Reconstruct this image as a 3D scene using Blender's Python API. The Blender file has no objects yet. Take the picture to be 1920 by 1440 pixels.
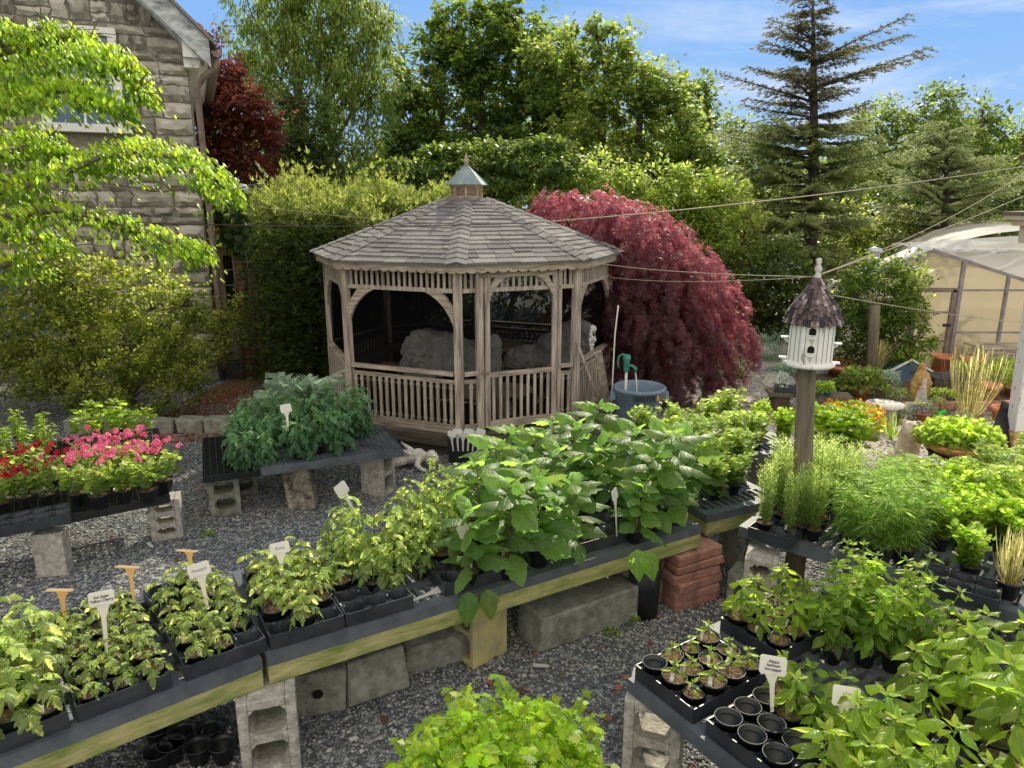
import bpy, bmesh, math, random
import numpy as np
from mathutils import Vector, Matrix, noise as mnoise

scene = bpy.context.scene
COL = scene.collection
PI = math.pi
R = math.radians

# ------------------------------------------------------------------ camera
CAM_H = 2.7; PITCH = R(14.1); FPX = 1330.0
CP, SP = math.cos(PITCH), math.sin(PITCH)
def P(px, py, z=0.0):
    """ground point (world) seen at a photo pixel, at height z"""
    x = (px-960)/FPX; v = (py-720)/FPX
    dy = CP - v*SP; dz = -SP - v*CP
    t = (z-CAM_H)/dz
    return Vector((x*t, dy*t, z))
def Q(px, py, Y):
    x = (px-960)/FPX; v = (py-720)/FPX
    dy = CP - v*SP; dz = -SP - v*CP
    t = Y/dy
    return Vector((x*t, Y, CAM_H+dz*t))
def pix(p):
    d_ = p[1]*CP+(CAM_H-p[2])*SP; v = (CAM_H-p[2])*CP-p[1]*SP
    return (960+FPX*p[0]/d_, 720+FPX*v/d_)
def depth(p): return p[1]*CP + (CAM_H-p[2])*SP

cam = bpy.data.cameras.new("camera"); cam.sensor_width = 36; cam.lens = FPX/1920*36
cam.clip_end = 2000; cam.clip_start = 0.05
co = bpy.data.objects.new("camera", cam); COL.objects.link(co)
co.location = (0, 0, CAM_H); co.rotation_euler = (PI/2-PITCH, 0, 0)
scene.camera = co

# ------------------------------------------------------------------ light
SUN_AZ = R(17); SUN_EL = R(37)       # azimuth measured from +Y towards +X
sd = Vector((math.sin(SUN_AZ)*math.cos(SUN_EL), math.cos(SUN_AZ)*math.cos(SUN_EL), math.sin(SUN_EL)))
sl = bpy.data.lights.new("sun", 'SUN'); sl.energy = 5.0; sl.angle = R(0.6); sl.color = (1.0, .91, .7)
so = bpy.data.objects.new("sun", sl); COL.objects.link(so)
so.rotation_euler = sd.to_track_quat('Z', 'Y').to_euler()
w = bpy.data.worlds.new("World"); scene.world = w; w.use_nodes = True
nt = w.node_tree; bg = nt.nodes['Background']; bg.inputs[1].default_value = 0.15
sky = nt.nodes.new('ShaderNodeTexSky'); sky.sky_type = 'NISHITA'; sky.sun_disc = False
sky.sun_elevation = SUN_EL; sky.sun_rotation = SUN_AZ; sky.air_density = 1.0; sky.dust_density = 0.3; sky.ozone_density = 2.2
tc = nt.nodes.new('ShaderNodeTexCoord'); mp = nt.nodes.new('ShaderNodeMapping')
mp.inputs['Scale'].default_value = (1.2, 3.0, 9.0); mp.inputs['Rotation'].default_value = (0.15, -0.22, 0.1)
nz = nt.nodes.new('ShaderNodeTexNoise'); nz.inputs['Scale'].default_value = 1.6; nz.inputs['Detail'].default_value = 9; nz.inputs['Roughness'].default_value = .62; nz.inputs['Distortion'].default_value = .35
cr = nt.nodes.new('ShaderNodeValToRGB'); cr.color_ramp.elements[0].position = .45; cr.color_ramp.elements[1].position = .7
cr.color_ramp.elements[1].color = (.75, .75, .75, 1)
sx = nt.nodes.new('ShaderNodeSeparateXYZ'); mr = nt.nodes.new('ShaderNodeMapRange')
mr.inputs[1].default_value = -.15; mr.inputs[2].default_value = .5; mr.inputs[3].default_value = .1; mr.inputs[4].default_value = 1
ml = nt.nodes.new('ShaderNodeMath'); ml.operation = 'MULTIPLY'
mx = nt.nodes.new('ShaderNodeMix'); mx.data_type = 'RGBA'
L = nt.links
L.new(tc.outputs['Generated'], mp.inputs[0]); L.new(mp.outputs[0], nz.inputs['Vector']); L.new(nz.outputs[0], cr.inputs[0])
L.new(tc.outputs['Generated'], sx.inputs[0]); L.new(sx.outputs[0], mr.inputs[0])
L.new(cr.outputs[0], ml.inputs[0]); L.new(mr.outputs[0], ml.inputs[1])
gm = nt.nodes.new('ShaderNodeHueSaturation'); gm.inputs['Saturation'].default_value = 1.0; gm.inputs['Value'].default_value = 1.0
L.new(sky.outputs[0], gm.inputs['Color'])
L.new(ml.outputs[0], mx.inputs[0]); L.new(gm.outputs[0], mx.inputs[6]); mx.inputs[7].default_value = (6.5, 6.7, 7.0, 1)
# deeper blue towards the zenith; unseen bright cloud added behind the camera for fill light
cap = nt.nodes.new('ShaderNodeValToRGB'); cap.color_ramp.elements[0].position = 0; cap.color_ramp.elements[0].color = (.5,.72,1,1); cap.color_ramp.elements[1].position = .55; cap.color_ramp.elements[1].color = (.13,.36,.92,1)
ce = cap.color_ramp.elements.new(.18); ce.color = (.3,.56,1,1)
sc_ = nt.nodes.new('ShaderNodeVectorMath'); sc_.operation = 'SCALE'; sc_.inputs['Scale'].default_value = 6.4
L.new(sx.outputs[2], cap.inputs[0]); L.new(cap.outputs[0], sc_.inputs[0])
dk_ = nt.nodes.new('ShaderNodeMix'); dk_.data_type = 'RGBA'; dk_.blend_type = 'DARKEN'; dk_.inputs[0].default_value = 1
L.new(gm.outputs[0], dk_.inputs[6]); L.new(sc_.outputs[0], dk_.inputs[7]); L.new(dk_.outputs[2], mx.inputs[6])
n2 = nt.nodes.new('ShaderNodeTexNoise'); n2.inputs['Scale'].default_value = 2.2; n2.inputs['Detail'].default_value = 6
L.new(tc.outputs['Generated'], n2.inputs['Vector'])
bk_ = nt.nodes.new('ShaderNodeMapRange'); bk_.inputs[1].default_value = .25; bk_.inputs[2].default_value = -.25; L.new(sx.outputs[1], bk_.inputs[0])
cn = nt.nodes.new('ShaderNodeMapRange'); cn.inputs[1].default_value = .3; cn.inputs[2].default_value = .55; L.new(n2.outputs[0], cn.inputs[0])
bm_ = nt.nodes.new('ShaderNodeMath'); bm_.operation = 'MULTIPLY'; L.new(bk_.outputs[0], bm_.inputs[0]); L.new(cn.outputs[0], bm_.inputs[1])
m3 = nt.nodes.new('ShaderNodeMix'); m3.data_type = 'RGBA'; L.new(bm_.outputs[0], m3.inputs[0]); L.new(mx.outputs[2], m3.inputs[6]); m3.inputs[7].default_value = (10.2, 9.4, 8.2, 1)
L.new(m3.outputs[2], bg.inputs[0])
scene.view_settings.view_transform = 'Standard'; scene.view_settings.look = 'None'; scene.view_settings.exposure = 0
scene.cycles.use_denoising = True
scene.cycles.max_bounces = 8; scene.cycles.diffuse_bounces = 4; scene.cycles.transmission_bounces = 5; scene.cycles.transparent_max_bounces = 12
scene.cycles.sample_clamp_indirect = 8
try: scene.cycles.denoiser = 'OPENIMAGEDENOISE'
except Exception: pass

# ------------------------------------------------------------------ materials
def newmat(name):
    m = bpy.data.materials.new(name); m.use_nodes = True
    n = m.node_tree; n.nodes.clear()
    o = n.nodes.new('ShaderNodeOutputMaterial'); b = n.nodes.new('ShaderNodeBsdfPrincipled')
    n.links.new(b.outputs[0], o.inputs[0]); return m, n, b, o
def rgba(c): return (c[0], c[1], c[2], 1)
def nmat(name, c1, c2, scale=5, rough=.75, bump=.2, stretch=(1,1,1), island=0.0, c3=None, spec=.3, detail=8, metal=0, bdist=.01):
    """two-tone (optionally three-tone) weathered surface"""
    lift = 1.0 if max(c2) > .6 else 1.42
    c1 = [x*lift for x in c1]; c2 = [x*lift for x in c2]; c3 = [min(.85, x*lift) for x in c3] if c3 is not None else None
    m, n, b, o = newmat(name); N = n.nodes.new; K = n.links.new
    tc = N('ShaderNodeTexCoord'); mp = N('ShaderNodeMapping'); mp.inputs['Scale'].default_value = stretch
    K(tc.outputs['Object'], mp.inputs[0])
    z = N('ShaderNodeTexNoise'); z.inputs['Scale'].default_value = scale; z.inputs['Detail'].default_value = detail; z.inputs['Roughness'].default_value = .65
    K(mp.outputs[0], z.inputs['Vector'])
    r = N('ShaderNodeValToRGB'); r.color_ramp.elements[0].position = .33; r.color_ramp.elements[1].position = .68
    r.color_ramp.elements[0].color = rgba(c1); r.color_ramp.elements[1].color = rgba(c2)
    if c3 is not None:
        e = r.color_ramp.elements.new(.8); e.color = rgba(c3)
    if island:
        g = N('ShaderNodeNewGeometry'); mm = N('ShaderNodeMath'); mm.operation = 'MULTIPLY_ADD'
        mm.inputs[1].default_value = island; 
        a2 = N('ShaderNodeMath'); a2.operation = 'SUBTRACT'; a2.inputs[1].default_value = .5
        K(g.outputs['Random Per Island'], a2.inputs[0]); K(a2.outputs[0], mm.inputs[0]); K(z.outputs[0], mm.inputs[2]); K(mm.outputs[0], r.inputs[0])
    else: K(z.outputs[0], r.inputs[0])
    K(r.outputs[0], b.inputs['Base Color'])
    b.inputs['Roughness'].default_value = rough; b.inputs['Specular IOR Level'].default_value = spec; b.inputs['Metallic'].default_value = metal
    if bump:
        z2 = N('ShaderNodeTexNoise'); z2.inputs['Scale'].default_value = scale*3; z2.inputs['Detail'].default_value = 8
        K(mp.outputs[0], z2.inputs['Vector'])
        bp = N('ShaderNodeBump'); bp.inputs['Strength'].default_value = bump; bp.inputs['Distance'].default_value = bdist
        K(z2.outputs[0], bp.inputs['Height']); K(bp.outputs[0], b.inputs['Normal'])
    return m
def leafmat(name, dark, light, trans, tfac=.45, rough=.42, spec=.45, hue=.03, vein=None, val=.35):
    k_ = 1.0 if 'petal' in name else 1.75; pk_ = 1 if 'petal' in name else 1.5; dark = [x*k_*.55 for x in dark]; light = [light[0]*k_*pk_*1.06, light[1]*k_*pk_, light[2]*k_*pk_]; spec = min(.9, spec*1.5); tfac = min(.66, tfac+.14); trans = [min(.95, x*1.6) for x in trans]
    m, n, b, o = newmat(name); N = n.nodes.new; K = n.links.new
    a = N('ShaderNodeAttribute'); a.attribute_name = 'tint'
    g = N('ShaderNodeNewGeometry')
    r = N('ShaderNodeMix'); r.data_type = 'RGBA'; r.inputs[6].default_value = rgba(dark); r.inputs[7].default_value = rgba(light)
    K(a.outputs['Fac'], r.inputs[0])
    h = N('ShaderNodeHueSaturation')
    mr = N('ShaderNodeMapRange'); hc = .485 if not any(q in name for q in ('red','petal','copper','burgundy','blue')) else .5; mr.inputs[3].default_value = hc-hue; mr.inputs[4].default_value = hc+hue
    K(g.outputs['Random Per Island'], mr.inputs[0]); K(mr.outputs[0], h.inputs['Hue'])
    mu = N('ShaderNodeMath'); mu.operation = 'MULTIPLY'; mu.inputs[1].default_value = 37.7
    fr = N('ShaderNodeMath'); fr.operation = 'FRACT'
    K(g.outputs['Random Per Island'], mu.inputs[0]); K(mu.outputs[0], fr.inputs[0])
    mv = N('ShaderNodeMapRange'); mv.inputs[3].default_value = 1-val; mv.inputs[4].default_value = 1+val; K(fr.outputs[0], mv.inputs[0]); K(mv.outputs[0], h.inputs['Value'])
    ntc = N('ShaderNodeTexCoord'); nz_ = N('ShaderNodeTexNoise'); nz_.inputs['Scale'].default_value = 38; nz_.inputs['Detail'].default_value = 2; K(ntc.outputs['Object'], nz_.inputs['Vector'])
    nm = N('ShaderNodeMapRange'); nm.inputs[1].default_value = .3; nm.inputs[2].default_value = .7; nm.inputs[3].default_value = .72; nm.inputs[4].default_value = 1.28; K(nz_.outputs[0], nm.inputs[0])
    nx_ = N('ShaderNodeVectorMath'); nx_.operation = 'SCALE'; K(r.outputs[2], nx_.inputs[0]); K(nm.outputs[0], nx_.inputs['Scale']); K(nx_.outputs[0], h.inputs['Color']); h.inputs['Saturation'].default_value = 1.03
    colr = h.outputs[0]
    if vein is not None:
        av = N('ShaderNodeAttribute'); av.attribute_name = 'mid'; al = N('ShaderNodeAttribute'); al.attribute_name = 'along'
        pm = N('ShaderNodeMath'); pm.operation = 'POWER'; pm.inputs[1].default_value = 9; K(av.outputs['Fac'], pm.inputs[0])
        q1 = N('ShaderNodeMath'); q1.operation = 'MULTIPLY_ADD'; q1.inputs[1].default_value = .2; K(av.outputs['Fac'], q1.inputs[0]); K(al.outputs['Fac'], q1.inputs[2])
        q2 = N('ShaderNodeMath'); q2.operation = 'MULTIPLY'; q2.inputs[1].default_value = 3.14159*6.5; K(q1.outputs[0], q2.inputs[0])
        q3 = N('ShaderNodeMath'); q3.operation = 'COSINE'; K(q2.outputs[0], q3.inputs[0]); q4 = N('ShaderNodeMath'); q4.operation = 'ABSOLUTE'; K(q3.outputs[0], q4.inputs[0])
        q5 = N('ShaderNodeMath'); q5.operation = 'POWER'; q5.inputs[1].default_value = 14; K(q4.outputs[0], q5.inputs[0])
        q6 = N('ShaderNodeMath'); q6.operation = 'MULTIPLY'; q6.inputs[1].default_value = .55; K(q5.outputs[0], q6.inputs[0])
        pw = N('ShaderNodeMath'); pw.operation = 'MAXIMUM'; K(pm.outputs[0], pw.inputs[0]); K(q6.outputs[0], pw.inputs[1])
        bpv = N('ShaderNodeBump'); bpv.inputs['Strength'].default_value = .7; bpv.inputs['Distance'].default_value = .004; bpv.invert = True; K(pw.outputs[0], bpv.inputs['Height']); K(bpv.outputs[0], b.inputs['Normal'])
        vm = N('ShaderNodeMix'); vm.data_type = 'RGBA'; K(pw.outputs[0], vm.inputs[0]); K(colr, vm.inputs[6]); vm.inputs[7].default_value = rgba(vein); colr = vm.outputs[2]
    K(colr, b.inputs['Base Color']); b.inputs['Roughness'].default_value = rough; b.inputs['Specular IOR Level'].default_value = spec
    t = N('ShaderNodeBsdfTranslucent')
    tm = N('ShaderNodeMix'); tm.data_type = 'RGBA'; tm.inputs[0].default_value = .5; hb_ = N('ShaderNodeHueSaturation'); hb_.inputs['Value'].default_value = 2.6; hb_.inputs['Saturation'].default_value = 1.0; warm = not any(q in name for q in ('red','petal','copper','burgundy','blue','cedar')); hb_.inputs['Hue'].default_value = .472 if warm else .5; K(colr, hb_.inputs['Color']); K(hb_.outputs[0], tm.inputs[6]); tm.inputs[7].default_value = rgba(trans)
    h2 = N('ShaderNodeHueSaturation'); K(tm.outputs[2], h2.inputs['Color']); K(mv.outputs[0], h2.inputs['Value']); K(h2.outputs[0], t.inputs['Color'])
    ms = N('ShaderNodeMixShader'); ms.inputs[0].default_value = tfac; K(b.outputs[0], ms.inputs[1]); K(t.outputs[0], ms.inputs[2]); K(ms.outputs[0], o.inputs[0])
    return m
M = {}
M['wood_v'] = nmat('weathered_wood_vertical', (.12,.1,.08), (.42,.36,.3), 9, .85, .5, (3,3,.25), c3=(.46,.42,.37))
M['wood_h'] = nmat('weathered_wood_level', (.12,.1,.08), (.4,.34,.27), 7, .85, .5, (.5,.5,5), c3=(.44,.4,.33))
M['wood_dark'] = nmat('dark_wood', (.03,.026,.022), (.1,.085,.07), 6, .85, .4, (.4,.4,5))  # dark brown wood tone
M['fascia'] = nmat('weathered_fascia', (.16,.13,.09), (.38,.34,.26), 8, .85, .5, (.6,.6,5), c3=(.5,.46,.38))
M['beam'] = nmat('mossy_timber', (.1,.15,.03), (.36,.31,.15), 4.5, .85, .6, (1,1,4), c3=(.42,.37,.24))
M['shingle'] = nmat('asphalt_shingle', (.09,.085,.085), (.21,.2,.19), 70, .95, .5, island=.26, c3=(.33,.31,.285), detail=3)
M['copper'] = nmat('copper_patina', (.12,.16,.16), (.23,.29,.29), 5, .6, .15, (1,1,.4), c3=(.4,.38,.3), spec=.5, metal=.1)
M['cedar_trim'] = nmat('cedar_trim', (.18,.13,.09), (.38,.3,.22), 10, .8, .4, (1,1,3))
M['black_plastic'] = nmat('black_plastic', (.006,.007,.009), (.013,.015,.019), 12, .42, .05, spec=.45)
M['tray_plastic'] = nmat('tray_plastic', (.012,.014,.018), (.03,.034,.042), 8, .38, .08, spec=.5)
M['pot'] = nmat('black_pot', (.008,.009,.011), (.02,.022,.026), 9, .38, .04, spec=.5)
M['table_plastic'] = nmat('grey_table_plastic', (.035,.04,.05), (.09,.1,.115), 5, .55, .1, spec=.5)  # lighter grey-blue than the tray and pot plastic
M['concrete'] = nmat('cinder_block', (.19,.175,.15), (.42,.4,.355), 22, .95, .9, c3=(.55,.53,.48), bdist=.012, detail=12)
M['concrete_dark'] = nmat('dark_concrete', (.1,.1,.085), (.25,.245,.21), 14, .95, .8, bdist=.012)  # darker concrete tone than the other blocks
M['concrete_moss'] = nmat('mossy_concrete', (.2,.19,.13), (.42,.36,.14), 5, .95, .7, c3=(.5,.47,.4))
M['rough_stone'] = nmat('pitted_stone', (.02,.02,.018), (.34,.3,.24), 14, .95, 1.0, c3=(.45,.4,.32), bdist=.03, detail=4)
M['paver'] = nmat('red_paver', (.2,.1,.075), (.5,.255,.2), 8, .9, .8, island=.4, c3=(.5,.42,.3))
M['soil'] = nmat('potting_soil', (.05,.03,.02), (.22,.14,.09), 60, .95, 1, bdist=.01, c3=(.4,.3,.22))
M['terracotta'] = nmat('terracotta', (.36,.13,.06), (.56,.24,.13), 6, .8, .2)
M['white_card'] = None
M['white_paint'] = nmat('chipped_white_paint', (.22,.19,.14), (.8,.8,.76), 11, .7, .25, (1.5,1.5,.5), c3=(.82,.82,.79))
bp_ = M['white_paint'].node_tree.nodes
for n_ in bp_:
    if n_.type == 'VALTORGB': n_.color_ramp.elements[0].position = .33; n_.color_ramp.elements[1].position = .43
M['cream_paint'] = nmat('cream_paint', (.6,.52,.38), (.78,.7,.54), 5, .6, .1)
M['gold'] = nmat('weathered_gold', (.3,.16,.04), (.62,.4,.13), 14, .5, .4, c3=(.7,.6,.45), spec=.5)
M['statue'] = nmat('weathered_cast_stone', (.3,.28,.25), (.6,.57,.51), 16, .9, .5, c3=(.7,.67,.6))
M['tan_stone'] = nmat('tan_cast_stone', (.34,.27,.19), (.56,.48,.37), 14, .9, .5)
M['tarp'] = nmat('grey_tarp', (.3,.3,.29), (.55,.54,.51), 5, .8, .2)
M['bin'] = nmat('slate_blue_bin', (.1,.145,.19), (.155,.205,.26), 4, .5, .1, spec=.4)
M['green_metal'] = nmat('green_enamel', (.02,.12,.09), (.05,.22,.17), 12, .5, .2)
M['steel'] = nmat('galvanised_steel', (.3,.31,.31), (.55,.55,.53), 10, .45, .1, metal=.6)
M['hose'] = nmat('pale_hose', (.4,.38,.33), (.56,.53,.46), 10, .5, .05)
M['brown_metal'] = nmat('brown_downspout', (.1,.07,.06), (.2,.15,.13), 8, .5, .1)
M['wire_dark'] = nmat('dark_cable', (.02,.018,.016), (.05,.045,.04), 10, .6, 0)
M['wire_light'] = nmat('pale_cable', (.2,.17,.12), (.34,.3,.22), 10, .6, 0)
M['bark'] = nmat('bark', (.03,.024,.02), (.12,.095,.075), 8, .95, .9, (2,2,.4), bdist=.04)
M['bark_pale'] = nmat('pale_bark', (.08,.07,.055), (.22,.19,.15), 8, .95, .9, (2,2,.4), bdist=.03)
M['stone'] = nmat('fieldstone', (.2,.185,.16), (.4,.375,.32), 3.2, .95, .9, island=.42, c3=(.46,.44,.4), bdist=.03)
M['mortar'] = nmat('mortar', (.12,.105,.085), (.26,.235,.2), 20, .95, .6)
M['brick'] = None
M['gable'] = nmat('peeling_gable_board', (.12,.13,.14), (.5,.52,.54), 5, .7, .3, (1,1,2))
M['frame_grey'] = nmat('grey_frame', (.13,.115,.12), (.24,.22,.23), 6, .7, .1)
M['glass'] = None
M['blue_glass'] = None
M['dark'] = nmat('dark_opening', (.004,.004,.004), (.01,.009,.008), 5, .9, 0)
M['shingle_wood'] = nmat('split_wood_shingle', (.03,.022,.024), (.14,.105,.1), 9, .8, .5, (2,2,.6), island=.6, c3=(.34,.28,.27))
M['post_wood'] = nmat('grey_post_wood', (.06,.05,.035), (.17,.145,.1), 8, .9, .8, (2.5,2.5,.2), bdist=.015)
M['stem'] = nmat('green_stem', (.08,.14,.03), (.17,.25,.06), 10, .6, 0)
M['stem_purple'] = nmat('purple_green_stem', (.07,.05,.05), (.16,.15,.07), 10, .6, 0)
M['red_ball'] = nmat('red_gazing_ball', (.45,.06,.06), (.6,.15,.13), 10, .4, .1)
M['frog'] = nmat('lime_plastic', (.02,.5,.05), (.05,.7,.09), 8, .35, 0)
M['tan_bud'] = nmat('tan_plaque', (.4,.3,.2), (.5,.4,.3), 8, .8, 0)

def cardmat(name, c, t, fac=.35):
    m, n, b, o = newmat(name); b.inputs['Base Color'].default_value = rgba(c); b.inputs['Roughness'].default_value = .45
    z = n.nodes.new('ShaderNodeTexNoise'); z.inputs['Scale'].default_value = 30
    mx = n.nodes.new('ShaderNodeMix'); mx.data_type = 'RGBA'; mx.inputs[6].default_value = rgba(c); mx.inputs[7].default_value = rgba([x*.86 for x in c])
    n.links.new(z.outputs[0], mx.inputs[0]); n.links.new(mx.outputs[2], b.inputs['Base Color'])
    tr = n.nodes.new('ShaderNodeBsdfTranslucent'); tr.inputs[0].default_value = rgba(t)
    ms = n.nodes.new('ShaderNodeMixShader'); ms.inputs[0].default_value = fac
    n.links.new(b.outputs[0], ms.inputs[1]); n.links.new(tr.outputs[0], ms.inputs[2]); n.links.new(ms.outputs[0], o.inputs[0]); return m
M['white_card'] = cardmat('white_sign_plastic', (.82,.82,.8), (.9,.85,.78), .45)
M['yellow_card'] = cardmat('aged_yellow_plastic', (.74,.6,.36), (.85,.62,.3), .5)
M['ink'] = nmat('black_ink', (.02,.02,.03), (.03,.03,.05), 10, .6, 0)
M['ink_grey'] = nmat('faded_ink', (.2,.2,.24), (.26,.26,.3), 10, .6, 0)
M['tag_red'] = nmat('tag_picture_red', (.5,.04,.02), (.7,.12,.05), 60, .5, 0)
M['tag_orange'] = nmat('tag_picture_orange', (.7,.25,.03), (.8,.45,.08), 60, .5, 0)

def filmmat(name, c, transp, transl):
    m, n, b, o = newmat(name); N = n.nodes.new; K = n.links.new
    tc = N('ShaderNodeTexCoord'); z = N('ShaderNodeTexNoise'); z.inputs['Scale'].default_value = 1.3; z.inputs['Detail'].default_value = 6; K(tc.outputs['Object'], z.inputs['Vector'])
    mx = N('ShaderNodeMix'); mx.data_type = 'RGBA'; mx.inputs[6].default_value = rgba(c); mx.inputs[7].default_value = rgba([c[0]*.85, c[1]*.8, c[2]*.7]); K(z.outputs[0], mx.inputs[0])
    K(mx.outputs[2], b.inputs['Base Color']); b.inputs['Roughness'].default_value = .4
    t = N('ShaderNodeBsdfTranslucent'); K(mx.outputs[2], t.inputs[0])
    tp = N('ShaderNodeBsdfTransparent'); tp.inputs[0].default_value = rgba(c)
    m1 = N('ShaderNodeMixShader'); m1.inputs[0].default_value = transl; K(b.outputs[0], m1.inputs[1]); K(t.outputs[0], m1.inputs[2])
    m2 = N('ShaderNodeMixShader'); m2.inputs[0].default_value = transp; K(m1.outputs[0], m2.inputs[1]); K(tp.outputs[0], m2.inputs[2]); K(m2.outputs[0], o.inputs[0]); return m
M['film_roof'] = filmmat('greenhouse_roof_film', (.97,.97,.95), .2, .42)
M['film_wall'] = filmmat('greenhouse_wall_film', (1,.9,.68), .1, .88)
def screenmat():
    m, n, b, o = newmat('insect_screen'); N = n.nodes.new; K = n.links.new
    b.inputs['Base Color'].default_value = (.006,.006,.007,1); b.inputs['Roughness'].default_value = .9; b.inputs['Specular IOR Level'].default_value = 0.0
    tp = N('ShaderNodeBsdfTransparent'); ms = N('ShaderNodeMixShader'); z = N('ShaderNodeTexNoise'); z.inputs['Scale'].default_value = 2
    mr = N('ShaderNodeMapRange'); mr.inputs[3].default_value = .32; mr.inputs[4].default_value = .52; K(z.outputs[0], mr.inputs[0]); K(mr.outputs[0], ms.inputs[0])
    K(b.outputs[0], ms.inputs[1]); K(tp.outputs[0], ms.inputs[2]); K(ms.outputs[0], o.inputs[0]); return m
M['screen'] = screenmat()
def glassmat(name, c, rough=.08):
    m, n, b, o = newmat(name); b.inputs['Base Color'].default_value = rgba(c); b.inputs['Roughness'].default_value = rough; b.inputs['Specular IOR Level'].default_value = .9
    z = n.nodes.new('ShaderNodeTexNoise'); z.inputs['Scale'].default_value = 3
    mx = n.nodes.new('ShaderNodeMix'); mx.data_type = 'RGBA'; mx.inputs[6].default_value = rgba(c); mx.inputs[7].default_value = rgba([x*2.2 for x in c])
    n.links.new(z.outputs[0], mx.inputs[0]); n.links.new(mx.outputs[2], b.inputs['Base Color']); return m
M['glass'] = glassmat('window_glass', (.03,.035,.03)); M['blue_glass'] = glassmat('blue_window_glass', (.07,.11,.17)); M['globe'] = glassmat('globe_glass', (.3,.33,.34), .25)
def brickmat():
    m, n, b, o = newmat('brick_masonry'); N = n.nodes.new; K = n.links.new
    tc = N('ShaderNodeTexCoord'); mp = N('ShaderNodeMapping'); mp.inputs['Rotation'].default_value = (PI/2, 0, 0); K(tc.outputs['Object'], mp.inputs[0])
    k = N('ShaderNodeTexBrick'); k.inputs['Scale'].default_value = 1; k.inputs['Color1'].default_value = (.3,.09,.06,1); k.inputs['Color2'].default_value = (.42,.17,.11,1); k.inputs['Mortar'].default_value = (.5,.42,.34,1)
    k.inputs['Brick Width'].default_value = .24; k.inputs['Row Height'].default_value = .085; k.inputs['Mortar Size'].default_value = .009; K(mp.outputs[0], k.inputs['Vector'])
    K(k.outputs['Color'], b.inputs['Base Color']); b.inputs['Roughness'].default_value = .9
    bp = N('ShaderNodeBump'); bp.inputs['Strength'].default_value = .6; bp.inputs['Distance'].default_value = -.01; K(k.outputs['Fac'], bp.inputs['Height']); K(bp.outputs[0], b.inputs['Normal']); return m
M['brick'] = brickmat()
def gravelmat():
    m, n, b, o = newmat('gravel_ground'); N = n.nodes.new; K = n.links.new
    tc = N('ShaderNodeTexCoord')
    v = N('ShaderNodeTexVoronoi'); v.inputs['Scale'].default_value = 42; K(tc.outputs['Object'], v.inputs['Vector'])
    r = N('ShaderNodeValToRGB'); e = r.color_ramp.elements; e[0].position = 0; e[0].color = (.065,.068,.072,1); e[1].position = 1; e[1].color = (.42,.42,.41,1)
    x = e.new(.55); x.color = (.13,.145,.165,1)
    sp = N('ShaderNodeSeparateColor'); K(v.outputs['Color'], sp.inputs[0]); K(sp.outputs[0], r.inputs[0])
    z = N('ShaderNodeTexNoise'); z.inputs['Scale'].default_value = .9; z.inputs['Detail'].default_value = 5; K(tc.outputs['Object'], z.inputs['Vector'])
    d = N('ShaderNodeMix'); d.data_type = 'RGBA'; d.inputs[7].default_value = (.2,.17,.14,1)
    rr = N('ShaderNodeValToRGB'); rr.color_ramp.elements[0].position = .45; rr.color_ramp.elements[1].position = .8; K(z.outputs[0], rr.inputs[0])
    mm = N('ShaderNodeMath'); mm.operation = 'MULTIPLY'; mm.inputs[1].default_value = .6; K(rr.outputs[0], mm.inputs[0]); K(mm.outputs[0], d.inputs[0]); K(r.outputs[0], d.inputs[6])
    # sunlight on the right-hand path painted in as paler tan gravel
    s = N('ShaderNodeSeparateXYZ'); K(tc.outputs['Object'], s.inputs[0])
    m1 = N('ShaderNodeMapRange'); m1.inputs[1].default_value = .8; m1.inputs[2].default_value = 2.4; K(s.outputs[0], m1.inputs[0])
    m2 = N('ShaderNodeMapRange'); m2.inputs[1].default_value = 5.6; m2.inputs[2].default_value = 7.2; K(s.outputs[1], m2.inputs[0])
    mu = N('ShaderNodeMath'); mu.operation = 'MULTIPLY'; K(m1.outputs[0], mu.inputs[0]); K(m2.outputs[0], mu.inputs[1])
    mu2 = N('ShaderNodeMath'); mu2.operation = 'MULTIPLY'; mu2.inputs[1].default_value = .8; K(mu.outputs[0], mu2.inputs[0])
    r3 = N('ShaderNodeValToRGB'); r3.color_ramp.elements[0].color = (.3,.25,.2,1); r3.color_ramp.elements[1].color = (.66,.57,.47,1); K(sp.outputs[1], r3.inputs[0])
    d2 = N('ShaderNodeMix'); d2.data_type = 'RGBA'; K(mu2.outputs[0], d2.inputs[0]); K(d.outputs[2], d2.inputs[6]); K(r3.outputs[0], d2.inputs[7])
    K(d2.outputs[2], b.inputs['Base Color']); b.inputs['Roughness'].default_value = .8; b.inputs['Specular IOR Level'].default_value = .3
    bp = N('ShaderNodeBump'); bp.inputs['Strength'].default_value = .9; bp.inputs['Distance'].default_value = .012; bp.invert = True; K(v.outputs['Distance'], bp.inputs['Height']); K(bp.outputs[0], b.inputs['Normal']); return m
M['ground'] = gravelmat()
M['chips'] = nmat('gravel_chip', (.09,.094,.1), (.25,.255,.26), 3, .65, 0, island=.8, c3=(.33,.32,.3), spec=.4)
M['mulch'] = nmat('leaf_litter', (.05,.03,.02), (.16,.1,.06), 30, .95, .8)

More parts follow.
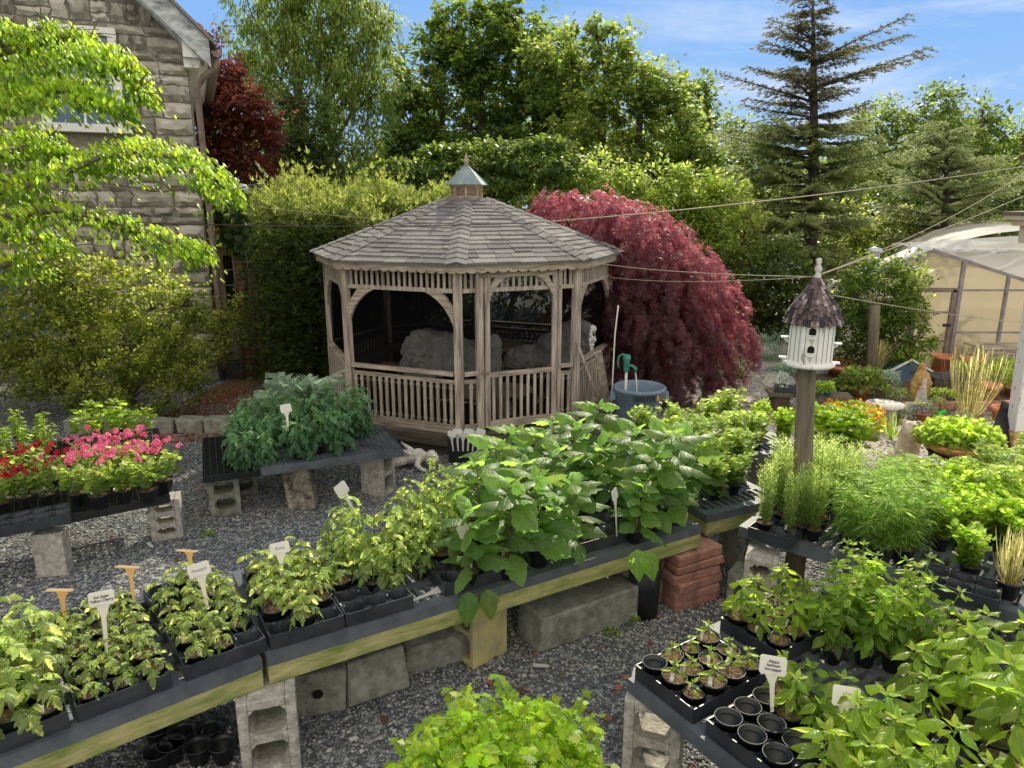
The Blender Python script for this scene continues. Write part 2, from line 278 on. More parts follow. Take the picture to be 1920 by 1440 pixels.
# leaf materials: dark base, light base, transmitted colour
M['l_tomato'] = leafmat('tomato_leaf', (.045,.095,.03), (.15,.21,.075), (.42,.5,.07), .45, .42, .5)
M['l_tomato_dk'] = leafmat('mature_tomato_leaf', (.025,.07,.045), (.06,.125,.07), (.2,.38,.06), .35, .5, .35)
M['l_egg'] = leafmat('eggplant_leaf', (.025,.085,.03), (.09,.18,.035), (.3,.52,.05), .42, .45, .4, vein=(.2,.24,.12))
M['l_pepper'] = leafmat('pepper_leaf', (.035,.09,.015), (.13,.2,.025), (.4,.6,.04), .48, .33, .55, vein=(.16,.26,.07))
M['l_celery'] = leafmat('celery_leaf', (.06,.14,.015), (.1,.17,.018), (.4,.5,.02), .5, .45, .25)
M['l_basil'] = leafmat('herb_leaf', (.05,.11,.02), (.13,.21,.04), (.45,.6,.06), .48, .4, .45)
M['l_mint'] = leafmat('crinkled_herb_leaf', (.05,.1,.03), (.14,.2,.06), (.42,.55,.1), .45, .45, .45)
M['l_fine'] = leafmat('needle_herb_leaf', (.07,.11,.035), (.16,.22,.08), (.38,.5,.12), .45, .5, .3)
M['l_fern'] = leafmat('feathery_leaf', (.05,.11,.03), (.14,.23,.06), (.38,.55,.09), .48, .5, .3)
M['l_geranium'] = leafmat('geranium_leaf', (.06,.12,.03), (.13,.2,.05), (.38,.52,.08), .42, .5, .3)
M['l_silver'] = leafmat('artichoke_leaf', (.1,.16,.12), (.2,.27,.2), (.25,.36,.16), .3, .6, .25)
M['l_dogwood'] = leafmat('dogwood_leaf', (.015,.06,.018), (.13,.21,.02), (.36,.55,.02), .45, .35, .45)
M['l_maple'] = leafmat('maple_leaf', (.018,.045,.016), (.05,.09,.02), (.3,.4,.03), .38, .45, .35)
M['l_birch'] = leafmat('birch_leaf', (.03,.065,.018), (.08,.12,.03), (.32,.42,.05), .42, .45, .35)
M['l_olive'] = leafmat('pale_green_leaf', (.05,.09,.02), (.1,.15,.035), (.36,.48,.07), .45, .45, .35)
M['l_copper'] = leafmat('copper_beech_leaf', (.045,.02,.018), (.12,.05,.035), (.42,.12,.05), .38, .45, .35)
M['l_red'] = leafmat('red_maple_leaf', (.04,.014,.022), (.17,.066,.08), (.4,.1,.12), .42, .4, .45)
M['l_hedge'] = leafmat('arborvitae_spray', (.014,.036,.018), (.08,.11,.028), (.26,.34,.05), .36, .55, .3)
M['l_shrub'] = leafmat('privet_leaf', (.03,.06,.018), (.15,.19,.045), (.38,.48,.08), .42, .4, .45)
M['l_under'] = leafmat('understory_leaf', (.015,.035,.013), (.04,.07,.018), (.22,.3,.03), .35, .5, .3)
M['l_cedar'] = leafmat('cedar_needles', (.05,.08,.045), (.15,.19,.08), (.3,.34,.1), .25, .6, .25)
M['l_cedar_dk'] = leafmat('cedar_needles_bronze', (.035,.05,.03), (.09,.11,.055), (.24,.17,.07), .22, .6, .25)
M['l_blue'] = leafmat('blue_spruce_needles', (.08,.13,.15), (.17,.24,.26), (.15,.2,.18), .25, .6, .25)
M['l_grass'] = leafmat('grass_blade', (.12,.14,.06), (.26,.27,.12), (.45,.45,.15), .4, .5, .3)
M['l_white'] = leafmat('white_petal', (.62,.6,.52), (.8,.78,.72), (.8,.78,.65), .35, .6, .2, hue=.01, val=.12)
M['l_pink'] = leafmat('pink_petal', (.6,.06,.17), (.78,.2,.36), (.85,.2,.35), .38, .55, .2, hue=.012, val=.15)
M['l_crimson'] = leafmat('crimson_petal', (.35,.008,.03), (.55,.02,.07), (.6,.03,.06), .35, .55, .2, hue=.01, val=.2)
M['l_lilac'] = leafmat('lilac_petal', (.3,.22,.5), (.5,.4,.68), (.5,.4,.6), .35, .6, .2, hue=.01, val=.15)
M['l_palepink'] = leafmat('pale_pink_petal', (.6,.42,.45), (.78,.66,.66), (.75,.6,.55), .35, .6, .2, hue=.01, val=.12)
M['l_gold'] = leafmat('bronze_gold_leaf', (.18,.1,.02), (.34,.25,.04), (.55,.4,.05), .4, .5, .3)
M['l_darkred'] = leafmat('dark_burgundy_leaf', (.05,.012,.015), (.12,.03,.03), (.25,.05,.04), .3, .5, .3)

# ------------------------------------------------------------------ mesh helpers
class MB:
    def __init__(s): s.v = []; s.f = []
    def poly(s, pts, faces):
        o = len(s.v); s.v += [tuple(p) for p in pts]; s.f += [tuple(i+o for i in f) for f in faces]; return s
    def box(s, c, d, rot=None, taper=1.0, jit=0, rnd=None):
        pts = []
        for z in (-1, 1):
            k = taper if z > 0 else 1
            for x, y in ((-1,-1),(1,-1),(1,1),(-1,1)):
                p = Vector((x*d[0]/2*k, y*d[1]/2*k, z*d[2]/2))
                if jit: p += Vector((rnd.uniform(-jit,jit), rnd.uniform(-jit,jit), rnd.uniform(-jit,jit)))
                if rot is not None: p = rot @ p
                pts.append(p + Vector(c))
        return s.poly(pts, [(0,3,2,1),(4,5,6,7),(0,1,5,4),(1,2,6,5),(2,3,7,6),(3,0,4,7)])
    def bar(s, a, b, w, h, up=(0,0,1)):
        a = Vector(a); b = Vector(b); d = (b-a); L_ = d.length; d.normalize(); up = Vector(up)
        if abs(d.dot(up)) > .98: up = Vector((0,1,0))
        sx = d.cross(up).normalized(); sz = sx.cross(d).normalized()
        rot = Matrix((sx, d, sz)).transposed()
        return s.box((a+b)/2, (w, L_, h), rot)
    def tube(s, pts, rads, n=6, cap=True):
        pts = [Vector(p) for p in pts]
        if not hasattr(rads, '__len__'): rads = [rads]*len(pts)
        rings = []; o = len(s.v); prev = None
        for i, p in enumerate(pts):
            d = (pts[min(i+1, len(pts)-1)]-pts[max(i-1, 0)])
            if d.length < 1e-9: d = Vector((0,0,1))
            d.normalize()
            if prev is None:
                a = Vector((1,0,0)) if abs(d.x) < .8 else Vector((0,1,0)); prev = d.cross(a).normalized()
            u = (prev - d*prev.dot(d)).normalized(); prev = u; vv = d.cross(u)
            for k in range(n):
                t = 2*PI*k/n; s.v.append(tuple(p+(u*math.cos(t)+vv*math.sin(t))*rads[i]))
        for i in range(len(pts)-1):
            for k in range(n):
                a = o+i*n+k; b = o+i*n+(k+1) % n; s.f.append((a, b, b+n, a+n))
        if cap:
            s.f.append(tuple(o+k for k in reversed(range(n)))); s.f.append(tuple(o+(len(pts)-1)*n+k for k in range(n)))
        return s
    def lathe(s, prof, n=20, c=(0,0,0), ph=0, sy=1.0, capb=True, capt=False):
        o = len(s.v)
        for r, z in prof:
            for k in range(n):
                t = 2*PI*k/n+ph; s.v.append((c[0]+r*math.cos(t), c[1]+r*sy*math.sin(t), c[2]+z))
        for i in range(len(prof)-1):
            for k in range(n):
                a = o+i*n+k; b = o+i*n+(k+1) % n; s.f.append((a, b, b+n, a+n))
        if capb: s.f.append(tuple(o+k for k in reversed(range(n))))
        if capt: s.f.append(tuple(o+(len(prof)-1)*n+k for k in range(n)))
        return s
    def prism(s, pts2, fn, t):
        """outline pts2 (u,v) -> fn(u,v,w) extruded w from 0 to t"""
        n = len(pts2); a = [fn(u, v, 0) for u, v in pts2]; b = [fn(u, v, t) for u, v in pts2]
        return s.poly(a+b, [tuple(reversed(range(n))), tuple(range(n, 2*n))]+[(i, (i+1) % n, n+(i+1) % n, n+i) for i in range(n)])
    def build(s, name, mat, parent=None, smooth=False, bevel=0, loc=None):
        me = bpy.data.meshes.new(name); me.from_pydata(s.v, [], s.f); me.materials.append(mat)
        if smooth: me.polygons.foreach_set('use_smooth', [True]*len(me.polygons))
        me.update(); return obj(name, me, parent, bevel, loc)
def obj(name, me, parent=None, bevel=0, loc=None):
    o = bpy.data.objects.new(name, me); COL.objects.link(o)
    if parent is not None: o.parent = parent
    if loc is not None: o.location = loc
    if bevel:
        b = o.modifiers.new('bevel', 'BEVEL'); b.width = bevel; b.segments = 2; b.limit_method = 'ANGLE'
    return o
def tag(o, label=None, cat=None, group=None, kind=None):
    if label: o['label'] = label
    if cat: o['category'] = cat
    if group: o['group'] = group
    if kind: o['kind'] = kind
    return o
def thing(name, label, cat, loc=(0,0,0), rz=0, group=None, s=1.0):
    o = bpy.data.objects.new(name, None); COL.objects.link(o); o.location = loc; o.rotation_euler = (0,0,rz); o.empty_display_size = .1
    if s != 1: o.scale = (s, s, s)
    return tag(o, label, cat, group)
def dup(root, loc, rz=0, label=None, group=None, s=1.0, skip=()):
    r = root.copy(); COL.objects.link(r); r.location = loc; r.rotation_euler = (0,0,rz); r.scale = (s,s,s)
    if label: r['label'] = label
    if group: r['group'] = group
    for ch in list(KIDS[root.name]):
        if ch.name.split('.')[0] in skip: continue
        c = ch.copy(); COL.objects.link(c); c.parent = r
        for g in [x for x in GKIDS.get(ch.name, [])]:
            d = g.copy(); COL.objects.link(d); d.parent = c
    return r
KIDS = {}; GKIDS = {}
def proto(root):
    bpy.context.view_layer.update()
    KIDS[root.name] = [c for c in root.children]
    for c in root.children: GKIDS[c.name] = list(c.children)
    return root
def remove_tree(root):
    for c in list(root.children):
        for g in list(c.children): bpy.data.objects.remove(g)
        bpy.data.objects.remove(c)
    bpy.data.objects.remove(root)

# leaves --------------------------------------------------------------
def t_rh(w=.3, fold=.12, droop=.1):
    return (np.array([(0,0,0),(-w,.5,-fold),(0,1,-droop*2),(w,.5,-fold),(0,.5,0)]), [(0,4,1),(4,2,1),(0,3,4),(4,3,2)], np.array([1,0,1,0,1.]))
def t_flat(w=.32):
    return (np.array([(0,0,0),(-w,.45,-.05),(0,1,-.12),(w,.45,-.05)]), [(0,3,2,1)], np.array([1,0,1,0.]))
def t_strip(prof, fold=.15, curve=.25, wave=0.0):
    V = []; Md = []; F = []
    for i, (y, wd) in enumerate(prof):
        zc = -curve*y*y; wv = wave*math.sin(i*2.4)
        V += [(-wd, y, zc-fold*wd*2+wv), (0, y, zc), (wd, y, zc-fold*wd*2-wv)]; Md += [0,1,0]
        if i:
            a = (i-1)*3; b = i*3; F += [(a,a+1,b+1,b), (a+1,a+2,b+2,b+1)]
    return (np.array(V), F, np.array(Md, float))
def t_poly(pts, curve=.15, fold=.1):
    V = np.array([(x, y, -curve*y*y-fold*abs(x)) for x, y in pts]); return (V, [tuple(range(len(pts)))], np.zeros(len(pts)))
def t_star(n, ln, w, spread, droop=.3):
    V = []; F = []
    for k in range(n):
        a = (k-(n-1)/2)/((n-1)/2)*spread; l = ln*(1-.35*abs(a)/spread); c, s_ = math.sin(a), math.cos(a)
        i = len(V); mx_, my = c*l*.45, s_*l*.45
        V += [(0,0,0), (mx_-s_*w, my+c*w, -droop*.15), (c*l, s_*l, -droop*l*l), (mx_+s_*w, my-c*w, -droop*.15)]; F.append((i,i+3,i+2,i+1))
    return (np.array(V), F, np.zeros(len(V)))
def t_flower(n=5, w=.42):
    V = []; F = []
    for k in range(n):
        a = 2*PI*k/n; c, s_ = math.cos(a), math.sin(a); i = len(V)
        V += [(0,0,0), (c*.6-s_*w*.5, s_*.6+c*w*.5, .1), (c, s_, .02), (c*.6+s_*w*.5, s_*.6-c*w*.5, .1)]; F.append((i,i+3,i+2,i+1))
    return (np.array(V), F, np.zeros(len(V)))
T_RH = t_rh(); T_NARROW = t_rh(.16, .05, .12); T_FLAT = t_flat(); T_NEEDLE = t_flat(.07); T_OVAL = t_flat(.42)
T_TOM = t_strip([(0,.04),(.15,.2),(.3,.3),(.4,.2),(.55,.27),(.66,.14),(.82,.15),(1,.0)], .25, .3, .02)
T_PEP = t_strip([(0,.02),(.15,.15),(.35,.26),(.6,.22),(.82,.1),(1,0)], .35, .45, .015)
T_EGG = t_strip([(0,.02),(.06,.13),(.16,.27),(.28,.28),(.38,.33),(.5,.26),(.62,.25),(.76,.16),(.9,.08),(1,0)], .3, .42, .03)
T_DOG = t_strip([(0,.02),(.25,.26),(.55,.28),(.8,.12),(1,0)], .3, .5)
T_PARS = t_poly([(0,0),(.1,.22),(.42,.2),(.34,.34),(.6,.42),(.38,.5),(.46,.66),(.22,.62),(.24,.82),(.09,.8),(0,1),(-.09,.8),(-.24,.82),(-.22,.62),(-.46,.66),(-.38,.5),(-.6,.42),(-.34,.34),(-.42,.2),(-.1,.22)], .25, .25)
T_GER = t_poly([(0,.05),(.3,0),(.42,.14),(.52,.3),(.44,.46),(.46,.66),(.24,.7),(.1,.86),(-.1,.86),(-.24,.7),(-.46,.66),(-.44,.46),(-.52,.3),(-.42,.14),(-.3,0)], .1, -.2)
T_LACE = t_star(5, 1, .055, 1.25, .35)
T_MAP = t_poly([(0,0),(.35,.1),(.3,.3),(.55,.5),(.25,.55),(.18,.7),(0,1),(-.18,.7),(-.25,.55),(-.55,.5),(-.3,.3),(-.35,.1)], .2, .15)
T_SPRAY = t_star(3, 1, .1, .55, .25)
T_FLOW = t_flower(); T_BLADE = t_strip([(0,.008),(.3,.011),(.6,.009),(.85,.006),(1,.0)], .3, .35)
T_JAG = t_strip([(0,.05),(.08,.3),(.14,.07),(.22,.36),(.28,.08),(.38,.38),(.44,.08),(.54,.32),(.6,.07),(.7,.24),(.76,.05),(.86,.12),(1,0)], .15, .4)
def nrm(a): return a/np.maximum(np.linalg.norm(a, axis=-1, keepdims=True), 1e-9)
class FM:
    def __init__(s): s.V = []; s.L = []; s.C = []; s.T = []; s.Md = []; s.Al = []; s.nv = 0
    def add(s, tpl, P_, D, N, S, T):
        V, F, Md = tpl; n = len(P_)
        if n == 0: return s
        P_ = np.asarray(P_, float); D = nrm(np.asarray(D, float)); N = np.asarray(N, float); S = np.broadcast_to(np.asarray(S, float), (n,)); T = np.broadcast_to(np.asarray(T, float), (n,))
        sd_ = nrm(np.cross(D, N)+1e-7); N2 = np.cross(sd_, D)
        W = P_[:,None,:] + S[:,None,None]*(V[None,:,0:1]*sd_[:,None,:]+V[None,:,1:2]*D[:,None,:]+V[None,:,2:3]*N2[:,None,:])
        k = len(V); lv = np.concatenate([np.array(f) for f in F]); cnt = np.array([len(f) for f in F])
        s.V.append(W.reshape(-1,3)); s.L.append((lv[None,:]+np.arange(n)[:,None]*k+s.nv).ravel()); s.C.append(np.tile(cnt, n))
        s.T.append(np.repeat(T, k)); s.Md.append(np.tile(Md, n)); s.Al.append(np.tile(V[:,1], n)); s.nv += n*k; return s
    def mesh(s, name, mat, smooth=True):
        me = bpy.data.meshes.new(name); V = np.concatenate(s.V); Lp = np.concatenate(s.L); C = np.concatenate(s.C)
        me.vertices.add(len(V)); me.vertices.foreach_set('co', V.astype(np.float32).ravel())
        me.loops.add(len(Lp)); me.loops.foreach_set('vertex_index', Lp.astype(np.int32))
        me.polygons.add(len(C)); st = np.concatenate([[0], np.cumsum(C)[:-1]]); me.polygons.foreach_set('loop_start', st.astype(np.int32)); me.polygons.foreach_set('loop_total', C.astype(np.int32))
        a = me.attributes.new('tint', 'FLOAT', 'POINT'); a.data.foreach_set('value', np.clip(np.concatenate(s.T), 0, 1).astype(np.float32))
        a = me.attributes.new('mid', 'FLOAT', 'POINT'); a.data.foreach_set('value', np.concatenate(s.Md).astype(np.float32))
        a = me.attributes.new('along', 'FLOAT', 'POINT'); a.data.foreach_set('value', np.concatenate(s.Al).astype(np.float32))
        if smooth: me.polygons.foreach_set('use_smooth', np.ones(len(C), bool))
        me.materials.append(mat); me.update(calc_edges=True); return me
    def build(s, name, mat, parent=None, smooth=True): return obj(name, s.mesh(name, mat, smooth), parent)

# ------------------------------------------------------------------ plants
def curve_pts(b, d, L_, up, droop, n=6):
    """points from b in direction d, length L_, bending by droop"""
    p = Vector(b); d = Vector(d).normalized(); out = [p.copy()]
    for i in range(n):
        d = (d+Vector((0,0,-droop/n))+Vector((0,0,up/n))).normalized(); p = p+d*(L_/n); out.append(p.copy())
    return out
def plant(name, seed, h, spread, nst, tpl, ls, nl, leaf_m, stem_m, compound=0, rach=.1, droop=.8, pitch=.5, lean=.35, sr=.004, bare=.15, flowers=None, fl_n=0, fl_s=.02, fl_up=.02, cluster=1, base_r=.02, tip=.55):
    """returns list of (part name, mesh) of one plant growing from the origin"""
    rnd = random.Random(seed); st = MB(); fm = FM(); A = {'P': [], 'D': [], 'N': [], 'S': [], 'T': []}
    def leaf(p, d, n_, s_, t_): A['P'].append(tuple(p)); A['D'].append(tuple(d)); A['N'].append((n_[0]+rnd.gauss(0,.5), n_[1]+rnd.gauss(0,.5), n_[2])); A['S'].append(s_); A['T'].append(t_)
    tops = []
    for i in range(nst):
        az = rnd.uniform(0, 2*PI); ln = lean*rnd.uniform(.15, 1) if nst > 1 else lean*.15
        b = Vector((math.cos(az)*base_r*rnd.random(), math.sin(az)*base_r*rnd.random(), 0))
        d = Vector((math.cos(az)*ln, math.sin(az)*ln, 1)); Ls = h*rnd.uniform(.72, 1.05)
        pts = curve_pts(b, d, Ls, 0, -.15+droop*.1*(nst > 1), 6)
        st.tube(pts, [sr*(1-.7*k/6) for k in range(7)], 5)
        g = rnd.uniform(0, 6)
        for k in range(nl):
            t = bare+(1-bare)*(k+.5)/nl; f = t*6; i0 = min(int(f), 5); p = pts[i0].lerp(pts[i0+1], f-i0)
            g += 2.4; a = g+rnd.uniform(-.3, .3); o_ = Vector((math.cos(a), math.sin(a), 0))
            sz = (1-(1-tip)*t)*rnd.uniform(.8, 1.15); pt = pitch+t*.5+rnd.uniform(-.2, .25)
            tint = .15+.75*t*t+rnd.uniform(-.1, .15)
            if compound:
                rl = rach*sz*rnd.uniform(.8, 1.15); rp = curve_pts(p, o_+Vector((0,0,pt)), rl, 0, droop*1.6, 5)
                st.tube(rp, [sr*.5*(1-.12*q) for q in range(6)], 4, False)
                for q in range(compound):
                    tt = .35+.6*(q+.5)/compound; f = tt*5; i0 = min(int(f), 4); pp = rp[i0].lerp(rp[i0+1], f-i0); dd = (rp[i0+1]-rp[i0]).normalized(); sd_ = dd.cross(Vector((0,0,1))).normalized(); upn = sd_.cross(dd)
                    for sg in (-1, 1):
                        leaf(pp, sd_*sg+dd*.5+Vector((0,0,-.25*droop+rnd.uniform(-.25,.2))), upn+Vector((rnd.uniform(-.35,.35), rnd.uniform(-.35,.35), 0)), ls*sz*rnd.uniform(.65, 1.0), tint+rnd.uniform(-.1,.1))
                dd = (rp[-1]-rp[-2]).normalized(); leaf(rp[-1], dd+Vector((0,0,-.3*droop)), Vector((rnd.uniform(-.3,.3), rnd.uniform(-.3,.3), 1)), ls*sz*1.2, tint)
            else:
                pe = rach*sz; d_ = (o_+Vector((0,0,pt))).normalized(); e = p+d_*pe
                if pe > .01: st.tube([p, p.lerp(e, .5)+Vector((0,0,.004)), e], sr*.4, 4, False)
                for c in range(cluster):
                    dd = o_ if c == 0 else Vector((rnd.gauss(0,1), rnd.gauss(0,1), .2)).normalized()
                    leaf(e+Vector((rnd.gauss(0,1), rnd.gauss(0,1), rnd.gauss(0,.6)))*(.25*ls*(cluster > 1)), dd+Vector((rnd.uniform(-.25,.25), rnd.uniform(-.25,.25), pt*.9-droop*.75)), Vector((rnd.uniform(-.3,.3), rnd.uniform(-.3,.3), 1))+o_*.2, ls*sz*rnd.uniform(.75, 1.1), tint)
        tops.append(pts[-1])
        for c in range(4): # young leaves at the tip
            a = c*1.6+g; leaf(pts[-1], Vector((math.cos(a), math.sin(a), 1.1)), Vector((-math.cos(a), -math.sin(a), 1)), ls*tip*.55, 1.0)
    fm.add(tpl, A['P'], A['D'], A['N'], A['S'], A['T'])
    out = [('stem', st, stem_m), ('foliage', fm, leaf_m)]
    if flowers is not None:
        ff = FM(); fs = MB(); pos = []
        for i in range(fl_n):
            t = rnd.choice(tops); a = rnd.uniform(0, 2*PI); r_ = spread*math.sqrt(rnd.random()); c = Vector((math.cos(a)*r_, math.sin(a)*r_, h*rnd.uniform(.7, 1.0)+fl_up))
            if fl_up > .03: fs.tube([t.lerp(Vector((0,0,h*.4)), .6), t.lerp(c, .6), c], .0016, 4, False)
            for q in range(7 if fl_up > .03 else 1):
                o_ = Vector((rnd.gauss(0,1), rnd.gauss(0,1), rnd.gauss(.3,.7))).normalized(); pos.append((c+o_*fl_s*.9, o_))
        if pos:
            Pp = np.array([tuple(x[0]) for x in pos]); Nn = np.array([tuple(x[1]) for x in pos]); D_ = np.cross(Nn, np.random.default_rng(seed).normal(size=Nn.shape))
            ff.add(T_FLOW, Pp, D_, Nn, fl_s*np.random.default_rng(seed).uniform(.7, 1.1, len(Pp)), np.random.default_rng(seed+1).random(len(Pp)))
            out.append(('flower_head', ff, flowers))
            if fs.v: out.append(('flower_stalk', fs, stem_m))
    return out
def pot_parts(root, r=.058, h=.1, mat=None, lip=.004):
    m = MB(); m.lathe([(r*.68, .0), (r*.98, h*.93), (r*1.06, h*.93), (r*1.06, h), (r*.98, h), (r*.93, h*.86), (r*.8, h*.8)], 20)
    m.build('pot', mat or M['pot'], root, True)
    s = MB(); rnd = random.Random(3); n = 18; s.v.append((0,0,h*.88))
    for q in (.5, .97):
        for k in range(n): t = 2*PI*k/n; s.v.append((math.cos(t)*r*q, math.sin(t)*r*q, h*.86+rnd.uniform(-.004,.005)))
    for k in range(n):
        s.f.append((0, 1+k, 1+(k+1) % n)); s.f.append((1+k, 1+n+k, 1+n+(k+1) % n, 1+(k+1) % n))
    s.build('soil', M['soil'], root)
def tag_part(root, r=.04, z=.09, az=-1.3, w=.016, ln=.055, pic=None):
    m = MB(); c = Vector((math.cos(az)*r, math.sin(az)*r, z+.018)); rot = Matrix.Rotation(az+PI/2, 3, 'Z') @ Matrix.Rotation(-.2, 3, 'X')
    m.box(c, (w, .0012, ln), rot); o = m.build('plant_tag', M['white_card'], root)
    if pic:
        q = MB(); q.box(c+rot @ Vector((0, -.0016, ln*.05)), (w*.72, .0008, ln*.38), rot); q.build('tag_picture', M[pic], o)
def build_plant(root, parts, z, s=1.0):
    for nm, g, mt in parts:
        o = g.build(nm, mt, root, True) if isinstance(g, FM) else g.build(nm, mt, root, True)
        o.location = (0, 0, z); o.scale = (s, s, s)
def potted(name, label, cat, parts, r=.058, h=.1, tagz=True, potm=None, group=None, pic=None, loc=(0,0,0)):
    t = thing(name, label, cat, loc, 0, group)
    pot_parts(t, r, h, potm); build_plant(t, parts, h*.85)
    if tagz: tag_part(t, r*.72, h*.9, pic=pic, w=r*.3, ln=r*.95)
    return proto(t)
FARAWAY = (0, -60, -30)
protos = []
def pr(*a, **k):
    t = potted(*a, **k, loc=FARAWAY); protos.append(t); return t
USED = set()
def place(t, loc, rz=None, s=1.0, label=None, group=None, skip=()):
    rz = RND.uniform(0, 6.28) if rz is None else rz
    if t.name not in USED and not skip:
        USED.add(t.name); t.location = loc; t.rotation_euler = (0,0,rz); t.scale = (s,s,s)
        if label: t['label'] = label
        if group: t['group'] = group
        return t
    return dup(t, loc, rz, label, group, s, skip)
RND = random.Random(77)
def Rz(a): return Matrix.Rotation(a, 3, 'Z')

# ------------------------------------------------------------------ ground
g = MB(); g.poly([(-400,-60,0),(400,-60,0),(400,600,0),(-400,600,0)], [(0,1,2,3)])
tag(g.build('ground', M['ground']), 'dark grey gravel yard around the tables', None, None, 'structure')
def chips(n, seed, x0, x1, y0, y1, sz, name='gravel'):
    r = np.random.default_rng(seed); base = np.array([(1,0,0),(0,1,0),(-1,0,0),(0,-1,0),(0,0,1),(0,0,-1)], float); F = np.array([(0,1,4),(1,2,4),(2,3,4),(3,0,4),(1,0,5),(2,1,5),(3,2,5),(0,3,5)])
    c = np.stack([r.uniform(x0,x1,n), r.uniform(y0,y1,n), np.zeros(n)], 1)
    V = base[None]*r.uniform(.55,1.25,(n,6,1))*np.array([1,.8,.45]); a = r.uniform(0,6.28,n); tl = r.normal(0,.35,n)
    ca, sa = np.cos(a)[:,None], np.sin(a)[:,None]; x = V[...,0]*ca-V[...,1]*sa; y = V[...,0]*sa+V[...,1]*ca; z = V[...,2]+x*tl[:,None]*.5
    s_ = (sz*r.lognormal(0,.35,n))[:,None]; W = np.stack([x*s_, y*s_, z*s_+s_*.25], -1)+c[:,None,:]
    me = bpy.data.meshes.new(name); me.vertices.add(n*6); me.vertices.foreach_set('co', W.astype(np.float32).ravel())
    me.loops.add(n*24); me.loops.foreach_set('vertex_index', (F.ravel()[None]+np.arange(n)[:,None]*6).astype(np.int32).ravel()); me.polygons.add(n*8)
    me.polygons.foreach_set('loop_start', np.arange(n*8, dtype=np.int32)*3); me.polygons.foreach_set('loop_total', np.full(n*8, 3, np.int32)); me.materials.append(M['chips']); me.update(calc_edges=True)
    return me
def joined_chips():
    parts = [(40000, 1, -2.4, 2.6, 2.1, 4.6, .0105), (60000, 2, -4.6, 3.2, 4.0, 7.9, .0105), (9000, 3, 1.2, 8, 6.2, 12, .016)]
    for i, p_ in enumerate(parts):
        o = obj('gravel', chips(*p_)); tag(o, ['loose gravel chips under the near plant benches', 'loose gravel chips in front of the gazebo', 'loose gravel chips along the garden path'][i], None, None, 'stuff')
joined_chips()
# leaf litter under the hedge and gazebo
lt = FM(); rg = np.random.default_rng(5); n = 5000
pp = np.stack([rg.uniform(-4.6,-1.6,n), rg.uniform(7.9,10.4,n), np.full(n,.012)], 1); lt.add(T_FLAT, pp, rg.normal(size=(n,3))*[1,1,.15], [[0,0,1]]*n+rg.normal(0,.3,(n,3)), .045, rg.random(n))
M['l_litter'] = leafmat('dry_leaf', (.1,.05,.03), (.24,.13,.07), (.3,.15,.06), .2, .8, .1)
tag(lt.build('leaf_litter', M['l_litter']), 'dry brown leaf litter beside the gazebo', None, None, 'stuff')

fl_ = FM(); rg = np.random.default_rng(15); n = 260
pp = np.concatenate([np.stack([rg.normal(1.0,.7,n//2), rg.normal(4.0,.6,n//2), np.full(n//2,.022)],1), np.stack([rg.uniform(-3.6,1.5,n//2), rg.uniform(2.4,7.4,n//2), np.full(n//2,.022)],1)]); fl_.add(T_OVAL, pp, rg.normal(size=(n,3))*[1,1,.2], [[0,0,1]]*n+rg.normal(0,.35,(n,3)), rg.uniform(.025,.06,n), rg.random(n))
tag(fl_.build('fallen_leaves', M['l_litter']), 'scattered dry fallen leaves on the gravel', None, None, 'stuff')
# ------------------------------------------------------------------ gazebo
GC = Vector((-.572, 9.3, 0)); GR = 1.84; RE = 1.975
gz = thing('gazebo', 'octagonal weathered wood gazebo with shingle roof, cupola and dark screens', 'gazebo', GC)
def gv(k, r, z): a = -PI/2+PI/4*k; return Vector((math.cos(a)*r, math.sin(a)*r, z))
FL, RAILZ, HZ0, HZ1, EZ, TZ = .26, .93, 1.83, 2.07, 2.12, 2.79
dk = MB()
for (z0, z1, r) in ((.0, .13, 1.86), (.132, .25, 1.97)):
    o = len(dk.v); dk.v += [tuple(gv(k, r, z0)) for k in range(8)]+[tuple(gv(k, r, z1)) for k in range(8)]
    dk.f += [tuple(o+8+k for k in range(8))]+[(o+k, o+(k+1) % 8, o+8+(k+1) % 8, o+8+k) for k in range(8)]
dk.build('deck', M['wood_dark'], gz)
for k in range(8):
    a = gv(k, GR, 0); m = MB(); rot = Rz(-PI/2+PI/4*k+PI/2)
    m.box((a.x, a.y, (FL+HZ1)/2), (.095, .07, HZ1-FL+.02), rot)
    m.build('post', M['wood_v'], gz, bevel=.006)
def face(k, inset=0.0):
    a = gv(k, GR-inset, 0); b = gv(k+1, GR-inset, 0); u = (b-a).normalized(); n = Vector((u.y, -u.x, 0)); return a, b, u, n, (b-a).length
rr = random.Random(4)
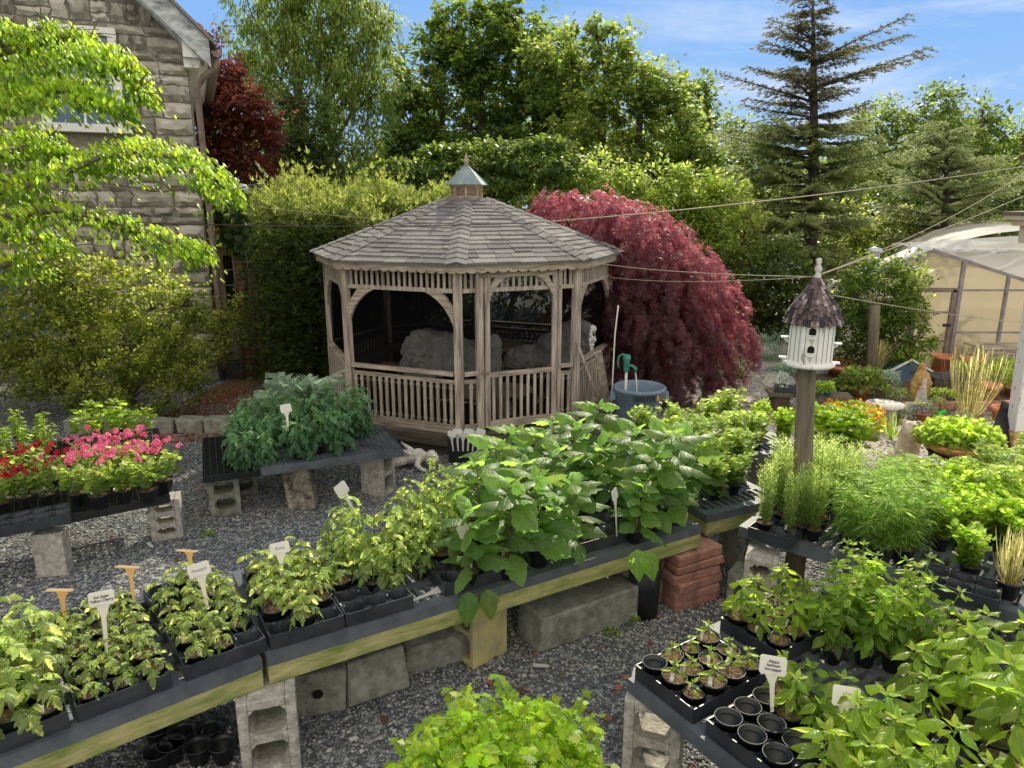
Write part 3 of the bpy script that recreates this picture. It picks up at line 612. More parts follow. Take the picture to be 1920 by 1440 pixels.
for k in range(8):
    a, b, u, n, Lf = face(k); rot = Matrix((u, n, Vector((0,0,1)))).transposed()
    def at(t, z, off=0): return a+u*t+n*off+Vector((0,0,z))
    e0 = .05; e1 = Lf-.05
    spans = [(e0, e1)]
    if k == 0:
        d0, d1 = .235, 1.16    # door opening
        spans = [(e0, d0-.03), (d1+.04, e1)]
    for s0, s1 in spans:
        rail = MB(); bal = MB()
        rail.bar(at(s0, RAILZ, .01), at(s1, RAILZ, .01), .075, .04); rail.bar(at(s0, .84), at(s1, .84), .03, .045); rail.bar(at(s0, .325), at(s1, .325), .034, .06)
        rail.bar(at(s0, .27, .015), at(s1, .27, .015), .02, .04)
        nb = max(1, int((s1-s0)/.078)); 
        for q in range(nb):
            t = s0+(q+.5)*(s1-s0)/nb; z0, z1 = .35, .82; w_ = .034
            bal.box(at(t, (z0+z1)/2, .018), (w_, .024, z1-z0-.0), rot, jit=.0015, rnd=rr)
            bal.box(at(t, .775, .018), (w_+.01, .03, .03), rot); bal.box(at(t, .40, .018), (w_+.01, .03, .03), rot)
        rail.build('railing', M['wood_h'], gz, bevel=.004); bal.build('baluster_row', M['wood_v'], gz, bevel=.003)
    fr = MB(); fr.bar(at(e0, HZ0), at(e1, HZ0), .05, .045); fr.bar(at(e0, HZ1+.0), at(e1, HZ1+.0), .06, .06)
    nb = 19
    for q in range(nb):
        t = e0+(q+.5)*(e1-e0)/nb; fr.box(at(t, (HZ0+HZ1)/2), (.03, .022, HZ1-HZ0-.03), rot)
    fr.build('frieze', M['wood_v'], gz, bevel=.003)
    # curved corner braces
    BRP = [gz]
    def brace(t0, sgn, zt, ww=.33, hh=.37, off=.0):
        outer = []; inner = []
        for q in range(9):
            f = q/8; ang = f*PI/2; x = ww*(1-math.cos(ang)); z = hh*(math.sin(ang)); # from post (low) to header
            inner.append((ww*(1-math.cos(ang))+.0, -hh*(1-math.sin(ang))))
        pts = [(0, -hh-.01), (0, -hh*.45), (ww*.4, 0), (ww+.02, 0)]+[(ww*(.55*(1-math.sin(q/7*PI/2))+.45*(1-q/7)), -hh*(.55*(1-math.cos(q/7*PI/2))+.45*q/7)-.008) for q in range(0, 7)]
        b1_ = MB(); b1_.prism(pts, lambda x, z, w_: at(t0+sgn*x, zt+z, off-.02+w_), .042); b1_.build('corner_brace', M['wood_h'], BRP[0])
    if k != 0:
        brace(e0-.01, 1, HZ0-.02); brace(e1+.01, -1, HZ0-.02)
    sc = MB(); s0, s1 = (e0, e1)
    sc.poly([at(s0, RAILZ, -.03), at(s1, RAILZ, -.03), at(s1, HZ0, -.03), at(s0, HZ0, -.03)], [(0,1,2,3)])
    sc.poly([at(s0, .3, -.03), at(s1, .3, -.03), at(s1, RAILZ, -.03), at(s0, RAILZ, -.03)], [(0,1,2,3)])
    sc.build('insect_screen', M['screen'], gz)
    if k == 0:
        jm = MB(); jm.box(at(d0-.0, (FL+HZ1)/2, .01), (.08, .06, HZ1-FL-.02), rot); jm.box(at(d1+.03, (FL+HZ1)/2, .0), (.05, .05, HZ1-FL-.02), rot)
        jm.build('door_jamb', M['wood_v'], gz, bevel=.004)
        door = MB(); zt = HZ1-.05; D0, D1 = d0+.055, d1-.005
        door.box(at(D0+.03, (FL+.03+zt)/2, .02), (.06, .035, zt-FL-.05), rot); door.box(at(D1-.03, (FL+.03+zt)/2, .02), (.06, .035, zt-FL-.05), rot)
        dr = door.build('door', M['wood_v'], gz, bevel=.004)
        for zr_, hr_ in ((zt-.03, .05), (.9, .05), (.33, .09)):
            dh = MB(); dh.bar(at(D0+.06, zr_, .02), at(D1-.06, zr_, .02), .035, hr_); dh.build('door_rail', M['wood_h'], dr)
        db = MB()
        for q in range(9): db.box(at(D0+.06+(q+.5)*(D1-D0-.12)/9, .625, .02), (.034, .022, .5), rot)
        db.build('baluster_row', M['wood_v'], dr, bevel=.003)
        BRP[0] = dr; brace(D0+.05, 1, zt-.055, .2, .26, .02); brace(D1-.05, -1, zt-.055, .2, .26, .02)
        hg = MB()
        for z in (1.98, .93): hg.box(at(D0-.005, z, .045), (.09, .008, .03), rot); hg.tube([at(D0-.02, z-.03, .05), at(D0-.02, z+.03, .05)], .008, 6)
        hg.build('hinge', M['brown_metal'], dr)
    # scalloped fascia
    a2, b2 = gv(k, RE, 0), gv(k+1, RE, 0); u2 = (b2-a2).normalized(); n2 = Vector((u2.y, -u2.x, 0)); L2 = (b2-a2).length
    pts = [(0, 0), (L2, 0)][::-1]; ns = 13; low = []
    for q in range(ns):
        for j in range(7):
            th = PI*j/6; low.append(((q+.5-.5*math.cos(th))*L2/ns, -.068-.028*math.sin(th)))
    fs = MB(); fs.prism([(L2, 0), (0, 0)]+low, lambda x, z, w_: a2+u2*x+n2*(w_-.03)+Vector((0,0,EZ-.005+z)), .022); fs.build('scalloped_fascia', M['fascia'], gz)
    dre = MB(); dre.bar(a2+n2*.0+Vector((0,0,EZ-.006)), b2+n2*.0+Vector((0,0,EZ-.006)), .03, .014); dre.build('drip_edge', M['cream_paint'], gz)
    # roof facet: sheathing + shingles
    a3, b3 = gv(k, RE+.03, EZ), gv(k+1, RE+.03, EZ); at_, bt_ = gv(k, .24, TZ), gv(k+1, .24, TZ)
    mid = (a3+b3)/2; mt_ = (at_+bt_)/2; up = (mt_-mid); SL = up.length; up.normalize(); uu = (b3-a3).normalized(); nn = uu.cross(up).normalized()
    if nn.z < 0: nn = -nn
    W0 = (b3-a3).length/2; W1 = (bt_-at_).length/2
    sh = MB(); sh.poly([a3, b3, bt_, at_, a3-Vector((0,0,.02)), b3-Vector((0,0,.02)), bt_-Vector((0,0,.02)), at_-Vector((0,0,.02))], [(0,1,2,3),(7,6,5,4),(0,4,5,1)])
    def hw(s_): return W0+(W1-W0)*s_/SL
    rows = 16; rh = SL/rows
    for r_ in range(rows):
        s0 = r_*rh-.012*(r_ == 0); s1 = min((r_+1)*rh+.02, SL); x = -hw(s0)-rr.uniform(0, .2)
        while x < hw(s0):
            wd = rr.choice([.2, .26, .31])*rr.uniform(.9, 1.1); x0, x1 = max(x+.003, -hw(s0)), min(x+wd-.003, hw(s0)); x += wd
            if x1-x0 < .015: continue
            x0t, x1t = max(min(x0, hw(s1)), -hw(s1)), max(min(x1, hw(s1)), -hw(s1)); th = rr.uniform(.013, .022); dj = rr.choice([0, 0, -.008, .012])
            sb = s0+dj*(r_ > 0)
            q = [mid+uu*x0+up*sb+nn*th, mid+uu*x1+up*sb+nn*th, mid+uu*x1t+up*s1+nn*.004, mid+uu*x0t+up*s1+nn*.004, mid+uu*x0+up*sb-nn*.001, mid+uu*x1+up*sb-nn*.001]
            sh.poly(q, [(0,1,2,3), (4,5,1,0), (5,2,1), (4,0,3)])
    sh.build('roof', M['shingle'], gz)
for k in range(8):   # hip caps
    hp = MB(); e = gv(k, RE+.035, EZ); t = gv(k, .24, TZ); d = (t-e); SLh = d.length; d.normalize(); s_ = d.cross(Vector((0,0,1))).normalized(); upn = s_.cross(d)
    nr = 15
    for q in range(nr):
        p0 = e+d*(SLh*q/nr-.005); p1 = e+d*min(SLh*(q+1)/nr+.03, SLh); wv = .115*(1-.25*q/nr); lf = .036
        c0, c1 = p0+upn*lf, p1+upn*.024; w_ = -upn*.03+s_*wv; w2 = -upn*.03-s_*wv
        hp.poly([c0, c0+w_, c1+w_, c1, c0+w2, c1+w2, c0-upn*.012, c0+w_-upn*.012, c0+w2-upn*.012], [(0,3,2,1), (0,4,5,3), (0,1,7,6), (4,0,6,8)])
    hp.build('hip_cap', M['shingle'], gz)
cu = MB()
def octo(m, prof, ph=PI/8, closed=True): return m.lathe(prof, 8, (0,0,0), ph, 1, True, True)
c8 = PI/8*0
cu.lathe([(.305, TZ-.05), (.315, TZ-.005), (.265, TZ+.0), (.25, TZ+.04)], 8, ph=-PI/2, capt=True); cu.lathe([(.2, TZ+.03), (.2, TZ+.2)], 8, ph=-PI/2, capb=False)
cu.lathe([(.25, TZ+.165), (.27, TZ+.175), (.285, TZ+.2), (.2, TZ+.2)], 8, ph=-PI/2)
for k in range(8):
    p_ = gv(k, .235, TZ+.1); cu.box(p_, (.032, .036, .16), Rz(PI/4*k))
cup = cu.build('cupola', M['cedar_trim'], gz)
lv = MB()
for k in range(8):
    a, b = gv(k, .22, 0), gv(k+1, .22, 0)
    for q in range(5): lv.bar(a+Vector((0,0,TZ+.048+q*.027)), b+Vector((0,0,TZ+.048+q*.027)), .026, .008, (0,.0,1))
lv.build('louver_slats', M['cedar_trim'], cup)
cr_ = MB(); cr_.lathe([(.315, TZ+.195), (.33, TZ+.205), (.2, TZ+.33), (.04, TZ+.475), (.0, TZ+.48)], 8, ph=-PI/2)
for k in range(8): cr_.bar(gv(k, .33, TZ+.21), gv(k, .03, TZ+.48), .016, .016)
cr_.build('copper_roof', M['copper'], cup)
fn = MB(); fn.lathe([(.02, TZ+.47), (.045, TZ+.485), (.028, TZ+.505), (.05, TZ+.54), (.046, TZ+.56), (.02, TZ+.585), (.028, TZ+.60), (.012, TZ+.63), (.0, TZ+.665)], 12)
fn.build('finial', M['cedar_trim'], cup, True)
cup.scale = (.8, .8, .86); cup.location = (0, 0, TZ*(1-.86)-.01)
bn = MB()
for k in range(8):
    if k in (0,): continue
    a, b = gv(k, GR-.06, 0), gv(k+1, GR-.06, 0); c, d = gv(k+1, GR-.45, 0), gv(k, GR-.45, 0)
    bn.prism([(0,0)]*0+[(0, 0), (1, 0), (1, 1), (0, 1)], lambda x, y, w_: (a.lerp(b, x)).lerp(d.lerp(c, x), y)+Vector((0,0,.66+w_)), .035)
bn.build('bench_seat', M['wood_dark'], gz)

def blob(name, caps, mat, parent=None, vox=.012, wr=0, wsc=8, loc=None, smooth=4, seed=0):
    """one continuous sculpted surface grown from capsules (a, b, ra, rb)"""
    bm = bmesh.new()
    for a, b, ra, rb in caps:
        a, b = Vector(a), Vector(b); n = max(2, int((b-a).length/(min(ra, rb)*.5))+1)
        for i in range(n):
            f = i/(n-1); bmesh.ops.create_icosphere(bm, subdivisions=2, radius=ra+(rb-ra)*f, matrix=Matrix.Translation(a.lerp(b, f)))
    me = bpy.data.meshes.new(name); bm.to_mesh(me); bm.free(); o = bpy.data.objects.new('tmp', me); COL.objects.link(o)
    m = o.modifiers.new('r', 'REMESH'); m.mode = 'VOXEL'; m.voxel_size = vox
    if smooth: s_ = o.modifiers.new('s', 'SMOOTH'); s_.iterations = smooth; s_.factor = .5
    dg = bpy.context.evaluated_depsgraph_get(); me2 = bpy.data.meshes.new_from_object(o.evaluated_get(dg)); bpy.data.objects.remove(o)
    if wr:
        for v in me2.vertices:
            p_ = v.co*wsc
            if 'cover' in name: p_ = Vector((p_.x*.55+p_.z*.35, p_.y*.8, p_.z*.45-p_.x*.3))
            r1 = 1-abs(mnoise.noise(p_+Vector((seed,0,0))))*2; r2 = 1-abs(mnoise.noise(p_*2.1+Vector((9+seed,3,1))))*2
            v.co += v.normal*wr*((max(r1, 0)**4*1.6+max(r2, 0)**3*.8-.5) if 'cover' in name else (r1*r1*.8+r2*.45-.5))
    me2.materials.clear(); me2.materials.append(mat); me2.polygons.foreach_set('use_smooth', [True]*len(me2.polygons)); me2.update(); me2.name = name
    return obj(name, me2, parent, 0, loc)
# covered things inside: a sheet is dropped over hidden forms and frozen where it settles
def drape(size, forms, seed, frames=34, n=72, rot=0.0):
    me = bpy.data.meshes.new('furniture_cover'); vs = []; fs = []; rc = random.Random(seed)
    for j in range(n+1):
        for i in range(n+1):
            x, y = (i/n-.5)*size[0], (j/n-.5)*size[1]; vs.append((x*math.cos(rot)-y*math.sin(rot), x*math.sin(rot)+y*math.cos(rot), size[2]+.02*mnoise.noise(Vector((x*6,y*6,seed)))))
    for j in range(n):
        for i in range(n): a = j*(n+1)+i; fs.append((a, a+1, a+n+2, a+n+1))
    me.from_pydata(vs, [], fs); o = bpy.data.objects.new('tmp', me); COL.objects.link(o); cols = []
    for c, r_ in forms:
        bm = bmesh.new(); bmesh.ops.create_icosphere(bm, subdivisions=3, radius=1, matrix=Matrix.Translation(c) @ Matrix.Diagonal((*r_, 1))); m2 = bpy.data.meshes.new('f'); bm.to_mesh(m2); bm.free(); q = bpy.data.objects.new('f', m2); COL.objects.link(q)
        k_ = q.modifiers.new('c', 'COLLISION'); q.collision.thickness_outer = .012; q.collision.cloth_friction = 30; cols.append(q)
    bm = bmesh.new(); bmesh.ops.create_cube(bm, size=1, matrix=Matrix.Translation((0,0,-.1)) @ Matrix.Diagonal((3,2,.2,1))); m2 = bpy.data.meshes.new('f'); bm.to_mesh(m2); bm.free(); q = bpy.data.objects.new('f', m2); COL.objects.link(q); q.modifiers.new('c', 'COLLISION'); q.collision.cloth_friction = 20; cols.append(q)
    cm = o.modifiers.new('cloth', 'CLOTH'); cs = cm.settings; cs.quality = 5; cs.mass = .35; cs.tension_stiffness = 18; cs.compression_stiffness = 18; cs.shear_stiffness = 8; cs.bending_stiffness = .25; cs.air_damping = 1.5
    cm.collision_settings.distance_min = .008; cm.collision_settings.use_self_collision = False; cm.point_cache.frame_start = 1; cm.point_cache.frame_end = frames
    for f_ in range(1, frames+1): scene.frame_set(f_)
    dg = bpy.context.evaluated_depsgraph_get(); out = bpy.data.meshes.new_from_object(o.evaluated_get(dg))
    for q in [o]+cols: bpy.data.objects.remove(q)
    for v in out.vertices:
        p_ = v.co*4.2; p_ = p_+Vector((mnoise.noise(p_*.7+Vector((seed*5,0,0))), mnoise.noise(p_*.7+Vector((0,seed*5,9))), mnoise.noise(p_*.7+Vector((4,4,4)))))*1.3
        q_ = Vector((p_.x*1.3+p_.z*.9, p_.y, p_.z*.5-p_.x*.5)); a_ = 1-abs(mnoise.noise(q_))*2.2; b_ = 1-abs(mnoise.noise(q_*2.3+Vector((7,1,3))))*2.2
        v.co += v.normal*(.06*max(a_, 0)**3+.025*max(b_, 0)**3-.01)
    scene.frame_set(1); out.materials.clear(); out.materials.append(M['tarp']); out.polygons.foreach_set('use_smooth', [True]*len(out.polygons)); out.name = 'furniture_cover'
    r_o = obj('furniture_cover', out); so_ = r_o.modifiers.new('thickness', 'SOLIDIFY'); so_.thickness = .006; sb_ = r_o.modifiers.new('fine', 'SUBSURF'); sb_.levels = 1; sb_.render_levels = 1
    return r_o
t1 = drape((1.7,1.25,.72), [((-.3,0,.28),(.2,.2,.24)), ((-.02,.02,.22),(.2,.18,.26)), ((.28,0,.16),(.24,.17,.18)), ((-.12,-.1,.1),(.3,.14,.2))], 1, rot=.35)
t1.location = (-.78, 8.42, .72); tag(t1, 'big crumpled grey tarpaulin bundled on the gazebo bench, left of its door', 'tarpaulin', 'grey tarpaulins in the gazebo')
t2 = drape((1.5,1.0,.85), [((-.2,0,.1),(.28,.16,.16)), ((.15,0,.25),(.2,.15,.18)), ((.42,0,.45),(.2,.13,.14))], 2, rot=-.25)
t2.location = (.4, 8.75, .72); tag(t2, 'grey tarpaulin draped over a leaning piece, behind the gazebo door and right screen', 'tarpaulin', 'grey tarpaulins in the gazebo')
t3 = blob('hanging_cover', [((0,0,.42),(.02,0,.95),.1,.07), ((0,0,.4),(.12,0,.1),.12,.1)], M['tarp'], None, .014, .02, 9, seed=7)
t3.location = (-.22, 8.0, .25); t3.scale = (1, .35, 1); tag(t3, 'limp grey cloth hanging just inside the gazebo door balusters', 'cloth')
tb = thing('round_table', 'round brown table inside the gazebo behind the door screen', 'table', (-.15, 9.0, .25))
MB().lathe([(.3,.68), (.32,.7), (.32,.72), (.3,.73)], 24, capt=True).build('tabletop', M['cedar_trim'], tb); MB().lathe([(.2,.0), (.2,.03), (.035,.06), (.035,.68)], 12).build('pedestal', M['wood_dark'], tb)
bx_ = thing('box_stack', 'low pile of brown bricks on the bench behind the left gazebo screen', 'bricks', (-1.35, 8.75, .7))
for i, (x, z) in enumerate(((0,0),(.24,0),(.12,.085),(-.2,0))): MB().box((x, 0, z+.04), (.22, .14, .08)).build('brick', M['paver'], bx_, bevel=.006)

# ------------------------------------------------------------------ items by the gazebo
tcn = thing('trash_can', 'slate blue round trash can lettered BRUTE beside the gazebo', 'trash can', P(1194, 838, 0))
MB().lathe([(.215,0), (.225,.03), (.262,.6), (.275,.605), (.28,.68), (.295,.685), (.3,.72), (.285,.73), (.27,.71), (.25,.5), (.2,.05)], 32).build('can_body', M['bin'], tcn, True)
for s_ in (-1, 1):
    m = MB(); m.box((s_*.3, 0, .62), (.07, .11, .1), taper=.7); m.build('handle', M['bin'], tcn, bevel=.01)
def text_mesh(name, body, size, mat, parent, loc, rot, shear=0.0, extrude=.0005, align='CENTER', bend=0, spacing=1.0, off=0.0):
    c = bpy.data.curves.new(name, 'FONT'); c.body = body; c.size = size; c.align_x = align; c.align_y = 'CENTER'; c.shear = shear; c.extrude = extrude; c.space_character = spacing; c.offset = off; c.space_line = .95
    o = bpy.data.objects.new('tmp', c); COL.objects.link(o); dg = bpy.context.evaluated_depsgraph_get()
    me = bpy.data.meshes.new_from_object(o.evaluated_get(dg)); bpy.data.objects.remove(o)
    if bend:
        for v in me.vertices:
            a = v.co.x/bend; h = v.co.z; v.co.x = math.sin(a)*(bend+h); v.co.z = math.cos(a)*(bend+h)-bend
    me.materials.clear(); me.materials.append(mat); me.name = name
    q = obj(name, me, parent); q.location = loc; q.rotation_euler = rot; return q
text_mesh('lettering', 'BRUTE', .085, M['ink'], tcn, (math.sin(.05)*.286, -math.cos(.05)*.286, .64), (PI/2, 0, .05), extrude=.002, bend=.286, spacing=1.05, off=.002)
pt = MB(); pt.box((math.sin(.62)*.283, -math.cos(.62)*.283, .645), (.035, .004, .06), Rz(.62)); pt.build('sticker', M['tag_orange'], tcn)
sp = thing('water_hydrant', 'green yard hydrant head on a pale standpipe in front of the trash can', 'water hydrant', P(1169, 830, 0))
MB().tube([(0,0,0), (0,0,.92)], .016, 8).build('standpipe', M['hose'], sp, True)
hd = MB(); hd.lathe([(.03,.86), (.035,.88), (.035,.98), (.045,1.0), (.045,1.04), (.02,1.06)], 12, capt=True); hd.tube([(0,0,.93), (.06,-.02,.93), (.1,-.03,.9), (.1,-.03,.86)], .018, 8)
hd.build('head', M['green_metal'], sp, True)
MB().tube([(0,0,1.04), (-.05,0,1.06), (-.09,0,1.04), (-.1,0,.97), (-.09,0,.9)], .012, 6).build('lever', M['green_metal'], sp, True)
hz = MB(); hz.tube([sp.location+Vector(q) for q in [(.1,-.03,.86), (.12,-.04,.7), (.13,-.05,.45), (.11,-.06,.2), (.04,-.08,.05), (-.1,-.1,.03), (-.17,-.1,.2), (-.17,-.08,.5), (-.16,-.05,.9), (-.15,-.03,1.3), (-.12,0,1.62)]], .008, 6)
tag(hz.build('garden_hose', M['hose'], None, True), 'thin pale hose looping below the green hydrant and rising upright', 'hose')
pl = MB(); a, b = P(1145, 808, 0), Q(1121, 660, 7.95); pl.bar(a+Vector((0,0,.08)), b, .09, .035, (0,-1,.2)); tag(pl.build('leaning_plank', M['wood_v'], None, bevel=.003), 'short pale plank leaning on the right side of the gazebo', 'plank')
a, b = P(1142, 812, 0), Q(1082, 640, 7.9); tag(MB().tube([a+Vector((0,0,.02)), a.lerp(b, .5)+Vector((0,0,.01)), b], .014, 7).build('leaning_pole', M['wood_v'], None, True), 'thin wooden pole leaning on the gazebo rail beside the plank', 'pole')
tbn = MB(); tbn.lathe([(.16,0), (.21,.24), (.225,.25), (.22,.262), (.2,.25), (.15,.03)], 28); o = tbn.build('rubber_tub', M['black_plastic'], None, True); o.location = P(1118, 850, 0); tag(o, 'low black rubber tub at the foot of the leaning pole', 'tub')
# lying cherub statue
ch = thing('cherub_statue', 'white weathered cherub statue lying face down beside the dark plant bench', 'statue', P(775, 876, 0), R(-8))
blob('body', [((-.1,0,.1),(.06,0,.13),.075,.085), ((.06,0,.13),(.13,0,.12),.08,.04), ((.13,0,.12),(.17,0,.115),.035,.035), ((-.1,.03,.09),(-.2,.05,.08),.06,.045), ((-.2,.05,.08),(-.3,.04,.05),.04,.026), ((-.3,.04,.05),(-.33,.02,.08),.026,.02), ((-.1,-.04,.09),(-.19,-.07,.05),.06,.045), ((-.19,-.07,.05),(-.29,-.07,.04),.038,.025),
     ((.09,-.06,.13),(.07,-.12,.07),.035,.028), ((.07,-.12,.07),(.14,-.14,.03),.028,.022), ((.14,-.14,.03),(.17,-.14,.025),.022,.016), ((.1,.07,.13),(.17,.11,.05),.03,.024),
     ((.205,0,.11),(.225,-.01,.11),.065,.062), ((.262,-.02,.085),(.268,-.02,.08),.018,.012), ((-.03,-.05,.17),(-.13,-.1,.24),.03,.01), ((-.03,.04,.18),(-.14,.06,.25),.03,.01)], M['statue'], ch, .008, .004, 40)
hb = [((.205+.05*math.cos(a)*math.cos(e), -.01+.062*math.sin(a)*math.cos(e), .135+.05*math.sin(e)),)*2+(.02,.02) for a in np.arange(0, 6.2, .8) for e in (-.1, .55, 1.2)]
blob('hair', hb, M['statue'], ch, .008, .006, 50)

# ------------------------------------------------------------------ house
hs = thing('stone_house', 'tall fieldstone house gable with peeling white eave behind the dogwood', 'house', (-4.66, 11.0, 0), R(23.5))
rs = random.Random(11)
core = MB(); core.prism([(0,0), (-7.6,0), (-7.6,8.97), (-3.9,8.97), (.02,5.05)], lambda x, z, w_: Vector((x, .06+w_, z)), 8.0); core.build('wall', M['mortar'], hs)
stn = MB(); z = 0
while z < 8.2:
    hgt = rs.choice([.13, .16, .2, .23, .27]); x = 0.0; first = True
    while x > -7.4:
        wd = rs.choice([rs.uniform(.14,.26), rs.uniform(.26,.62)])*(1.25 if first else 1); 
        if first: wd = rs.choice([.38, .52])
        sub = [(z, hgt)] if (hgt < .25 or first or rs.random() < .6) else [(z, hgt*.45), (z+hgt*.45, hgt*.55)]
        for zz, hh in sub:
            if (x-wd*.5) > 0: continue
            lim = 5.05-x+wd*.3 if x > -3.9 else 8.97
            if zz+hh > lim: continue
            inwin = any(x0 < x-wd/2 < x1 and z0 < zz+hh/2 < z1 for (x0, x1, z0, z1) in ((-1.95, -.82, 3.6, 5.15), (-3.0, -1.75, .7, 2.2)))
            if inwin: continue
            n_ = 5; m_ = 3; o = len(stn.v); g_ = .016; pd = rs.uniform(.0, .05); tl = rs.uniform(-.05, .05)
            for j in range(m_+1):
                for i in range(n_+1):
                    fx, fz = i/n_, j/m_; ed = min(fx, 1-fx, .25)*4*min(fz, 1-fz, .34)*3
                    rxx = g_+(wd-2*g_)*fx; 
                    rnx = rs.uniform(-.022,.022) if not (first and i == 0) else 0
                    stn.v.append((x-rxx+rnx, .05-(.035+pd)*min(1, ed*2)-rs.uniform(0, .018), zz+g_*.7+(hh-1.4*g_)*fz+rs.uniform(-.016,.016)+tl*(fx-.5)*.3*(0 if j in (0,m_) else 1)))
            for j in range(m_):
                for i in range(n_): a = o+j*(n_+1)+i; stn.f.append((a, a+n_+1, a+n_+2, a+1))
        x -= wd; first = False
    z += hgt
stn.build('stonework', M['stone'], hs)
def window(parent, x0, x1, z0, z1, y, nx, nz, mt='white_paint', gl='blue_glass', cas=.11):
    f = MB(); f.box(((x0+x1)/2, y, z1+cas/2), (x1-x0+2*cas, .1, cas)); f.box((x0-cas/2, y, (z0+z1)/2), (cas, .098, z1-z0)); f.box((x1+cas/2, y, (z0+z1)/2), (cas, .098, z1-z0)); f.box(((x0+x1)/2, y-.03, z0-cas/2), (x1-x0+2*cas+.08, .16, cas))
    for i in range(1, nx): f.box((x0+(x1-x0)*i/nx, y+.01, (z0+z1)/2), (.03, .03, z1-z0-.002))
    for j in range(1, nz): f.box(((x0+x1)/2, y+.006, z0+(z1-z0)*j/nz), (x1-x0-.002, .028, .03 if j != nz//2 else .06))
    w_ = f.build('window', M[mt], parent, bevel=.004); p_ = MB(); p_.poly([(x0, y+.02, z0), (x1, y+.02, z0), (x1, y+.02, z1), (x0, y+.02, z1)], [(0,1,2,3)]); p_.build('pane', M[gl], w_); return w_
window(hs, -1.78, -.98, 3.8, 4.95, .0, 2, 4); window(hs, -2.85, -1.9, .85, 2.0, .0, 2, 4, 'cream_paint')
rk = MB(); sl_ = 1.0
def rakept(x, dz, y): return Vector((x, y, 5.05-x*sl_+dz))
rk.prism([(.3, -.16), (-4.1, -.16), (-4.1, .2), (.3, .2)], lambda x, z, w_: rakept(x, z, -.38+w_), .05)
rk.prism([(.22, -.18), (-4.1, -.18), (-4.1, -.15), (.22, -.15)], lambda x, z, w_: rakept(x, z, -.33+w_), .36)
rk.build('rake_board', M['gable'], hs)
rf = MB(); rf.prism([(.38, .205), (-4.1, .205), (-4.1, .26), (.38, .26)], lambda x, z, w_: rakept(x, z, -.45+w_), 8.6); rf.build('roof', M['shingle'], hs)
cr2 = MB(); cr2.prism([(-.05,4.72), (.26,4.72), (.3,4.78), (.3,4.86), (-.05,5.1)], lambda x, z, w_: Vector((x, -.3+w_, z)), 8.2); cr2.prism([(-.05,4.6), (.14,4.6), (.18,4.72), (-.05,4.72)], lambda x, z, w_: Vector((x, -.2+w_, z)), 8.0); cr2.build('eave_cornice', M['white_paint'], hs)
gt = MB(); gt.prism([(.31,4.8), (.34,4.74), (.4,4.72), (.46,4.78), (.47,4.9), (.45,4.9), (.43,4.8), (.33,4.81)], lambda x, z, w_: Vector((x, -.4+w_, z)), 8.3); gt.build('gutter', M['brown_metal'], hs)
dsx = MB(); dsx.tube([(.4,-.3,4.74), (.36,-.28,4.6), (.2,-.12,4.5), (.09,-.06,4.35), (.09,-.06,3.0), (.09,-.06,1.2), (.09,-.06,.2)], .045, 8); dsx.build('downspout', M['brown_metal'], hs, True)
# brick wing
bw = thing('brick_wing', 'low brick building with a glazed cream door, mostly behind vines and hedge', 'brick building', (-5.9, 12.6, 0))
wl = MB(); wl.box((1.2, .6, 1.2), (5.2, 1.2, 2.5)); wl.build('wall', M['brick'], bw)
cp = MB(); cp.box((1.2, .58, 2.49), (5.3, 1.3, .08)); cp.build('coping', M['cream_paint'], bw)
dx = Q(440, 480, 12.55).x+5.9
fd = MB(); fd.box((dx-.36, -.03, 1.0), (.12, .09, 2.0)); fd.box((dx+.32, -.03, 1.0), (.1, .09, 2.0)); fd.box((dx-.02, -.03, 2.1), (.8, .1, .22)); fdo = fd.build('door_frame', M['cream_paint'], bw, bevel=.006)
dd = MB(); dd.box((dx-.02, -.015, .4), (.56, .05, .8)); dd.box((dx-.27, -.015, 1.38), (.08, .05, 1.2)); dd.box((dx+.2, -.015, 1.38), (.14, .05, 1.2)); dd.box((dx-.03, -.015, 1.92), (.42, .05, .12))
for i in (1,): dd.box((dx-.05, -.02, 1.33), (.02, .03, 1.06))
for j in range(1, 4): dd.box((dx-.04, -.019, .8+j*.27), (.36, .028, .02))
do = dd.build('door', M['cream_paint'], bw, bevel=.004); MB().poly([(dx-.24,-.005,.8), (dx+.14,-.005,.8), (dx+.14,-.005,1.87), (dx-.24,-.005,1.87)], [(0,1,2,3)]).build('pane', M['glass'], do)
MB().lathe([(.012,0), (.03,.02), (.035,.04), (.0,.06)], 10).build('door_knob', M['cedar_trim'], do, loc=(dx+.21, -.05, .9)).rotation_euler = (PI/2, 0, 0)
gp = Q(451, 330, 12.2)
lp = thing('globe_lamp', 'frosted globe lamp on top of the brick pier by the wing', 'lamp', (gp.x, 12.2, 2.78)); sph = MB(); sph.lathe([(.06,0), (.07,.03), (.11,.08), (.125,.15), (.115,.21), (.08,.255), (.03,.275), (0,.278)], 24); sph.build('globe', M['globe'], lp, True); MB().lathe([(.05,-.06), (.07,-.05), (.07,.01)], 16).build('lamp_collar', M['brown_metal'], lp, True)
pi_ = MB(); pi_.box((gp.x, 12.2, 1.36), (.34, .34, 2.72)); tag(pi_.build('brick_pier', M['brick']), 'square brick pier carrying the globe lamp beside the vines', 'brick pier')

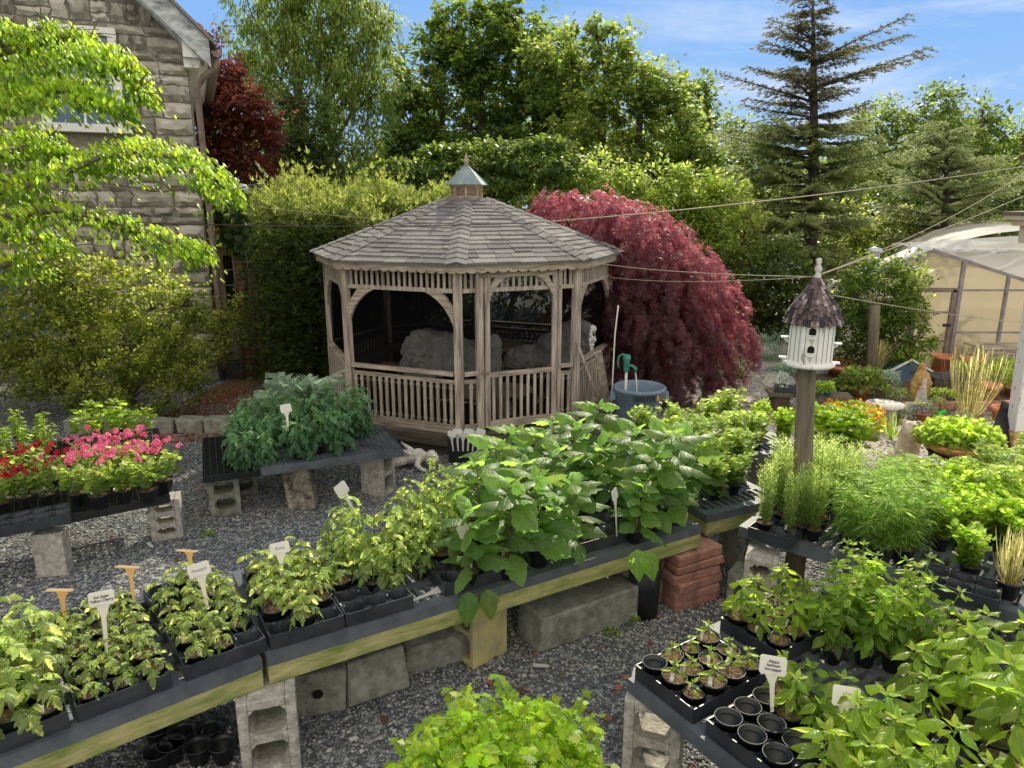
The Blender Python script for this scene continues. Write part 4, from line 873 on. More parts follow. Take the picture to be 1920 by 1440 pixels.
# ------------------------------------------------------------------ greenhouse
ghY = 11.9
gh = thing('greenhouse', 'cream translucent plastic greenhouse with white arched roof and thin grey frame', 'greenhouse', (0, ghY, 0))
def gq(px, py, Y=ghY): q = Q(px, py, Y); return (q.x, q.z)
prof = [gq(1640,512), gq(1700,487), gq(1750,470), gq(1790,483), gq(1875,511), gq(1925,527), gq(1990,552)]
wl = MB(); pts = prof+[(prof[-1][0], 0), (prof[0][0], 0)]; wl.poly([(x, 0, z) for x, z in pts], [tuple(range(len(pts)))]); wl.build('wall_film', M['film_wall'], gh)
def gx(px, Y=ghY, py=600): return Q(px, py, Y).x
fr = MB()
for px in (1704, 1789, 1875, 1950):
    x = gx(px); zt = np.interp(x, [p_[0] for p_ in prof], [p_[1] for p_ in prof]); fr.box((x, -.035, zt/2), (.06 if px == 1789 else .045, .05, zt))
for py, x0, x1 in ((544, 1745, 1925), (623, 1795, 1950)):
    za = Q(1800, py, ghY).z; fr.bar((gx(x0), -.02, za), (gx(x1), -.02, za), .03, .03)
for i in range(len(prof)-1): fr.bar((prof[i][0], -.03, prof[i][1]), (prof[i+1][0], -.03, prof[i+1][1]), .05, .05)
fr.build('wall_frame', M['frame_grey'], gh)
dm = MB(); x0, x1 = gx(1702), gx(1783); zt = Q(1740, 543, ghY).z; dm.box(((x0+x1)/2, -.06, zt), (x1-x0, .05, .07)); dm.box((x1-.05, -.06, zt/2), (.07, .05, zt)); dm.box((x0+.05, -.06, zt/2), (.07, .05, zt))
for f_ in (.35, .72): dm.box(((x0+x1)/2, -.06, zt*f_), (x1-x0-.1, .04, .03))
dmo = dm.build('door', M['brown_metal'], gh); MB().box((x1-.12, -.1, 1.05*zt/2+.05), (.12, .04, .05)).build('latch', M['ink'], dmo)
# hoop behind, carried on ribs
hp = MB(); ctr = gx(1905, 12.4); zr = Q(1890, 431, 12.4).z; hwid = ctr-gx(1640, 12.4); arc = []
for q in range(25):
    a = PI*q/24; arc.append((ctr-hwid*math.cos(a)*1.0, .35+(zr-.35)*math.sin(a)**.62))
n = len(arc); o = len(hp.v)
for yy in (.35, 4.2, 8.5): hp.v += [(x+(yy-.35)*.52, yy, z) for x, z in arc]
for j in range(2):
    for i in range(n-1): a = j*n+i; hp.f.append((a, a+1, a+n+1, a+n))
hp.build('roof_film', M['film_roof'], gh, True)
cr3 = MB(); cz = Q(1800, 474, ghY+.3).z
cr3.poly([(prof[2][0], .0, prof[2][1]), (prof[-1][0]+1, .3, prof[2][1]+.0), (prof[-1][0]+1, .36, prof[2][1]+.32), (prof[1][0]-.1, .36, prof[2][1]+.1)], [(0,1,2,3)])
cr3.poly([(prof[i][0], .0, prof[i][1]+.01) for i in range(2, 7)]+[(prof[-1][0]+.8, .34, prof[2][1]-.01), (prof[2][0], .34, prof[2][1]-.01)], [(0,1,2,3,4,5,6)])
cr3.poly([(prof[0][0]-.02, 0, prof[0][1]), (prof[1][0], 0, prof[1][1]+.01), (prof[2][0], 0, prof[2][1]+.01), (prof[2][0], .36, prof[2][1]+.1), (prof[0][0]-.1, .36, prof[0][1]+.05)], [(0,1,2,3,4)])
cr3.build('front_roof_film', M['film_roof'], gh)
rb = MB()
for f_ in (0, .25, .5, .75, 1): rb.bar((prof[2][0]+(prof[-1][0]-prof[2][0])*f_, -.005, prof[2][1]+(prof[-1][1]-prof[2][1])*f_+.03), (prof[2][0]+(prof[-1][0]+.6-prof[2][0])*(f_*.6+.4), .33, prof[2][1]+.02), .03, .03)
rb.bar((prof[2][0], -.01, prof[2][1]+.01), (prof[-1][0]+.6, -.01, prof[2][1]+.01), .04, .04); rb.build('rafter', M['steel'], gh)
sh_ = MB(); 
for (xa, xb, z_, yy) in ((1790, 1990, 606, .9), (1790, 1990, 690, 1.2)): sh_.box(((gx(xa)+gx(xb))/2, yy, Q(1850, z_, ghY).z), (gx(xb)-gx(xa), .5, .2))
sh_.build('inner_shelf', M['wood_dark'], gh)
vn = thing('roof_vent', 'galvanised vent stack with round cap rising behind the greenhouse shrub', 'vent', Q(1637, 500, 12.2)); MB().lathe([(.085,-1.2), (.085,.22)], 14, capt=True).build('stack', M['steel'], vn, True); MB().lathe([(.12,.24), (.13,.26), (.1,.31), (.0,.34)], 14).build('vent_cap', M['steel'], vn, True)
# white pier at the right edge
wp = thing('porch_column', 'white square porch column with stepped capital and brown cap, paint peeling at its foot', 'column', (5.78, P(1908, 838, 0).y, 0))
wp.rotation_euler = (0, R(-2), 0); zt = Q(1900, 445, wp.location.y).z; MB().box((0.02, 0, .12+(zt-.12)/2), (.15, .16, zt-.12)).build('shaft', M['white_paint'], wp, bevel=.006); MB().box((.02, 0, .06), (.18, .19, .3), jit=.0).build('base', M['terracotta'], wp, bevel=.006)
cpx = MB(); cpx.box((.08,0,zt+.03), (.44,.36,.18)); cpx.box((.08,0,zt+.16), (.56,.46,.07)); cpx.box((.08,0,zt+.215), (.66,.56,.05)); cpx.build('capital', M['cream_paint'], wp, bevel=.004)
cc = MB(); cc.box((.08,0,zt+.26), (.7,.6,.035)); cc.box((.2,0,zt+.36), (.3,.3,.18)); cc.build('cap', M['brown_metal'], wp)

# ------------------------------------------------------------------ wires
def wire(name, label, a, b, sag, r, mt):
    pts = []
    for i in range(25):
        t = i/24; p_ = a.lerp(b, t); p_.z -= sag*4*t*(1-t); pts.append(p_)
    tag(MB().tube(pts, r*.62, 6).build(name, M[mt], None, True), label, 'cable')
wire('overhead_cable', 'dark cable crossing from the house over the gazebo roof', Q(-60, 400, 7.0), Q(1000, 418, 7.0), .07, .0075, 'wire_dark')
wire('overhead_cable', 'pale cable rising from the gazebo roof to the upper right past the tall cedar', Q(1000, 418, 7.0), Q(1960, 306, 7.6), .05, .0085, 'wire_light')
bt = Q(1526, 519, P(1500, 985, .62).y)
wire('overhead_cable', 'cable from the birdhouse finial up to the upper right corner, lower of two', bt, Q(1960, 350, 6.5), .02, .006, 'wire_light')
wire('overhead_cable', 'cable from the birdhouse finial to the upper right, upper of two', bt, Q(1960, 295, 8.5), .1, .005, 'wire_light')
wire('guy_wire', 'wire from the gazebo eave corner to the birdhouse finial, upper of two', GC+gv(1, RE+.04, EZ-.02), bt, .03, .005, 'wire_light')
wire('guy_wire', 'wire strung through the red maple to the birdhouse finial, lower of two', Q(1145, 520, 8.6), bt, .04, .004, 'wire_light')
wire('guy_wire', 'thin sagging wire from the birdhouse roof to the white column', bt-Vector((-.05,0,.1)), Vector((wp.location.x-.12, wp.location.y, Q(1900, 605, wp.location.y).z)), .02, .005, 'wire_light')
wire('slack_cable', 'thin tan cable drooping across the stone house wall', Q(100, 330, 9.5), Q(760, 415, 9.5), .06, .005, 'wire_light')

# ------------------------------------------------------------------ birdhouse
bp0 = P(1500, 985, .62); BY = bp0.y
bh_bot = Q(1516, 682, BY); bhs = depth(bh_bot)/FPX   # metres per pixel
post = MB(); post.tube([(bp0.x-.01, BY, 0), (bp0.x, BY, .62), (bh_bot.x-.01, BY, bh_bot.z)], [.07,.064,.055], 10); tag(post.build('birdhouse_post', M['post_wood'], None, True), 'thick grey wooden post standing up through the herb bench', 'post')
bh = thing('birdhouse', 'white octagonal birdhouse with dark shake roof and arched holes on the post', 'birdhouse', bh_bot, R(-21), None, .95)
br_ = .150; hh_ = (682-590)*bhs*.99
bd = MB(); bd.lathe([(br_, .02), (br_*.99, hh_)], 8, ph=PI/8, capt=True)
bdo = bd.build('body', M['white_paint'], bh, bevel=.004)
MB().lathe([(br_*1.02, -.01), (br_*1.1, 0), (br_*1.1, .015), (br_*1.04, .022)], 24, capt=True).build('platform', M['white_paint'], bh, True)
apo = br_*math.cos(PI/8)
bo = MB()
for k in range(8):
    a = -PI/2+PI/4*k; u = Vector((-math.sin(a), math.cos(a), 0)); n_ = Vector((math.cos(a), math.sin(a), 0))
    for q in (-.038, .0, .038): bo.bar(n_*(apo+.0005)+u*q+Vector((0,0,.03)), n_*(apo-.001)+u*q+Vector((0,0,hh_-.01)), .0025, .003, n_)
bo.build('board_joint', M['wood_dark'], bdo)
for k, zs in ((0, (.42, .8)), (2, (.2, .62)), (6, (.25, .7)), (4, (.3, .7))):
    a = -PI/2+PI/4*k; u = Vector((-math.sin(a), math.cos(a), 0)); n_ = Vector((math.cos(a), math.sin(a), 0))
    for zf in zs:
        zf2 = zf*hh_-.03; m = MB(); w_ = .021; out = [(-w_, 0), (w_, 0), (w_, .025)]+[(w_*math.cos(q/6*PI), .025+w_*math.sin(q/6*PI)) for q in range(1, 6)]+[(-w_, .025)]
        m.prism(out, lambda x, z, ww: n_*(apo-.002+ww)+u*x+Vector((0,0,zf2+z)), .006); m.build('entrance_hole', M['dark'], bh)
        l_ = MB(); l_.bar(n_*(apo)+Vector((0,0,zf2-.012)), n_*(apo+.05)+Vector((0,0,zf2-.012)), .05 if k else .04, .008); l_.bar(n_*(apo)+Vector((0,0,zf2-.045)), n_*(apo+.03)+Vector((0,0,zf2-.016)), .02, .01); l_.build('perch', M['white_paint'], bh)
rh_ = (590-540)*bhs+.06; rfm = MB(); rfm.lathe([(br_*1.17, hh_-.02), (br_*.92, hh_+.08), (br_*.42, hh_+.185), (br_*.1, hh_+.27), (0, hh_+.275)], 8, ph=PI/8)
rfo = rfm.build('roof', M['wood_dark'], bh)
sk = MB(); rprof = [(br_*1.22, hh_-.03), (br_*.95, hh_+.08), (br_*.44, hh_+.185), (br_*.13, hh_+.265)]
def rat(s_): 
    f = s_*3; i = min(int(f), 2); a_, b_ = rprof[i], rprof[i+1]; return (a_[0]+(b_[0]-a_[0])*(f-i), a_[1]+(b_[1]-a_[1])*(f-i))
for r_ in range(10):
    s0 = r_/10; r0, z0 = rat(s0); r1, z1 = rat(min(1, s0+.17)); nn_ = max(8, int(2*PI*r0/.026))
    for q in range(nn_):
        a = 2*PI*(q+rs.uniform(-.2, .2)+.5*(r_ % 2))/nn_; da = PI/nn_*.9; lz = rs.uniform(-.012, .004); c0 = (r0+.006)
        vs = [(c0*math.cos(a-da), c0*math.sin(a-da), z0+lz+.006), (c0*math.cos(a+da), c0*math.sin(a+da), z0+lz+.006), (r1*math.cos(a+da), r1*math.sin(a+da), z1+.003), (r1*math.cos(a-da), r1*math.sin(a-da), z1+.003)]
        vs += [(vs[0][0]*.97, vs[0][1]*.97, vs[0][2]-.005), (vs[1][0]*.97, vs[1][1]*.97, vs[1][2]-.005)]
        sk.poly(vs, [(0,1,2,3), (4,5,1,0), (5,2,1), (4,0,3)])
sk.build('wood_shakes', M['shingle_wood'], rfo)
MB().lathe([(.02, hh_+.25), (.024, hh_+.275), (.013, hh_+.29), (.022, hh_+.31), (.024, hh_+.325), (.012, hh_+.345), (.016, hh_+.36), (.015, hh_+.385), (0, hh_+.39)], 12).build('finial', M['statue'], bh, True)

# ------------------------------------------------------------------ trees
def unit(r, n): return nrm(r.normal(size=(n,3)))
def tree(name, label, cat, Y, blobs, ls, lm, tpl=T_FLAT, dens=1.0, sub=.35, droop=.2, bark='bark', trunks=(), group=None, depthk=.8, flat=.8, shell=(.6,1.0), limb_r=.05, twigs=True, seed=1, yj=0.0, base=None, tintb=0.0, partname='crown', up=0.0, keep_low=False):
    """blobs: (px, py, rx_px, ry_px[, dY]) in photo pixels at distance Y; trunks: list of (px, py_top, radius)"""
    r = np.random.default_rng(seed); rp = random.Random(seed)
    c0 = [Q(b[0], b[1], Y+(b[4] if len(b) > 4 else 0)) for b in blobs]
    if base is None:
        bx = sum(c.x for c in c0)/len(c0); base = Vector((bx, Y, 0))
    t = thing(name, label, cat, base, 0, group); fm = FM(); tr = MB(); A = [[] for _ in range(5)]
    for b, c in zip(blobs, c0):
        sc = depth(c)/FPX; rx, rz = b[2]*sc, b[3]*sc; ry = depthk*(rx+rz)/2
        area = 4*PI*((rx*ry)**1.6/3+(rx*rz)**1.6/3+(ry*rz)**1.6/3)**(1/1.6); sb = min(sub, min(rx, rz)*.6)
        nl = int(dens*area/(ls*ls*.42)); ns = max(6, int(area/(sb*sb*1.6))); per = max(4, nl//ns)
        u = unit(r, ns); k = r.uniform(shell[0], shell[1], (ns,1)); cc = np.array(c)[None]+u*k*np.array([rx, ry, rz])
        cc += r.normal(0, .17, cc.shape)*np.array([rx,ry,rz])
        ss = sb*(.35+r.exponential(.6, (ns,1))).clip(.4,1.9); q = np.repeat(cc, per, 0); uu = np.repeat(u, per, 0); s2 = np.repeat(ss, per, 0)
        off = unit(r, len(q))*(r.random((len(q),1))**.5)*s2*np.array([1,1,flat]); pos = q+off
        if not keep_low: ok = pos[:,2] > .02; pos, off, uu, s2 = pos[ok], off[ok], uu[ok], s2[ok]
        else: pos[:,2] = np.maximum(pos[:,2], .02)
        D = nrm(off)*.8+uu*.5+r.normal(0,.45,pos.shape)+np.array([0,0,up-droop*1.5]); N = np.array([0,0,1.0])+nrm(off)*.5+r.normal(0,.35,pos.shape)
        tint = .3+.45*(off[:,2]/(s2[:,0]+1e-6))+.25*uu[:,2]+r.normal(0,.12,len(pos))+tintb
        A[0].append(pos-np.array(base)); A[1].append(D); A[2].append(N); A[3].append(ls*r.uniform(.65,1.25,len(pos))); A[4].append(tint)
        if trunks:
            tp = min(trunks, key=lambda T: abs(T[0]-b[0])); tb_ = Q(tp[0], 720, Y); zb = max(.3, c.z-rz*.8-abs(c.x-tb_.x)*.5); zt_ = Q(tp[0], tp[1], Y).z; zb = min(zb, zt_*.95)
            s_ = Vector((tb_.x, Y, zb))-base; e = c-base; m_ = s_.lerp(e, .5)+Vector((0,0,.12*(e-s_).length))*(1 if e.z > s_.z else 0)
            tr.tube([s_, m_, e], [limb_r, limb_r*.7, limb_r*.4], 6)
            if twigs:
                for j in range(min(14, ns)):
                    w_ = Vector(cc[j])-base; tr.tube([e.lerp(m_, .3), e.lerp(w_, .5)+Vector((0,0,.04)), w_], [limb_r*.35, limb_r*.22, limb_r*.08], 4, False)
    fm.add(tpl, *[np.concatenate(a) for a in A]); fm.build(partname, lm, t)
    for (px, pyt, rd) in trunks:
        b_ = Q(px, 720, Y); zt_ = Q(px, pyt, Y).z; j = rp.uniform(-.15, .15)
        tr.tube([Vector((b_.x, Y, 0))-base, Vector((b_.x+j, Y, zt_*.35))-base, Vector((b_.x-j*.5, Y, zt_*.7))-base, Vector((b_.x, Y, zt_))-base], [rd*1.25, rd, rd*.75, rd*.3], 9)
    if tr.v: tr.build('trunk', M[bark], t, True)
    return t
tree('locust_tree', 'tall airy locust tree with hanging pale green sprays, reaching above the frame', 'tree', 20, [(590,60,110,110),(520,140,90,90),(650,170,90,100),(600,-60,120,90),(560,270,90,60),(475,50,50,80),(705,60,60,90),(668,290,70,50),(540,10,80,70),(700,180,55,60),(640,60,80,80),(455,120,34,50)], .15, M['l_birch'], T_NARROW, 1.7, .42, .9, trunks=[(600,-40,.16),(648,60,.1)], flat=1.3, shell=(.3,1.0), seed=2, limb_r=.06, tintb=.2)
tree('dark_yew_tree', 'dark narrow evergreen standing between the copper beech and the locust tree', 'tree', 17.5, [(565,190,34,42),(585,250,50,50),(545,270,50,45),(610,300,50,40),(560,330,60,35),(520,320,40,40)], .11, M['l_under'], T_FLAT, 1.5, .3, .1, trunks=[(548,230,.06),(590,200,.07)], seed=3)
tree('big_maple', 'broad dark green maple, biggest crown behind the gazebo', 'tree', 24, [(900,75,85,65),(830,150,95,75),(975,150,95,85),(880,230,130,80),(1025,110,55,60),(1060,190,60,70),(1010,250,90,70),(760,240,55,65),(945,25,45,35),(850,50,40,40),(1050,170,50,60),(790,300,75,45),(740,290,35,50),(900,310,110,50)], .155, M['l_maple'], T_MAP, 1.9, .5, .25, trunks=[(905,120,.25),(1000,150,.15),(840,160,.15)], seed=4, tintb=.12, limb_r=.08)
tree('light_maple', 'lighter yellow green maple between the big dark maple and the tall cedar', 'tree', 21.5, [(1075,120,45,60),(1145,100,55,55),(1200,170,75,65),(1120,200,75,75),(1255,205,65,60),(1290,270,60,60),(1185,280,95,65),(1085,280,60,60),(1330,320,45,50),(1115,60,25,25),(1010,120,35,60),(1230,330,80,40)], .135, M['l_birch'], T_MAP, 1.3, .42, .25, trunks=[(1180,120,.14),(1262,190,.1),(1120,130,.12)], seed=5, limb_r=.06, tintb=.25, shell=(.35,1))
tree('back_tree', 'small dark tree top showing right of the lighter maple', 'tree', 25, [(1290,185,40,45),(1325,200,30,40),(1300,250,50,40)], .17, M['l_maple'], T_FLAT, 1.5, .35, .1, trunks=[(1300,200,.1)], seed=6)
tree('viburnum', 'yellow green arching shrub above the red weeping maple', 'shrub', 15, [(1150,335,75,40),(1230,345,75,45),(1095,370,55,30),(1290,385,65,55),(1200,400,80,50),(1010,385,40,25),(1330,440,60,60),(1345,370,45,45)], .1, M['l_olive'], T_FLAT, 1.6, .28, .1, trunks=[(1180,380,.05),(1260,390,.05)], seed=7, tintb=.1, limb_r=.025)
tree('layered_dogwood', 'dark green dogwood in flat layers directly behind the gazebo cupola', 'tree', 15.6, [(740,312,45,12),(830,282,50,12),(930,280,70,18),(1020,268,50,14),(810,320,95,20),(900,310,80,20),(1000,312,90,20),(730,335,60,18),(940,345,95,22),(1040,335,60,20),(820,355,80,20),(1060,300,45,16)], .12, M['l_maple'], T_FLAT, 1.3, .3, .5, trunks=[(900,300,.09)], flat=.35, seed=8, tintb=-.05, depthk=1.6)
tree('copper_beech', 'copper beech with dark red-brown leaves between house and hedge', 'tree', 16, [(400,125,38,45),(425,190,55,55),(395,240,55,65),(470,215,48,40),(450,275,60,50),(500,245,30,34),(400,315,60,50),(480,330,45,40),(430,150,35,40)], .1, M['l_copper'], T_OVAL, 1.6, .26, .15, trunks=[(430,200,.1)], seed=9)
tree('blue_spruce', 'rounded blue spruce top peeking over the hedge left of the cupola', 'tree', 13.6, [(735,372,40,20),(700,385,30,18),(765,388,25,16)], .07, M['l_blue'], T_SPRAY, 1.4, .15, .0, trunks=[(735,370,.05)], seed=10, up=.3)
bgt = [('z', [(1400,300,60,60),(1455,345,60,60),(1560,330,60,50),(1375,250,30,40),(1610,330,60,60)], 'soft green tree behind the cedar trunk, lowest on the horizon', 'l_birch'),
       ('first', [(1700,225,50,42),(1640,245,50,45),(1660,300,60,50)], 'tree with pale crown right behind the tall cedar', 'l_birch'),
       ('b', [(1765,205,45,45),(1775,270,70,55),(1740,300,60,50)], 'tallest round dark tree on the right horizon, beyond the small weeping cedar', 'l_maple'),
       ('c', [(1845,225,38,38),(1835,290,38,50),(1855,350,60,60)], 'slender dark tree on the horizon above the greenhouse', 'l_maple'),
       ('d', [(1905,260,30,40),(1915,340,45,70),(1950,280,50,60)], 'yellowing tree on the horizon at the right edge of the photo', 'l_olive')]
for i, (a, b, lab, mt) in enumerate(bgt):
    tree('horizon_tree', lab, 'tree', 29+i*.6, b, .17, M[mt], T_FLAT, 1.4, .5, .1, trunks=[(b[0][0], b[0][1], .14)], seed=20+i, group='trees on the right horizon', shell=(.4,1))
for i, (b, lab, mt, Y) in enumerate([
   ([(1330,400,60,50),(1290,470,70,55),(1350,520,70,55),(1400,450,50,60),(1300,560,80,60),(1340,620,60,50)], 'mid green thicket just right of the red weeping maple', 'l_shrub', 15.2),
   ([(1420,520,60,50),(1400,600,60,60),(1440,590,55,60),(1460,500,50,50),(1490,600,45,70),(1500,540,40,50)], 'dark thicket behind the birdhouse on its left side', 'l_under', 14.5),
   ([(1580,430,70,50),(1560,510,60,60),(1620,470,60,50),(1680,440,60,45),(1600,590,50,50)], 'olive thicket between the cedar trunk and the greenhouse', 'l_shrub', 19.5),
   ([(1760,390,60,50),(1820,380,60,55),(1870,360,50,60),(1900,420,40,40),(1700,400,50,50)], 'dark evergreen mass just above the greenhouse roof', 'l_under', 21)]):
    tree('thicket', lab, 'shrub', Y, b, .12, M[mt], T_FLAT, 1.4, .32, .1, trunks=[(b[0][0], b[0][1], .06)], seed=30+i)
tree('box_shrub', 'small round clipped shrub at the path edge beside the red maple', 'shrub', 11.2, [(1380,680,34,28),(1365,705,34,16)], .05, M['l_shrub'], T_FLAT, 1, .12, 0, seed=36, keep_low=True)
tree('lavender_mound', 'soft grey green mound along the path behind the box shrub', 'shrub', 12.5, [(1425,655,34,26),(1450,680,36,16),(1470,650,30,24)], .07, M['l_silver'], T_NEEDLE, 2.2, .14, -.4, seed=37, up=.5, keep_low=True)
woods = FM(); rw = np.random.default_rng(9); n = 60000
xx = rw.uniform(-38, 40, n); hh = 5.2+1.3*np.sin(xx*.35)+.8*np.sin(xx*.9+1); zz = hh*(rw.random(n)**.8); yy = 36+rw.normal(0,1.6,n)+1.5*np.sin(zz*1.7+xx)
woods.add(T_FLAT, np.stack([xx,yy,zz],1), rw.normal(size=(n,3))+[0,-.6,-.2], rw.normal(0,.5,(n,3))+[0,-.3,1], rw.uniform(.25,.5,n), rw.random(n)*.8)
tag(woods.build('far_woods', M['l_under']), 'far dark wood closing the view beyond the garden', None, None, 'stuff')

def cedar(name, label, Y, px, py_top, levels, ls, seed, mats, trunk_r, lean=0):
    """levels: (py at trunk, left reach px, right reach px, rise)"""
    rp = random.Random(seed); base = Vector((Q(px-9, 500, Y).x, Y, 0)); lean = Q(px, py_top, Y).x-base.x; t = thing(name, label, 'tree', base); sc = Y/FPX*.98
    fmA = [FM(), FM()]; tr = MB(); zt_ = Q(px, py_top, Y).z; top = Vector((lean, 0, zt_))
    tr.tube([(0,0,0), (0,0,zt_*.35), (lean*.5,0,zt_*.7), top], [trunk_r*1.2, trunk_r, trunk_r*.6, .02], 10)
    for li, (py, lr, rr_, rise) in enumerate(levels):
        z0 = Q(px, py, Y).z; A = [[] for _ in range(5)]; nb = 8 if mats[li] else 10
        for j in range(nb):
            az = 2*PI*(j+rp.uniform(-.3,.3))/nb; c, s_ = math.cos(az), math.sin(az); reach = (rr_ if c > 0 else lr)*sc*(1.12 if mats[li] else 1.12); reach *= (abs(c)+.55*abs(s_)*(1-abs(c)*.4))*rp.uniform(.5,1.1); rise_ = rise+rp.uniform(-.06,.16)
            if reach < .15: continue
            zb = z0+rp.uniform(-.22,.22); o_ = Vector((c, s_, 0)); pts = []
            for q in range(8):
                f = q/7; pts.append(Vector((lean*z0/zt_, 0, zb))+o_*reach*f+Vector((0,0,rise_*reach*f*(1.1-.55*f)+.1*reach*f**3)))
            tr.tube(pts, [max(.035*(1-f_/8)*min(1, reach/1.5), .006) for f_ in range(8)], 5, False)
            ntw = int((5 if mats[li] else 7)+reach*(7.5 if mats[li] else 10))
            for k in range(ntw):
                f = .18+.82*(k+.5)/ntw; i0 = min(int(f*7), 6); p_ = pts[i0].lerp(pts[i0+1], f*7-i0); sg = 1 if k % 2 else -1; d = (o_+Vector((-s_, c, 0))*sg*rp.uniform(.7,1.3)).normalized(); tl = (.16+.3*reach*(1-f)**.8*.6+.15)*rp.uniform(.8,1.4)*(.62 if mats[li] else .95)
                m_ = max(5, int(tl/.028))
                for w_ in range(m_):
                    g_ = (w_+.5)/m_; pp = p_+d*tl*g_+Vector((0,0,.03-.22*tl*g_*g_)); 
                    for h in range(2):
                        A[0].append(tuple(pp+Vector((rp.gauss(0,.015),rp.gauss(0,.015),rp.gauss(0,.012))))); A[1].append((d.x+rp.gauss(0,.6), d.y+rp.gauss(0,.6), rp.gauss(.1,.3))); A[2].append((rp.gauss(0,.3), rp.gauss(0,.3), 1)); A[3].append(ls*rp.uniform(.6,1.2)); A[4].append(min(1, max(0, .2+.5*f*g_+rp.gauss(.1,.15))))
        fmA[0 if mats[li] == 0 else 1].add(T_SPRAY, *A)
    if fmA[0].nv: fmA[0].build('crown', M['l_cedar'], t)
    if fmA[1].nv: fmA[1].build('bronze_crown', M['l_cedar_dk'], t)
    tr.build('trunk', M['bark'], t, True); return t
cedar('cedar_tree', 'tall cedar with dark trunk and flat open tiers rising behind the birdhouse', 17.5, 1524, -5,
      [(6,14,12,.1),(16,55,40,.0),(48,22,25,.3),(62,75,38,.3),(90,42,42,.3),(112,95,60,.2),(128,30,140,.38),(150,95,60,.2),(172,60,165,.22),(190,135,60,.15),(212,60,150,.1),(235,95,60,.05),(250,150,100,.0),(275,130,90,-.02),(300,140,110,0),(330,120,150,.03),(350,170,90,-.03),(380,150,110,-.05),(410,120,90,-.03),(438,170,130,-.02),(470,130,90,-.08),(500,90,80,-.1)],
      .1, 41, [1]*12+[0]*10, .14)
cedar('weeping_cedar', 'smaller leaning blue green cedar beyond the greenhouse, with swept up tips', 18.5, 1775, 240, [(255,30,50,.3),(285,70,40,.25),(310,100,70,.2),(335,60,90,.25),(365,120,100,.3),(395,110,110,.2),(420,110,120,.0),(440,90,90,-.1)], .08, 42, [0]*8, .1)

# house shrub, hedge
tree('privet_shrub', 'huge loose sunlit shrub filling the left side in front of the stone house', 'shrub', 8.9, [(60,560,85,70),(170,545,95,70),(290,570,80,70),(110,640,115,75),(240,650,110,75),(345,640,48,60),(40,690,80,70),(170,720,100,60),(300,720,80,60),(-60,600,90,110),(360,565,32,40),(100,500,60,30),(350,700,40,50)], .05, M['l_shrub'], T_OVAL, 1.05, .15, -.1, trunks=[(150,560,.03),(250,580,.03)], seed=50, tintb=.12, limb_r=.015, flat=.9, up=.25, depthk=.7)  # tintb and the light leaf base lifted to paint in warm sun
tree('small_privet', 'smaller yellowish bush in front of the brick wing door', 'shrub', 11, [(405,590,30,34),(430,620,38,45),(400,650,45,40),(445,580,20,26)], .055, M['l_shrub'], T_OVAL, .9, .14, 0, trunks=[(420,600,.02)], seed=51, tintb=.2, limb_r=.01)
def hedge():
    t = thing('arborvitae_hedge', 'long arborvitae hedge with sunlit gold top running behind the gazebo', 'hedge', (-3.2, 11, 0)); fm = FM(); r = np.random.default_rng(60); A = [[] for _ in range(5)]
    segs = [((-3.3,10.6),(-2.55,10.9),.72,2.62), ((-3.45,11.7),(-3.0,12.2),.8,2.78), ((-3.4,12.1),(-1.0,12.3),.8,2.76), ((-2.7,11.2),(-1.2,11.8),.6,2.2)]
    for (a, b, rad, h) in segs:
        a, b = np.array(a), np.array(b); Ln = np.linalg.norm(b-a); n = int((Ln+2*rad)*h*1900)
        u = r.random(n); ang = r.uniform(0, 2*PI, n); z = h*r.random(n)**.75; k = r.uniform(.8,1.05,n)*rad*(1-.25*(z/h)**3)*(1+.16*np.sin(z*3+ang*3))
        top = r.random(n) < .22; c = a+(b-a)*u[:,None]; x = c[:,0]+np.cos(ang)*k*np.where(top, r.random(n)**.5, 1); y = c[:,1]+np.sin(ang)*k*np.where(top, r.random(n)**.5, 1)
        z = np.where(top, h*(.93+.07*r.random(n))+.12*np.sin(x*5)+.1*np.sin(x*13+y*7)+r.exponential(.09,n), z)
        pos = np.stack([x,y,z],1)-np.array([-3.2,11,0]); o_ = np.stack([np.cos(ang), np.sin(ang), .4+0*ang], 1)
        D = o_*np.where(top, .3, .7)[:,None]+r.normal(0,.45,(n,3))+np.stack([0*ang,0*ang,np.where(top,1.1,.1)],1); N = np.stack([0*ang,0*ang,1+0*ang],1)*np.where(top,.2,1)[:,None]+o_*.5+r.normal(0,.4,(n,3))
        A[0].append(pos); A[1].append(D); A[2].append(N); A[3].append(r.uniform(.07,.14,n)); A[4].append(np.clip((z-h*.84)/(h*.2),0,1)*.85+r.normal(.06,.1,n))  # tint by height paints the sunlit gold top into the sprays
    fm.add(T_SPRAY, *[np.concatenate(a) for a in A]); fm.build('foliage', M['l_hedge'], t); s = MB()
    for i in range(14): x = -1.1+i*.22; s.tube([(x,0,0),(x+.05,.02,1.0),(x,.05,2.0)], [.04,.03,.01], 6)
    s.build('trunk', M['bark'], t, True)
hedge()
tree('dark_hemlock', 'dark evergreen behind the gazebo closing the view through its screens', 'tree', 13.2, [(640,600,60,60),(740,560,70,60),(850,540,70,60),(760,640,70,60),(960,540,80,70),(1050,600,70,70),(1120,660,60,60),(900,640,60,50),(680,700,60,40)], .1, M['l_under'], T_FLAT, .55, .3, .1, trunks=[(760,480,.06),(960,500,.06)], seed=52)
